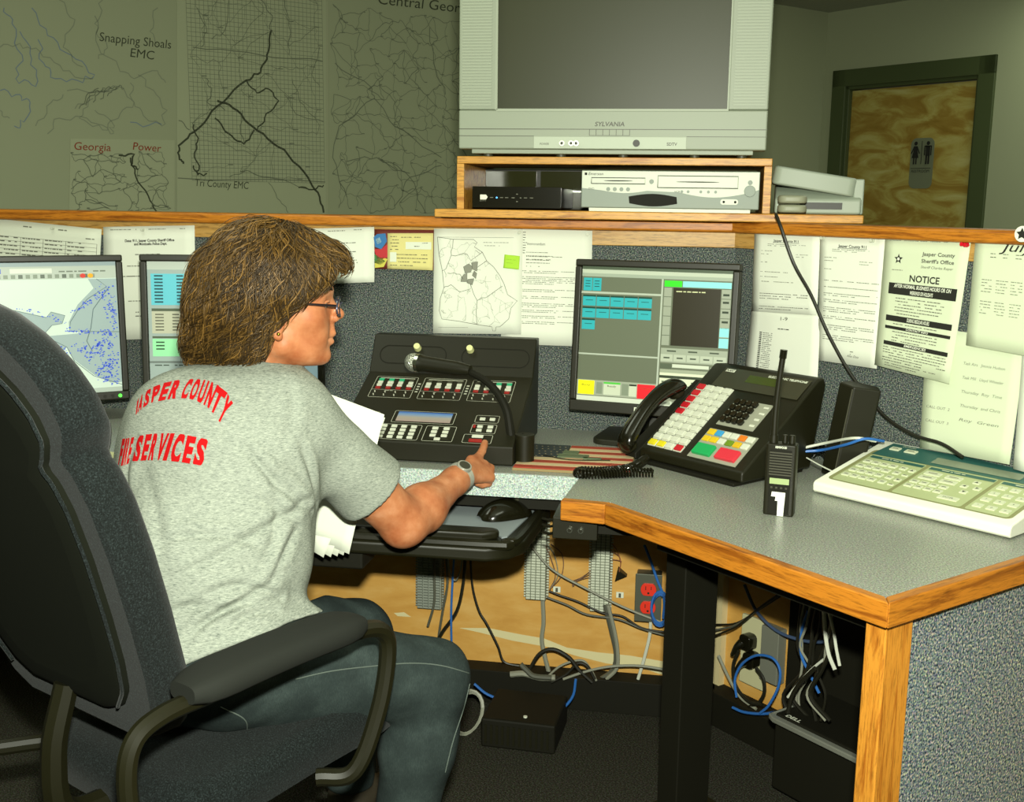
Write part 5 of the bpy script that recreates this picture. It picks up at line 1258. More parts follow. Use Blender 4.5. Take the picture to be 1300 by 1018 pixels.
# box and cables on the floor under the desk
fp = on_z(668, 925, .03); t = thing('power_adapter', 'small black ribbed box on the carpet in front of the floor channel', 'power adapter', (fp.x, fp.y+.03, 0), RB-.05)
build('case', MB().bx(-.095, .09, -.09, .09, 0, .075), M_BLK2, t, bev=.006); mb = MB()
for k in range(12): mb.bx(-.085+k*.014, -.079+k*.014, -.092, -.088, .012, .06)
build('ribs', mb, M_BLK, t, sm=0)
mb = MB(); mb.cyl((.01, -.06, .075), (.01, -.06, .078), .005, seg=12); build('indicator', mb, M_WHITE, t)
for k in range(3):
    c0 = on_z(594-k*2, 905, .05); o = thing('cable_coil', 'grey cable loop resting on the carpet by the knee', 'cable', c0, 0, 'grey loops by the knee')
    mb = MB(); mb.tube([((.035+.006*k)*math.cos(a), .02*math.sin(a), (.045+.004*k)*math.sin(a+.3)) for a in [q*math.pi/10 for q in range(21)]], [.003, .003], 6, smooth=False); build('loop', mb, C_GREY, o)

# ------------------------------------------------------------------ right hand bay under the desk
def rd(px, py, y=-.01): return onR(px, py, y)
x, y, z = inR(onR(972, 828, -.004)); t = thing('wall_outlet', 'cream outlet strip with two black plugs in the right bay', 'outlet', PR(.145, -.001, z), RR)
m_cr = mat('outlet_cream', '#c6c39a', .5)
build('cover', MB().bx(-.052, .03, -.012, 0, -.10, .08), m_cr, t, bev=.003); build('back_box', MB().bx(.03, .085, -.03, 0, -.06, .08), mat('box_zinc', '#8f9183', .4, metal=.4), t, bev=.002)
for k, (px, py) in enumerate(((948, 815), (952, 838))):
    c0 = onR(px, py, -.03); o = thing('power_plug', ('upper', 'lower')[k]+' black power plug pushed into the cream outlet strip', 'plug', c0, RR)
    mb = MB(); mb.prism(rr_pts(0, 0, .036, .040, .012), 0, .03, M=wallM(0, .02, 0)); mb.tube([(-.003, -.012, 0), (-.01, -.026, -.012), (-.018, -.032, -.035)], [.013, .008, .005], 10); build('plug_body', mb, M_GLOSS, o, bev=.003)
def rwire(label, px, r_, m, y=-.03, group=None): return cable_thing('cable', label, [onR(a, b, y) for a, b in px], r_, m, group)
rwire('black power cord looping below the upper plug', [(938, 826), (931, 845), (934, 870), (950, 890), (968, 895)], .0045, C_BLK, -.07)
rwire('black power cord dropping from the lower plug', [(960, 848), (969, 862), (970, 880), (962, 893), (950, 896)], .0045, C_BLK, -.06)
rwire('large blue cable loop in front of the cream outlet', [(935, 885), (933, 862), (942, 843), (960, 832), (980, 835), (990, 850), (988, 872), (976, 895), (965, 905)], .0032, C_BLUE, -.10)
rwire('blue cable lying along the bottom of the right bay', [(930, 898), (945, 904), (970, 906), (998, 902)], .0035, C_BLUE, -.09)
rwire('white cable slanting down the left of the right bay', [(912, 832), (925, 860), (940, 885), (960, 900)], .004, C_GREY, -.06)
rwire('dark blue cable curving from the desk top across the right bay', [(945, 742), (960, 775), (985, 800), (1015, 812), (1040, 815), (1065, 812)], .004, mat('cable_navy', '#3c4e6c', .5), -.05)
rwire('bright blue cable descending through the cable bundle', [(1026, 775), (1018, 800), (1017, 830), (1028, 855), (1040, 880)], .0035, C_BLUE, -.12)
for k in range(3): rwire('twisted dark cables crossing the left of the right bay', [(908, 793+k*7), (935, 791+k*7-k*5), (962, 775+k*3-k*4), (990, 757-k*2)], .0026, C_DKGREY if k % 2 else C_BLK, -.05-.01*k, 'crossing cables in the right bay')
r = random.Random(11)
for k in range(9):
    a = 1020+k*6; rwire('black and grey cables hanging in a bundle under the desk', [(a+2, 735), (a-4+r.uniform(-8, 8), 790), (a-8+r.uniform(-10, 10), 820), (a-12+r.uniform(-14, 14), 850), (a-18+r.uniform(-22, 10), 882), (a-14, 915)], r.choice((.003, .004, .0045)), r.choice((C_BLK, C_BLK, C_BLK, C_GREY)), -.10-.012*k, 'hanging cable bundle')
rwire('white cable hanging in the cable bundle', [(1046, 775), (1048, 805), (1052, 830), (1060, 850)], .0045, C_WHITE, -.22)
rwire('second white cable hanging in the bundle, crossing to the right', [(1052, 775), (1058, 800), (1062, 825), (1066, 845)], .0035, C_WHITE, -.24)
rwire('black looping cord under the desk at the foot of the bundle', [(1035, 848), (1015, 868), (1005, 885), (1000, 905)], .005, C_BLK, -.2)
rwire('white cable crossing diagonally behind the bundle', [(1052, 832), (1030, 850), (1010, 872), (1000, 885)], .003, C_WHITE, -.18)
# computer lying flat and a black unit on top
cp = on_z(1000, 925, .20); x, y, z = inR(cp)
t = thing('desktop_computer', 'black desktop computer lying flat under the desk with silver front edge', 'computer', PR(inR(on_z(975, 905, .20))[0]+.172, inR(on_z(975, 905, .20))[1]+.185, 0), RR)
build('case', MB().bx(-.165, .185, -.17, .20, 0.02, .20), M_BLK2, t, bev=.006)
mb = MB(); mb.prism([(-.17, -.172), (.185, -.172), (.185, -.19), (-.155, -.19), (-.175, -.18), (-.175, -.10), (-.168, -.10)], .185, .198); build('front_bezel', mb, mat('computer_silver', '#a4a79a', .3, metal=.5), t, bev=.004, label='silver front bezel')
mb = MB(); mb.text('DELL', Matrix.Translation((0, 0, .2005)), -.14, -.165, .04, .012, bold=.03); build('maker_mark', mb, M_WHITE, t, sm=0)
for k in range(4):
    mb = MB(); mb.cyl((-.13 if k % 2 else .15, -.12 if k < 2 else .15, 0), (-.13 if k % 2 else .15, -.12 if k < 2 else .15, .02), .015, seg=12); build('foot', mb, M_BLK, t)
t = thing('backup_battery', 'black vented power unit stacked on the desktop computer', 'power unit', PR(inR(on_z(1058, 868, .20))[0]+.10, inR(on_z(1058, 868, .20))[1]+.12, .20), RR)
build('case', MB().bx(-.10, .10, -.12, .13, 0, .07), M_BLK, t, bev=.004)
mb = MB()
for k in range(10): mb.bx(-.01+k*.009, -.006+k*.009, -.02, .05, .0705, .0712)
for k in range(4): mb.bx(-.085, .0, -.10+k*.011, -.095+k*.011, .0705, .0712)
build('vents', mb, M_DKGREY, t, sm=0)
mb = MB(); mb.bx(-.07, -.03, .02, .07, .07, .095); build('plug_block', mb, C_GREY, t, bev=.003)
# ------------------------------------------------------------------ implicit surfaces for the figure
A_ = np.asarray
def g_sphere(p, c, r): return np.linalg.norm(p-A_(c, dtype=np.float32), axis=1)-r
def g_ell(p, c, r, M=None):
    q = p-A_(c, dtype=np.float32)
    if M is not None: q = q @ A_(M, dtype=np.float32)
    r = A_(r, dtype=np.float32); k0 = np.linalg.norm(q/r, axis=1); k1 = np.linalg.norm(q/(r*r), axis=1)+1e-9
    return np.where(k0 < 1e-4, -r.min(), k0*(k0-1)/k1)
def g_cone(p, a, b, ra, rb, flat=None):
    a = A_(a, dtype=np.float32); b = A_(b, dtype=np.float32); ba = b-a
    q = p-a; h = np.clip((q@ba)/(ba@ba), 0, 1)
    dv = q-h[:, None]*ba
    if flat is not None:                        # squash along an axis: (unit axis, factor>1 narrows)
        ax, f = flat; ax = A_(ax, dtype=np.float32); c = dv@ax; dv = dv+(c*(f-1))[:, None]*ax
    return np.linalg.norm(dv, axis=1)-(ra+(rb-ra)*h)
def smin(a, b, k):
    h = np.clip(.5+.5*(b-a)/k, 0, 1); return b*(1-h)+a*h-k*h*(1-h)
def smax(a, b, k): return -smin(-a, -b, k)
def mesh_sdf(name, fn, lo, hi, h, mats, parent=None, post=None, B=4, slack=1.25):
    lo = np.array(lo, np.float32); hi = np.array(hi, np.float32)
    nb = np.ceil((hi-lo)/(h*B)).astype(int); n = nb*B
    ax = [lo[i]+(np.arange(nb[i])+.5)*h*B-h*.5 for i in range(3)]
    G = np.stack(np.meshgrid(*ax, indexing='ij'), -1).reshape(-1, 3).astype(np.float32)
    C = fn(G).reshape(nb).astype(np.float32)
    act = np.abs(C) < h*B*.87*slack+h
    V = np.repeat(np.repeat(np.repeat(C, B, 0), B, 1), B, 2)
    bi = np.argwhere(act)
    off = np.stack(np.meshgrid(*[np.arange(B)]*3, indexing='ij'), -1).reshape(-1, 3)
    I = (bi[:, None, :]*B+off[None]).reshape(-1, 3)
    P = lo+I.astype(np.float32)*h
    out_ = np.empty(len(P), np.float32); step = 400000
    for s_ in range(0, len(P), step): out_[s_:s_+step] = fn(P[s_:s_+step])
    V[I[:, 0], I[:, 1], I[:, 2]] = out_
    V[0], V[-1] = 1, 1; V[:, 0], V[:, -1] = 1, 1; V[:, :, 0], V[:, :, -1] = 1, 1
    S = V < 0
    cs = [S[i:n[0]-1+i, j:n[1]-1+j, k:n[2]-1+k] for i in (0, 1) for j in (0, 1) for k in (0, 1)]
    anyc = cs[0].copy(); allc = cs[0].copy()
    for c in cs[1:]: anyc |= c; allc &= c
    mix = anyc & ~allc; cells = np.argwhere(mix)
    idx = -np.ones(mix.shape, np.int32); idx[mix] = np.arange(len(cells))
    acc = np.zeros((len(cells), 3), np.float64); cnt = np.zeros(len(cells))
    cor = [(i, j, k) for i in (0, 1) for j in (0, 1) for k in (0, 1)]
    val = {c: V[cells[:, 0]+c[0], cells[:, 1]+c[1], cells[:, 2]+c[2]] for c in cor}
    for a in cor:
        for d in range(3):
            if a[d]: continue
            b = list(a); b[d] = 1; b = tuple(b); va, vb = val[a], val[b]
            m = (va < 0) != (vb < 0); t = np.where(m, va/(va-vb+1e-20), 0)
            pos = np.tile(np.array(a, float), (len(cells), 1)); pos[:, d] += t
            acc += pos*m[:, None]; cnt += m
    verts = lo+(cells+acc/cnt[:, None])*h
    faces = []
    for d in range(3):
        u, v = [(1, 2), (2, 0), (0, 1)][d]
        sl0 = [slice(1, -1)]*3; sl0[d] = slice(0, -1); sl1 = list(sl0); sl1[d] = slice(1, None)
        a_ = S[tuple(slice(0, n[i]-1) for i in range(3))]
        Sa = S[:-1, :-1, :-1]
        Sb = S[tuple(slice(1, None) if i == d else slice(0, -1) for i in range(3))]
        for flip, mask in ((False, Sa & ~Sb), (True, ~Sa & Sb)):
            e = np.argwhere(mask); e = e[(e[:, u] > 0) & (e[:, v] > 0)]
            if not len(e): continue
            def at(du, dv):
                q = e.copy(); q[:, u] += du; q[:, v] += dv; return idx[q[:, 0], q[:, 1], q[:, 2]]
            f = np.stack([at(-1, -1), at(0, -1), at(0, 0), at(-1, 0)], 1)
            if flip: f = f[:, ::-1]
            faces.append(f)
    faces = np.concatenate(faces); faces = faces[(faces >= 0).all(1)]
    if post is not None: verts = post(verts, faces)
    me = bpy.data.meshes.new(name); me.vertices.add(len(verts)); me.vertices.foreach_set('co', verts.astype(np.float32).ravel())
    me.loops.add(faces.size); me.loops.foreach_set('vertex_index', faces.ravel().astype(np.int32))
    me.polygons.add(len(faces)); me.polygons.foreach_set('loop_start', np.arange(0, faces.size, 4, dtype=np.int32))
    me.polygons.foreach_set('loop_total', np.full(len(faces), 4, np.int32))
    me.update(calc_edges=True); me.validate()
    me.polygons.foreach_set('use_smooth', [True]*len(me.polygons))
    for m in (mats if isinstance(mats, (list, tuple)) else [mats]): me.materials.append(m)
    o = bpy.data.objects.new(name, me); COL.objects.link(o)
    if parent is not None: o.parent = parent
    return o
def bvh_of(o):
    me = o.data; M = o.matrix_world
    return BVHTree.FromPolygons([v.co.copy() for v in me.vertices], [tuple(p.vertices) for p in me.polygons])
def relax(verts, faces, it=2, lam=.5):
    n = len(verts)
    e = np.concatenate([faces[:, [i, (i+1) % 4]] for i in range(4)])
    for _ in range(it):
        s = np.zeros((n, 3)); c = np.zeros(n)
        np.add.at(s, e[:, 0], verts[e[:, 1]]); np.add.at(c, e[:, 0], 1); np.add.at(s, e[:, 1], verts[e[:, 0]]); np.add.at(c, e[:, 1], 1)
        verts = verts*(1-lam)+lam*s/np.maximum(c, 1)[:, None]
    return verts
def vnormals(verts, faces):
    a, b, c, d = (verts[faces[:, i]] for i in range(4)); fn = np.cross(c-a, d-b); N = np.zeros_like(verts)
    for i in range(4): np.add.at(N, faces[:, i], fn)
    return N/(np.linalg.norm(N, axis=1)[:, None]+1e-12)
_rs = np.random.RandomState(5)
_fr = [(_rs.normal(size=3), _rs.uniform(0, 6.28)) for _ in range(24)]
def fnoise(p, scale, lo=0, n=6):
    """cheap smooth noise as a sum of sines"""
    s = 0
    for d, ph in _fr[lo:lo+n]: s = s+np.sin(p@(A_(d, dtype=np.float32)*scale)+ph)
    return s/n
# ------------------------------------------------------------------ the seated dispatcher
def W(px, py, y):
    d = ray(px, py); return np.array(EYE+d*(y/d.y), np.float32)
Fw = np.array([.67, .743, 0]); Fw /= np.linalg.norm(Fw); Lt = np.array([Fw[1], -Fw[0], 0]); Up = np.array([0, 0, 1.])   # facing, her right, up
m_skin = mat('skin', '#c47a52', .52, spec=.35)
nt, lk, b = nodes(m_skin); v = objcoord(nt, lk); n1 = noise(nt, lk, 26, 4, .6, v); r_ = ramp(nt, [(.3, '#a45d38'), (.55, '#ba7850'), (.75, '#c98c66')]); lk.new(n1.outputs['Fac'], r_.inputs['Fac']); lk.new(r_.outputs['Color'], b.inputs['Base Color'])
b.inputs['Subsurface Weight'].default_value = .08; b.inputs['Subsurface Radius'].default_value = (.01, .004, .002)
n2 = noise(nt, lk, 420, 2, .5, v); bump(m_skin, n2.outputs['Fac'], .12, .0006)
m_shirt = mat('heather_grey_cotton', '#a7ab9c', .95, spec=.1)
nt, lk, b = nodes(m_shirt); v = objcoord(nt, lk, (22, 22, 110)); n1 = noise(nt, lk, 6, 5, .8, v); r_ = ramp(nt, [(.34, '#5f675f'), (.46, '#8b9187'), (.56, '#9aa094'), (.68, '#b4b8aa')]); lk.new(n1.outputs['Fac'], r_.inputs['Fac']); lk.new(r_.outputs['Color'], b.inputs['Base Color'])
bump(m_shirt, n1.outputs['Fac'], .12, .0008)
m_jean = mat('blue_denim', '#38464a', .9, spec=.15)
nt, lk, b = nodes(m_jean); v = objcoord(nt, lk, (500, 60, 60)); n1 = noise(nt, lk, 3, 4, .7, v); n0 = noise(nt, lk, 14, 3, .6, objcoord(nt, lk)); r_ = ramp(nt, [(.3, '#1d2424'), (.5, '#2c3534'), (.7, '#414c4a')]); mx = nt.new('ShaderNodeMath'); mx.operation = 'ADD'; mm = nt.new('ShaderNodeMath'); mm.operation = 'MULTIPLY'; mm.inputs[1].default_value = .5
lk.new(n1.outputs['Fac'], mx.inputs[0]); lk.new(n0.outputs['Fac'], mx.inputs[1]); lk.new(mx.outputs[0], mm.inputs[0]); lk.new(mm.outputs[0], r_.inputs['Fac']); lk.new(r_.outputs['Color'], b.inputs['Base Color'])
bump(m_jean, n1.outputs['Fac'], .2, .0008)
M_HAIR = [mat('hair_dark', '#33240c', .5, spec=.35), mat('hair_brown', '#553e18', .45, spec=.4), mat('hair_light', '#7c5c2a', .42, spec=.45)]

# head frame: X forward, Y her left, Z up, origin at the ear canal line
hO = W(352, 403, 2.03); hy = rad(10)
HX = np.array([math.cos(hy), math.sin(hy), 0]); HY = np.array([-math.sin(hy), math.cos(hy), 0]); HM = np.stack([HX, HY, Up], 1).astype(np.float32)
def to_head(p): return (p-hO) @ HM
def from_head(q): return hO+A_(q) @ HM.T
def head_sdf(p):
    q = to_head(p); qa = q.copy(); qa[:, 1] = np.abs(q[:, 1])       # mirrored
    d = g_ell(q, (-.006, 0, .052), (.099, .076, .092))
    d = smin(d, g_ell(q, (.040, 0, -.002), (.054, .058, .074)), .03)
    d = smin(d, g_cone(qa, (.012, .050, -.045), (.062, .016, -.068), .016, .014), .03)
    d = smin(d, g_ell(q, (.040, 0, -.055), (.045, .042, .026)), .02)
    d = smin(d, g_sphere(q, (.078, 0, -.069), .0165), .016)
    d = smin(d, g_sphere(qa, (.058, .040, .002), .021), .025)
    d = smin(d, g_sphere(qa, (.066, .026, -.030), .020), .02)
    d = smin(d, g_cone(qa, (.088, 0, .050), (.074, .038, .046), .011, .010), .016)
    d = smax(d, -g_sphere(qa, (.104, .031, .024), .0145), .012)
    d = smin(d, g_cone(q, (.086, 0, .036), (.110, 0, .006), .0075, .0100), .008)
    d = smin(d, g_sphere(qa, (.103, .0105, .000), .0078), .006)
    d = smin(d, g_cone(q, (.094, 0, -.010), (.0975, 0, -.028), .007, .006), .010)          # philtrum
    d = smin(d, g_cone(qa, (.0975, 0, -.0295), (.084, .020, -.036), .0062, .003), .005)
    d = smin(d, g_cone(qa, (.0955, 0, -.0455), (.083, .018, -.040), .0068, .003), .005)
    d = smax(d, -g_cone(qa, (.108, 0, -.0380), (.084, .022, -.0385), .0028, .0014), .003)
    d = smax(d, -g_sphere(q, (.106, 0, -.058), .010), .008)
    for s in (1,):
        e = g_ell(qa, (-.002, .078, .004), (.019, .007, .031)); e = smax(e, -g_ell(qa, (.002, .086, .006), (.011, .006, .020)), .004)
        e = smin(e, g_sphere(qa, (.004, .076, -.026), .0075), .006); d = smin(d, e, .006)
    return d
C7 = W(305, 470, 2.02); chestT = C7+Fw*.07
shR, shL = W(377, 532, 1.96), None
shL = shR-Lt*.33+Fw*.03; shL[2] = shR[2]-.035
elbR, wrR = W(513, 664, 2.10), W(587, 603, 2.30)
elbL = shL+np.array([.02, .12, -.24]); wrL = elbL+np.array([.16, .07, .02])
hip = np.array([-.545, 1.86, .56])
axis_sp = (C7-hip); 
def torso_core(p, g=0.):
    d = g_cone(p, hip, hip+axis_sp*.30, .115+g, .122+g, (Lt, .80))
    d = smin(d, g_cone(p, hip+axis_sp*.34+Fw*.01, hip+axis_sp*.72+Fw*.015, .120+g, .125+g, (Lt, .74)), .06)
    d = smin(d, g_cone(p, shR-Lt*.05, shL+Lt*.05, .062+g, .062+g), .07)
    return d
def hand_parts(p, d, MC, fingers, thumb, wr):
    for m in MC: d = smin(d, g_cone(p, wr, m, .0190, .0115), .010)
    for f in fingers:
        e = None
        for i in range(len(f)-1):
            r0 = (.0098, .0088, .0082, .0075)[i]; r1 = (.0088, .0082, .0075, .007)[i]
            c = g_cone(p, f[i], f[i+1], r0, r1); e = c if e is None else smin(e, c, .002)
        d = smin(d, e, .0035)
    e = None
    for i in range(len(thumb)-1):
        c = g_cone(p, thumb[i], thumb[i+1], (.014, .0105, .0092)[i], (.0105, .0092, .0082)[i]); e = c if e is None else smin(e, c, .003)
    return smin(d, e, .007)
def Hp(*a): return [W(*q) for q in a]
MC = Hp((605, 584, 2.372), (614, 590, 2.378), (621, 598, 2.368), (622, 606, 2.352))
FN = [Hp((605, 584, 2.372), (612, 573, 2.405), (614.5, 566, 2.425), (615.5, 562, 2.437)),
      Hp((614, 590, 2.378), (623, 594, 2.398), (621, 604, 2.392), (613, 606, 2.376)),
      Hp((621, 598, 2.368), (625, 605, 2.384), (618, 611, 2.374), (610, 611, 2.360)),
      Hp((622, 606, 2.352), (620, 613, 2.362), (612, 615, 2.354), (606, 613, 2.345))]
TH = Hp((594, 596, 2.325), (598, 584, 2.355), (605, 583, 2.385), (611, 587, 2.392))
def local_hand(o, fx, sx):
    """relaxed left hand: o wrist, fx towards the fingers, sx towards the thumb"""
    nx = np.cross(fx, sx); g = lambda a, b, c: o+fx*a+sx*b+nx*c
    mc = [g(.085, .028-.019*i, 0) for i in range(4)]
    fn = [[m, m+fx*.036+nx*.012, m+fx*.052+nx*.034, m+fx*.048+nx*.052] for m in mc]
    th = [g(.015, .022, 0), g(.045, .045, .012), g(.072, .048, .028), g(.088, .036, .040)]
    return mc, fn, th
fxL = (wrL-elbL)/np.linalg.norm(wrL-elbL); sxL = np.cross(np.array([0, 1., 0]), fxL); sxL /= np.linalg.norm(sxL)
MCL, FNL, THL = local_hand(wrL, fxL, sxL)
def body_sdf(p):
    d = np.full(len(p), 1., np.float32)
    nb = np.linalg.norm(p-hO, axis=1) < .24
    if nb.any(): d[nb] = head_sdf(p[nb])
    far = ~nb; d[far] = np.linalg.norm(p[far]-hO, axis=1)-.20
    nk = from_head((-.012, 0, -.035)); d = smin(d, g_cone(p, nk, C7+Fw*.05, .052, .060), .03)
    d = smin(d, torso_core(p, -.012), .03)
    for sh, el, wr, MC_, F_, T_ in ((shR, elbR, wrR, MC, FN, TH), (shL, elbL, wrL, MCL, FNL, THL)):
        sh, el, wr = (A_(q, dtype=np.float32) for q in (sh, el, wr)); mid = el+(wr-el)*.28
        a = g_cone(p, sh, el, .054, .0450)
        f = g_cone(p, el, mid, .0400, .0440); f = smin(f, g_cone(p, mid, wr+(el-wr)*.12, .0440, .0265), .03)
        ud = (wr-el); f = smin(f, g_cone(p, wr+(el-wr)*.14, wr, .0270, .0245), .02)
        a = smin(a, f, .022); a = smin(a, g_sphere(p, el+(el-sh)*.02+(el-wr)*.10, .026), .02)
        near = np.linalg.norm(p-wr, axis=1) < .19
        if near.any(): a[near] = hand_parts(p[near], a[near], MC_, F_, T_, wr)
        d = smin(d, a, .02)
    return d
person = thing('person', 'seated person in grey printed T-shirt and jeans reaching right arm to the radio console', 'person', (0, 0, 0), 0)
lo = (-.86, 1.62, .50); hi = (.02, 2.52, 1.30)
body = mesh_sdf('body', body_sdf, lo, hi, .0025, m_skin, None, post=lambda v, f: relax(v, f, 1, .5))
bpy.data.objects.remove(person)
person = body; person.name = 'person'; tag(person, 'seated person in grey printed T-shirt and jeans reaching right arm to the radio console', 'person')

# ---- shirt
kR, kL = W(545, 862, 1.93), W(452, 806, 2.22); hR = np.array(hip)+Lt*.125-Fw*.0+np.array([0, 0, -.01]); hL = np.array(hip)-Lt*.10+np.array([0, 0, -.01])
cuffT = .66
arm_ax = (elbR-shR)/np.linalg.norm(elbR-shR); LA = np.linalg.norm(elbR-shR)
armL_ax = (elbL-shL)/np.linalg.norm(elbL-shL); LAL = np.linalg.norm(elbL-shL)
LATP = W(226, 585, 1.95)
hp = W(222, 850, 1.70); hq = W(362, 794, 1.80); hr_ = W(330, 808, 1.60); hn = np.cross(hq-hp, hr_-hp); hn = hn/np.linalg.norm(hn)
if hn[2] > 0: hn = -hn
hn = hn.astype(np.float32)
def shirt_sdf(p):
    t = ((p-hip)@(axis_sp/np.linalg.norm(axis_sp)))/np.linalg.norm(axis_sp)
    d = torso_core(p, .020+.0)
    d = smin(d, g_cone(p, hip+np.array([.0, .0, .0])-Fw*.01, hip+np.array([0, 0, .16])-Fw*.01, .138, .130, (Lt, .86)), .05)      # loose waist
    d = smin(d, g_ell(p, hip+axis_sp*.62-Fw*.035, (.165, .12, .17), np.stack([Lt, Fw, Up], 1)), .05)        # rounded back
    d = smin(d, g_ell(p, LATP, (.112, .095, .15), np.stack([Lt, Fw, Up], 1)), .05)
    d = smin(d, g_cone(p, C7+Fw*.05-axis_sp*.06, C7+Fw*.052+Up*.0, .074, .066), .04)
    for sh, el, ax, L in ((shR, elbR, arm_ax, LA), (shL, elbL, armL_ax, LAL)):
        s = g_cone(p, A_(sh)-A_(ax)*.02, A_(sh)+A_(ax)*(L*.80), .062, .074)
        cut = (p-A_(sh, dtype=np.float32))@A_(ax, dtype=np.float32)-L*cuffT
        s = np.maximum(s, cut)
        inner = g_cone(p, A_(sh)+A_(ax)*(L*.50), A_(sh)+A_(ax)*(L*.85), .046, .0705)
        s = np.maximum(s, -inner)
        d = smin(d, s, .035) if True else d
        d = np.where(cut > -.035, np.where((cut > 0) & (np.linalg.norm(np.cross(p-A_(sh, dtype=np.float32), A_(ax, dtype=np.float32)), axis=1) < .09), np.maximum(d, cut), d), d)
    # neck opening
    d = np.maximum(d, -g_cone(p, C7+Fw*.055+Up*.0, from_head((-.012, 0, -.035)), .060, .075))
    d = smin(d, g_ell(p, hip-Fw*.04-Up*.005, (.202, .166, .125), np.stack([Lt, Fw, Up], 1)), .03)
    for h_, k_ in ((hR, kR),):
        h_, k_ = A_(h_, dtype=np.float32), A_(k_, dtype=np.float32); d = smin(d, g_cone(p, h_+np.array([0, 0, .004], np.float32), h_+(k_-h_)*.24, .121, .114), .03)
    # hem: cut along a plane that dips toward the back
    d = np.maximum(d, (p-hp)@hn.astype(np.float32))
    d = d+.0035*fnoise(p, 26, 0)+.0016*fnoise(p, 60, 6)
    return d
FOLDS = [  # pixel paths of the creases, depth to start the search, depth in metres, width
 ([(300, 560), (330, 590), (362, 625), (395, 650)], .007, .010), ([(352, 600), (375, 625), (392, 640)], .006, .009), ([(200, 692), (235, 680), (300, 683), (340, 700)], .005, .010),
 ([(215, 735), (260, 715), (320, 680), (370, 650), (392, 632)], .006, .011), ([(230, 770), (290, 745), (330, 745), (365, 722)], .005, .010), ([(255, 795), (300, 765), (335, 750), (357, 757)], .008, .009),
 ([(240, 810), (265, 785), (310, 768), (355, 762)], .007, .008), ([(290, 800), (315, 780), (350, 775)], .006, .008), ([(345, 610), (352, 650), (345, 690), (335, 715)], .004, .012), ([(380, 560), (395, 600), (402, 640)], .005, .010),
 ([(172, 560), (160, 600), (165, 660)], .004, .012), ([(185, 600), (200, 660), (205, 720)], .003, .014), ([(365, 480), (372, 520), (362, 560)], .003, .014), ([(300, 620), (340, 640), (372, 660)], .004, .012),
 ([(205, 780), (250, 770), (290, 772)], .005, .010), ([(345, 735), (362, 700), (378, 668)], .005, .010)]
def shirt_post(v, f):
    v = relax(v, f, 2, .5); N = vnormals(v, f)
    bv = BVHTree.FromPolygons([Vector(q) for q in v], [tuple(q) for q in f.tolist()])
    disp = np.zeros(len(v))
    for path, dep, wd in FOLDS:
        P = smooth_path([Vector((a, b, 0)) for a, b in path], 10); pts = []
        for q in P:
            h_ = bv.ray_cast(EYE, ray(q.x, q.y).normalized())
            if h_[0] is not None: pts.append(h_[0])
        if len(pts) < 2: continue
        Q = np.array([tuple(q) for q in pts]); lo_, hi_ = Q.min(0)-.04, Q.max(0)+.04
        m = np.where(((v > lo_) & (v < hi_)).all(1))[0]
        if not len(m): continue
        X = v[m]; best = np.full(len(m), 1e9); sgn = np.zeros(len(m)); tt = np.zeros(len(m))
        for i in range(len(Q)-1):
            ba = Q[i+1]-Q[i]; h = np.clip(((X-Q[i])@ba)/(ba@ba+1e-12), 0, 1); dv = X-Q[i]-h[:, None]*ba; dd = np.linalg.norm(dv, axis=1)
            u = best > dd; best = np.where(u, dd, best); sg = np.einsum('ij,ij->i', np.cross(ba, dv), N[m]); sgn = np.where(u, np.sign(sg), sgn); tt = np.where(u, (i+h)/(len(Q)-1), tt)
        taper = np.sin(np.pi*np.clip(tt, .04, .96))**.5
        x = best/wd
        disp[m] += taper*dep*(-np.exp(-(x*1.6)**2)+.75*np.exp(-((x-1.5)*1.1)**2)*(sgn > 0)+.35*np.exp(-((x-1.5)*1.1)**2)*(sgn <= 0))
    v = v+N*disp[:, None]
    return relax(v, f, 1, .4)
shirt = mesh_sdf('shirt', shirt_sdf, (-.90, 1.58, .48), (-.10, 2.45, 1.10), .0038, m_shirt, person, post=shirt_post, slack=1.6)
sbv = bvh_of(shirt)
# ---- red lettering printed across the back
TT = MB()
def glyph(ch, tl, tr, br, bl, off, gap=.12):
    vs, fs = text2d(ch, .055)
    if not vs: return
    Wd = max(a for a, b_ in vs); hh = .72
    def sub(tri, n=0):
        (a, b_, c) = tri
        L = max((a-b_).length, (b_-c).length, (c-a).length)
        if L < .16 or n > 5: return [tri]
        l = [((a-b_).length, a, b_, c), ((b_-c).length, b_, c, a), ((c-a).length, c, a, b_)]; l.sort(key=lambda q: -q[0]); _, p, q, r_ = l[0]; m_ = (p+q)/2
        return sub((p, m_, r_), n+1)+sub((m_, q, r_), n+1)
    for f in fs:
        P = [Vector((vs[i][0]/Wd, vs[i][1]/hh, 0)) for i in f]
        for k in range(1, len(P)-1):
            for tri in sub((P[0], P[k], P[k+1])):
                out_ = []
                for q in tri:
                    u = gap/2+q.x*(1-gap); v_ = 1-min(max(q.y, 0), 1)
                    x = (tl[0]*(1-u)+tr[0]*u)*(1-v_)+(bl[0]*(1-u)+br[0]*u)*v_; y = (tl[1]*(1-u)+tr[1]*u)*(1-v_)+(bl[1]*(1-u)+br[1]*u)*v_
                    h_ = sbv.ray_cast(EYE, ray(off[0]+x/6.784, off[1]+y/6.784).normalized())
                    if h_[0] is None: out_ = None; break
                    out_.append(h_[0]+h_[1]*.0016)
                if out_ and max((out_[0]-out_[1]).length, (out_[1]-out_[2]).length, (out_[2]-out_[0]).length) < .05: TT.add(out_, [(0, 1, 2)])
top = [(300, 280), (345, 205), (410, 165), (490, 130), (590, 100), (705, 82), (738, 82), (800, 78), (868, 85), (930, 97), (1015, 130), (1080, 190), (1130, 295)]
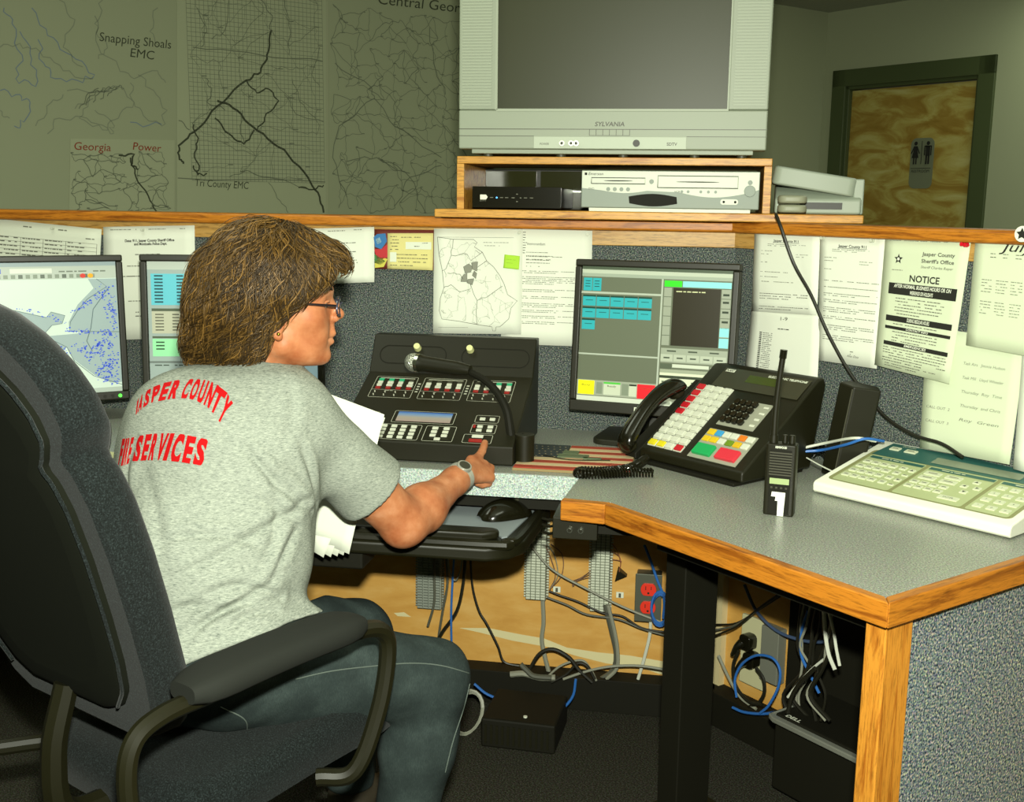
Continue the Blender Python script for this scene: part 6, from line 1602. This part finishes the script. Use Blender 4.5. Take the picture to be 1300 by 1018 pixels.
bot = [(283, 398), (330, 345), (385, 302), (475, 272), (545, 258), (640, 246), (662, 245), (735, 244), (805, 262), (862, 292), (922, 338), (962, 385), (1012, 460)]
wd_ = [(0, 1, 'J'), (1, 1, 'A')]
seq = [('J', (292, 300), (325, 235), (305, 370), (283, 400)), ('A', (325, 235), (372, 190), (345, 335), (305, 370)), ('S', (378, 185), (432, 155), (405, 290), (350, 330)), ('P', (440, 150), (520, 118), (470, 270), (420, 285)),
       ('E', (528, 116), (610, 98), (548, 258), (478, 272)), ('R', (618, 96), (708, 82), (640, 246), (556, 256)), ('C', (735, 84), (795, 80), (730, 246), (664, 246)), ('O', (802, 80), (865, 85), (800, 262), (735, 246)),
       ('U', (872, 87), (930, 100), (862, 292), (806, 265)), ('N', (938, 104), (1010, 140), (922, 335), (868, 296)), ('T', (985, 128), (1085, 205), (975, 395), (925, 340)), ('Y', (1075, 200), (1130, 295), (1040, 470), (975, 420))]
for ch, tl, tr, br, bl in seq: glyph(ch, tl, tr, br, bl, (130, 470))
seq = [('F', (178, 592), (208, 588), (160, 824), (138, 828)), ('I', (210, 588), (226, 586), (182, 820), (164, 824)), ('R', (228, 585), (252, 580), (206, 812), (184, 820)), ('E', (254, 580), (284, 574), (236, 800), (208, 812)),
       ('S', (312, 568), (372, 556), (322, 782), (258, 784)), ('E', (378, 554), (440, 548), (385, 776), (330, 780)), ('R', (446, 547), (506, 543), (446, 776), (392, 776)), ('V', (508, 543), (590, 543), (520, 776), (452, 778)),
       ('I', (590, 543), (632, 544), (560, 780), (520, 778)), ('C', (640, 545), (728, 556), (670, 790), (570, 782)), ('E', (732, 560), (822, 578), (760, 806), (682, 792)), ('S', (826, 578), (926, 602), (870, 826), (772, 806))]
for ch, tl, tr, br, bl in seq: glyph(ch, tl, tr, br, bl, (130, 470))
lt = build('lettering', TT, mat('shirt_print_red', '#b40c10', .8, spec=.15), shirt, sm=0, label='red block lettering across the back')

# ---- jeans and shoes
anR = np.array([kR[0]-.06, kR[1]-.03, .10]); anL = np.array([kL[0]-.02, kL[1]+.02, .10])
def jeans_sdf(p):
    d = g_cone(p, hip-Fw*.02+Up*.0, hip+Up*.10, .118, .112, (Lt, .78))
    d = smin(d, g_ell(p, hip-Fw*.04-Up*.005, (.188, .152, .115), np.stack([Lt, Fw, Up], 1)), .04)
    for h_, k, a in ((hR, kR, anR), (hL, kL, anL)):
        h_, k, a = (A_(q, dtype=np.float32) for q in (h_, k, a)); d = smin(d, g_cone(p, h_, k, .108, .071), .03)
        l = g_cone(p, k, k+(a-k)*.35, .066, .064); l = smin(l, g_cone(p, k+(a-k)*.3, a, .064, .052), .04); l = np.maximum(l, a[2]-p[:, 2]-.02)
        d = smin(d, l, .03)
    d = d+.0028*fnoise(p, 40, 3)+.0012*fnoise(p, 95, 9)
    d = np.maximum(d, -.025-(p-hp)@hn)
    return d
jeans = mesh_sdf('jeans', jeans_sdf, (-.80, 1.55, .05), (.05, 2.42, .68), .0055, m_jean, person, post=lambda v, f: relax(v, f, 1, .5))
jbv = bvh_of(jeans)
def seam(px, parent, bv, w=.0011, m=None, name='seam'):
    P = smooth_path([Vector((a, b_, 0)) for a, b_ in px], 8); pts = []
    for q in P:
        h_ = bv.ray_cast(EYE, ray(q.x, q.y).normalized())
        if h_[0] is not None: pts.append(h_[0]+h_[1]*.0006)
    if len(pts) > 2:
        mb = MB(); mb.tube(pts, [w, w], 5, smooth=False); build(name, mb, m, parent)
m_st = mat('denim_stitch', '#59635c', .8)
seam([(375, 862), (420, 852), (470, 846), (520, 842), (560, 845), (600, 856)], jeans, jbv, .0010, m_st)
seam([(280, 897), (312, 915), (310, 945)], jeans, jbv, .0010, m_st); seam([(596, 868), (588, 900), (575, 940), (565, 980)], jeans, jbv, .0010, m_st)
def shoe_sdf(a, fx):
    def fn(p):
        d = g_cone(p, a+np.array([0, 0, -.055]), a+fx*.15+np.array([0, 0, -.066]), .042, .030)
        d = smin(d, g_cone(p, a, a+np.array([0, 0, -.05]), .042, .040), .03)
        return np.maximum(d, .004-p[:, 2])
    return fn
for a, fx in ((anR, np.array([.8, .55, 0])), (anL, np.array([.7, .7, 0]))):
    a = A_(a, dtype=np.float32); mesh_sdf('shoe', shoe_sdf(a, fx.astype(np.float32)), a-np.array([.1, .1, .12]), a+np.array([.26, .26, .08]), .006, mat('shoe_leather', '#3a3428', .6), person)

# ---- hair
zb_x = np.array([-.30, -.06, -.022, -.008, .002, .012, .030, .055, .080, .098, .112, .14]); zb_z = np.array([-.085, -.085, -.068, -.036, -.014, -.002, .020, .044, .060, .075, .086, .096])
def hair_base(q):
    qa = q.copy(); qa[:, 1] = np.abs(q[:, 1])
    d = g_ell(q, (-.012, 0, .066), (.122, .100, .106))
    d = smin(d, g_ell(q, (-.072, 0, .012), (.085, .090, .098)), .04)
    d = smin(d, g_cone(qa, (-.065, .035, -.030), (-.140, .022, -.050), .040, .022), .03)
    d = smin(d, g_cone(qa, (-.045, .055, -.020), (-.030, .058, -.052), .026, .016), .02)
    d = smin(d, g_ell(q, (.076, 0, .098), (.052, .066, .034)), .03)
    d = smin(d, g_cone(qa, (.03, .070, .055), (.088, .055, .062), .022, .016), .02)
    d = d+fnoise(q*np.array([1, 1, .6], np.float32), 62, 0)*.0075+fnoise(q*np.array([1, 1, .5], np.float32), 130, 6)*.003
    zb = np.interp(q[:, 0], zb_x, zb_z).astype(np.float32)
    return smax(d, (zb-q[:, 2])*.8, .012)
def hair_sdf(p):
    q = to_head(p)
    s = q@np.array([.5, .0, .86], np.float32)
    d = hair_base(q)
    return d+.002
lo = hO-np.array([.24, .20, .13], np.float32); hi = hO+np.array([.20, .20, .22], np.float32)
hair = mesh_sdf('hair', hair_sdf, lo, hi, .0032, [M_HAIR[0]], person)
# loose strands following the surface
rs = np.random.RandomState(3); NS = 6500
dirs = rs.normal(size=(NS*2, 3)); dirs /= np.linalg.norm(dirs, axis=1)[:, None]
cen = np.array([-.03, 0, .055]); pt = cen+dirs*.02
for _ in range(26):
    dv = hair_base(pt.astype(np.float32)); pt = pt+dirs*np.maximum(-dv, 0)[:, None]*.9+dirs*np.where(dv > 0, -dv, 0)[:, None]*.5
ok = np.interp(pt[:, 0], zb_x, zb_z)+.012 < pt[:, 2]; ok &= (pt[:, 1] < .05)
pt = pt[ok][:NS]; NS = len(pt)
def grad(q, e=.002):
    g = np.stack([hair_base((q+np.eye(3)[i]*e).astype(np.float32))-hair_base((q-np.eye(3)[i]*e).astype(np.float32)) for i in range(3)], 1)
    return g/(np.linalg.norm(g, axis=1)[:, None]+1e-9)
def flow(q):
    """down and back from a crown parting; the fringe falls forward"""
    f = np.zeros_like(q); crown = np.array([.015, .0, .17])
    d0 = q-crown; f += d0/(np.linalg.norm(d0, axis=1)[:, None]+.02)
    f[:, 2] -= .55; f[:, 0] -= np.clip((.10-q[:, 2])*4, 0, .7)+np.where(q[:, 0] < 0, .15, 0)
    f[:, 0] += np.clip((q[:, 0]-.02)*6, 0, .7)*(q[:, 2] > .05)
    return f
SL = 13; paths = np.zeros((NS, SL, 3)); q = pt.copy(); ph = rs.uniform(0, 6.28, NS); off = rs.uniform(-.002, .006, NS)*(.6+.8*rs.rand(NS)); stp = rs.uniform(.0045, .0085, NS); wv = rs.uniform(.3, 1.0, NS); fl_ = rs.rand(NS)**4*.012
for s_ in range(SL):
    n_ = grad(q); dd = hair_base(q.astype(np.float32)); q = q-n_*(dd-off-fl_*s_/SL)[:, None]
    paths[:, s_] = q
    f = flow(q); f -= n_*np.einsum('ij,ij->i', f, n_)[:, None]; f /= np.linalg.norm(f, axis=1)[:, None]+1e-9
    sd_ = np.cross(n_, f); f = f+sd_*(np.sin(ph+s_*.75+q[:, 2]*30)*wv)[:, None]
    q = q+f*stp[:, None]
Pw = hO+paths@HM.T
tan = np.gradient(Pw, axis=1); tan /= np.linalg.norm(tan, axis=2)[:, :, None]+1e-9
cnrm = Pw-(hO+cen@HM.T); sdv = np.cross(tan, cnrm); sdv /= np.linalg.norm(sdv, axis=2)[:, :, None]+1e-9
up2 = np.cross(sdv, tan)
wdt = (.0011*(.7+.8*rs.rand(NS)))[:, None]*np.interp(np.arange(SL), [0, 2, SL-4, SL-1], [.5, 1, .8, .1])[None]
ring = [Pw+sdv*wdt[:, :, None], Pw+up2*wdt[:, :, None]*.8, Pw-sdv*wdt[:, :, None]]
V3 = np.stack(ring, 2).reshape(-1, 3)            # NS*SL*3
base = (np.arange(NS)[:, None]*SL+np.arange(SL-1)[None])*3
F = []
for a, b_ in ((0, 1), (1, 2), (2, 0)): F.append(np.stack([base+a, base+b_, base+b_+3, base+a+3], -1).reshape(-1, 4))
F = np.concatenate(F); mi = np.tile(np.repeat(rs.choice([0, 1, 2], NS, p=[.44, .42, .14]), SL-1), 3)
me = bpy.data.meshes.new('hair_strands'); me.vertices.add(len(V3)); me.vertices.foreach_set('co', V3.astype(np.float32).ravel()); me.loops.add(F.size); me.loops.foreach_set('vertex_index', F.ravel().astype(np.int32))
me.polygons.add(len(F)); me.polygons.foreach_set('loop_start', np.arange(0, F.size, 4, dtype=np.int32)); me.polygons.foreach_set('loop_total', np.full(len(F), 4, np.int32)); me.update(calc_edges=True)
for m in M_HAIR: me.materials.append(m)
me.polygons.foreach_set('material_index', mi.astype(np.int32)); me.polygons.foreach_set('use_smooth', [True]*len(F))
ho_ = bpy.data.objects.new('strands', me); COL.objects.link(ho_); ho_.parent = hair; ho_['kind'] = 'stuff'

# ---- face details
def HV(x, y, z): return Vector(from_head((x, y, z)))
for s in (-1, 1):
    mb = MB(); mb.ball(tuple(HV(.0775, s*.029, .024)), .011); e_ = build('eyeball', mb, mat('eye_white', '#d8d6c4', .3), person)
    mb = MB(); mb.ball(tuple(HV(.0860, s*.029, .0235)), .0044, nu=10, nv=7); build('iris', mb, mat('iris', '#3a3020', .3), e_)
    mb = MB(); mb.tube([HV(.078, s*.048, .052), HV(.092, s*.034, .0575), HV(.098, s*.014, .051)], [.0014, .0030, .002], 6); build('eyebrow', mb, M_HAIR[0], person)
    mb = MB(); mb.tube([HV(.076, s*.043, .024), HV(.087, s*.037, .031), HV(.0915, s*.029, .032), HV(.089, s*.020, .029)], [.002, .0028], 6); build('eyelid', mb, m_skin, person)
gl_ = MB()
m_gf = mat('glasses_frame', '#1a1418', .3); m_gm = mat('glasses_metal', '#55566a', .3, metal=.6)
for s in (-1, 1):
    gl_.tube([HV(.104, s*.056, .026), HV(.060, s*.070, .030), HV(.010, s*.079, .033)], [.0022, .0018], 6)
g1 = build('glasses', gl_, m_gf, person, label='thin dark glasses with small lenses')
for s in (-1, 1):
    c = (.112-.0, s*.031, .020); n = 18; pts = [HV(c[0]-abs(.024*math.cos(a)*.28)*(1 if math.cos(a)*s > 0 else .2), c[1]+.0235*math.cos(a), c[2]+.0145*math.sin(a)) for a in [2*math.pi*k/n for k in range(n+1)]]
    mb = MB(); mb.tube(pts, [.0016, .0016], 6, smooth=False); build('rim', mb, m_gm, g1)
    mb = MB(); mb.add([tuple(q) for q in pts[:-1]], [tuple(range(n))]); gm = mat('lens', '#dfe6f0', .03); gm.node_tree.nodes['Principled BSDF'].inputs['Transmission Weight'].default_value = .95; gm.node_tree.nodes['Principled BSDF'].inputs['IOR'].default_value = 1.05; build('lens', mb, gm, g1, sm=0)
mb = MB(); mb.tube([HV(.112, -.0085, .024), HV(.116, 0, .027), HV(.112, .0085, .024)], [.0014, .0014], 6); build('bridge', mb, m_gm, g1)
mb = MB(); mb.ball(tuple(HV(.004, -.0855, -.0200)), .0034, nu=12, nv=8); build('earring', mb, mat('gold', '#d8b84a', .2, metal=1.), person)
# collar rib, sleeve hems
def ring_pts(c, ax, r, n=30, fl=1.):
    ax = Vector(ax).normalized(); u = ax.orthogonal().normalized(); w_ = ax.cross(u); return [Vector(c)+u*(r*math.cos(a))+w_*(r*math.sin(a)*fl) for a in [2*math.pi*k/n for k in range(n+1)]]
# watch
wax = Vector(wrR-elbR).normalized(); wc = Vector(wrR)-wax*.012
mb = MB()
for o_ in (-.006, .0, .006): mb.tube(ring_pts(wc+wax*o_, wax, .0285), [.0034, .0034], 6, smooth=False)
wt = build('wristwatch', mb, mat('watch_steel', '#b9b9ad', .35, metal=.5), person, label='steel wristwatch')
tow = (EYE-wc).normalized(); nn = (tow-wax*tow.dot(wax)); nn = (nn.normalized()+Vector((-.25, 0, .35))); nn = (nn-wax*nn.dot(wax)).normalized()
mb = MB(); mb.cyl(wc+nn*.026, wc+nn*.0345, .0165, .0155, 24); mbd = MB(); mbd.cyl(wc+nn*.0346, wc+nn*.0349, .012, .012, 20); dl = build('watch_dial', mbd, mat('watch_dial', '#3a3a30', .3), wt)
cs_ = build('watch_case', mb, mat('watch_steel', '#b9b9ad', .35, metal=.5), wt, bev=.001)
# ------------------------------------------------------------------ office chair (forward = +y in its own frame)
ch = math.atan2(-.59, .81); cc = Vector((-.667, 1.575, 0))
t = thing('office_chair', 'dark charcoal high-back office chair with padded loop arms under the seated person', 'chair', cc, ch)
m_cf = mat('chair_fabric', '#2c3130', .97, spec=.12)
nt, lk, b = nodes(m_cf); v = objcoord(nt, lk); n1 = noise(nt, lk, 420, 2, .6, v); r_ = ramp(nt, [(.32, '#0d100e'), (.55, '#191e1e'), (.72, '#2b3333')]); lk.new(n1.outputs['Fac'], r_.inputs['Fac']); lk.new(r_.outputs['Color'], b.inputs['Base Color']); bump(m_cf, n1.outputs['Fac'], .25, .001)
b.inputs['Sheen Weight'].default_value = .08
m_cb = mat('chair_back_fabric', '#14160f', .97, spec=.1)
# outline of the back: half width against height
zz = [.54, .56, .60, .66, .75, .85, .93, .975, .995, 1.012, 1.04, 1.08, 1.115, 1.15, 1.175, 1.19, 1.197]
hw_ = [.14, .18, .208, .222, .232, .238, .236, .226, .211, .224, .238, .232, .212, .176, .130, .075, .0]
zs = [.54+(1.197-.54)*k/60 for k in range(61)]
hws = np.interp(zs, zz, hw_); hws[-1] = 0.002
def rec(z): return .045-.31*(z-.60)                      # recline: y of the mid plane
outl = [(hws[k], zs[k]) for k in range(61)]+[(-hws[k], zs[k]) for k in range(60, -1, -1)]
def back_layers(layers):
    cx, cz = 0, .86; vs = []; fs = []; n = len(outl)
    for sc_, dy in layers:
        for x, z in outl:
            ix = max(abs(x)-sc_, 0)*(1 if x > 0 else -1); 
            iz = cz+(z-cz)*(1-sc_/.33)
            bow = .10*(ix*ix)*4
            vs.append((ix, rec(iz)+dy+bow*.35, iz))
    for l in range(len(layers)-1):
        for i in range(n): a = l*n+i; b = l*n+(i+1) % n; fs.append((a, b, b+n, a+n))
    for l in (0, len(layers)-1):
        o_ = l*n
        for k in range(60):
            a, b, c, d = o_+k, o_+k+1, o_+n-2-k, o_+n-1-k
            fs.append((a, b, c, d) if l == 0 else (d, c, b, a))
    mb = MB(); mb.add(vs, fs); return mb
build('back_cushion', back_layers([(.012, -.030), (.003, -.026), (0, -.010), (0, .015), (.006, .034), (.022, .046), (.060, .052)]), m_cf, t, sm=50)
build('back_shell', back_layers([(.085, -.040), (.060, -.0385), (.050, -.036), (.046, -.031), (.046, -.02)]), m_cb, t, sm=50)
mb = MB(); pp = []
for x, z in outl[2:-2]: ix = max(abs(x)-.046, 0)*(1 if x > 0 else -1); iz = .86+(z-.86)*(1-.046/.33); pp.append((ix, rec(iz)-.040+.14*ix*ix, iz))
mb.tube(pp, [.0028, .0028], 6, smooth=False); build('piping', mb, m_cf, t)
# seat
so = []
for k in range(40):
    a = 2*math.pi*k/40; e_ = .45; x = .215*abs(math.cos(a))**e_*(1 if math.cos(a) > 0 else -1); y = .265*abs(math.sin(a))**e_*(1 if math.sin(a) > 0 else -1); so.append((x, y+.325))
mb = MB(); n = len(so); vs = []; fs = []
for sc_, z in ((.90, .395), (.98, .400), (1., .425), (1., .445), (.97, .462), (.88, .472)):
    for x, y in so: vs.append((x*sc_, .30+(y-.30)*sc_, z-.020*max(0, (.35-y)/.3)))
for l in range(5):
    for i in range(n): a = l*n+i; b_ = l*n+(i+1) % n; fs.append((a, b_, b_+n, a+n))
fs.append(tuple(range(n-1, -1, -1))); fs.append(tuple(range(5*n, 6*n))); mb.add(vs, fs); build('seat', mb, m_cf, t, sm=50)
# arms
for s in (1, -1):
    X = .285*s
    mb = MB(); mb.tube([(X*.80, .10, .40), (X*.98, -.0, .41), (X, -.065, .46), (X, -.085, .56), (X, -.075, .625), (X, -.03, .648), (X, .06, .650)], [.0135, .0135], 10, n=8, flat=1.0)
    mb.tube([(X, .27, .650), (X, .345, .650), (X, .395, .632), (X, .408, .59), (X, .385, .50), (X*.96, .34, .41), (X*.80, .30, .40)], [.0145, .0145], 10, n=8)
    mb.tube([(X, .05, .648), (X, .30, .650)], [.012, .012], 8, smooth=False)
    build('arm_tube', mb, M_BLK, t)
    mb = MB(); P = [(y, .005*math.sin((y-.0)/.34*math.pi)) for y in np.linspace(.005, .335, 16)]; n = 16; vs = []; fs = []
    for i, (y, dz) in enumerate(P):
        e = min(i, 15-i); k_ = (.62, .88, .97, 1.)[min(e, 3)]
        for q in range(n):
            a = 2*math.pi*q/n; cx = math.copysign(abs(math.cos(a))**.6, math.cos(a)); cz = math.copysign(abs(math.sin(a))**.6, math.sin(a))
            vs.append((X+.042*k_*cx, y, .667+dz+.021*k_*cz))
    for i in range(15):
        for q in range(n): fs.append((i*n+q, (i+1)*n+q, (i+1)*n+(q+1) % n, i*n+(q+1) % n))
    fs.append(tuple(range(n))); fs.append(tuple(range(16*n-1, 15*n-1, -1))); mb.add(vs, fs); build('arm_pad', mb, mat('arm_pad_foam', '#20221e', .85, spec=.2), t, sm=60)
mb = MB(); mb.cyl((0, .30, .11), (0, .30, .39), .028, .028, 20); build('gas_lift', mb, M_BLK, t)
mb = MB(); mb.bx(-.10, .10, .18, .42, .372, .396); build('seat_plate', mb, M_BLK, t, bev=.003)
mb = MB(); mb.tube([(0, .12, .385), (0, .0, .40), (0, -.015, .50), (0, .012, .60)], [.022, .018], 8); build('back_bracket', mb, M_BLK, t)
for k in range(5):
    a = rad(72*k+20); c, s = math.cos(a), math.sin(a)
    mb = MB(); mb.tube([(0, .30, .115), (c*.15, .30+s*.15, .10), (c*.29, .30+s*.29, .075)], [.026, .018], 8); lg = build('leg', mb, M_BLK, t)
    mb = MB(); x, y = c*.29, .30+s*.29; mb.cyl((x-s*.022, y+c*.022, .028), (x+s*.022, y-c*.022, .028), .0275, seg=16); build('caster', mb, M_BLK, lg)

# ------------------------------------------------------------------ papers in the person's left hand
o0 = Vector(W(438, 620, 2.13))
for k in range(5):
    TR = Vector(W(491-k*3, 527+k*3, 2.16+.004*k)); BR = Vector(W(441-k*5, 711-k*9, 2.10+.004*k))
    dn = (BR-TR).normalized(); view = (o0-EYE).normalized(); lf = dn.cross(view).normalized(); lf = lf if lf.x < 0 else -lf
    lf = (lf+Vector((0, .45, 0))).normalized()
    lab = ['frontmost', 'second', 'third', 'fourth', 'rearmost'][k]
    t = thing('loose_sheet', lab+' of the five white sheets held under the person\'s right arm', 'paper', TR, 0, 'sheets held in the lap')
    N = 10; vs = []; fs = []; L = .279; Wd = .216; nrm = dn.cross(lf).normalized(); nrm = nrm if nrm.dot(view) < 0 else -nrm
    for j in range(N+1):
        for i in range(N+1):
            u, v_ = i/N, j/N; bend = .018*(1-u)**2*0+.010*math.sin(v_*math.pi)*(1-u*.5)+.012*(1-u)*(v_ < .25)*(1-v_*4)*(k == 0)
            vs.append(dn*(v_*L)+lf*(u*Wd)+nrm*(bend-.0032*k))
    for j in range(N):
        for i in range(N): a = j*(N+1)+i; fs.append((a, a+1, a+N+2, a+N+1))
    mb = MB(); mb.add(vs, fs); o = build('sheet', mb, M_PAPER2, t, sm=60); sd = o.modifiers.new('t', 'SOLIDIFY'); sd.thickness = .0006
# ------------------------------------------------------------------ camera and light
cam = bpy.data.cameras.new('camera'); co = bpy.data.objects.new('camera', cam); COL.objects.link(co)
cam.sensor_fit = 'HORIZONTAL'; cam.sensor_width = 36; cam.lens = FPX/1300*36; cam.clip_start = .05
co.matrix_world = Matrix.Translation(EYE) @ Matrix.Rotation(rad(90)-PIT, 4, 'X') @ Matrix.Rotation(ROL, 4, 'Z')
sc.camera = co
def area(name, loc, rot, size, power, c=(1, 1, 1), sy=None):
    l = bpy.data.lights.new(name, 'AREA'); l.energy = power; l.size = size; l.color = c
    if sy: l.shape = 'RECTANGLE'; l.size_y = sy
    o = bpy.data.objects.new(name, l); COL.objects.link(o); o.location = loc; o.rotation_euler = rot; return o
# the photographer's flash, just above the lens
fl = bpy.data.lights.new('camera_flash', 'AREA'); fl.energy = 88; fl.shape = 'RECTANGLE'; fl.size = .07; fl.size_y = .045; fl.color = (.97, 1., .84)
fo = bpy.data.objects.new('camera_flash', fl); COL.objects.link(fo)
fo.location = (.015, .04, H+.16); fo.rotation_euler = (rad(90-7), 0, 0)
for x, y in ((0.2, 1.6), (-.9, 3.2), (1.9, -.9), (-.6, -1.6)):
    p = PR(x, y, ZC-.02); area('ceiling_troffer_light', p, (0, 0, RR), .6, 11, (.93, 1., .80), 1.2)
wd = bpy.data.worlds.new('world'); sc.world = wd; wd.use_nodes = True
wd.node_tree.nodes['Background'].inputs[0].default_value = (.5, .55, .4, 1)
wd.node_tree.nodes['Background'].inputs[1].default_value = .3
sc.view_settings.view_transform = 'Standard'; sc.view_settings.look = 'None'
sc.view_settings.exposure = 0.; sc.view_settings.gamma = 1.; sc.view_settings.use_curve_mapping = False
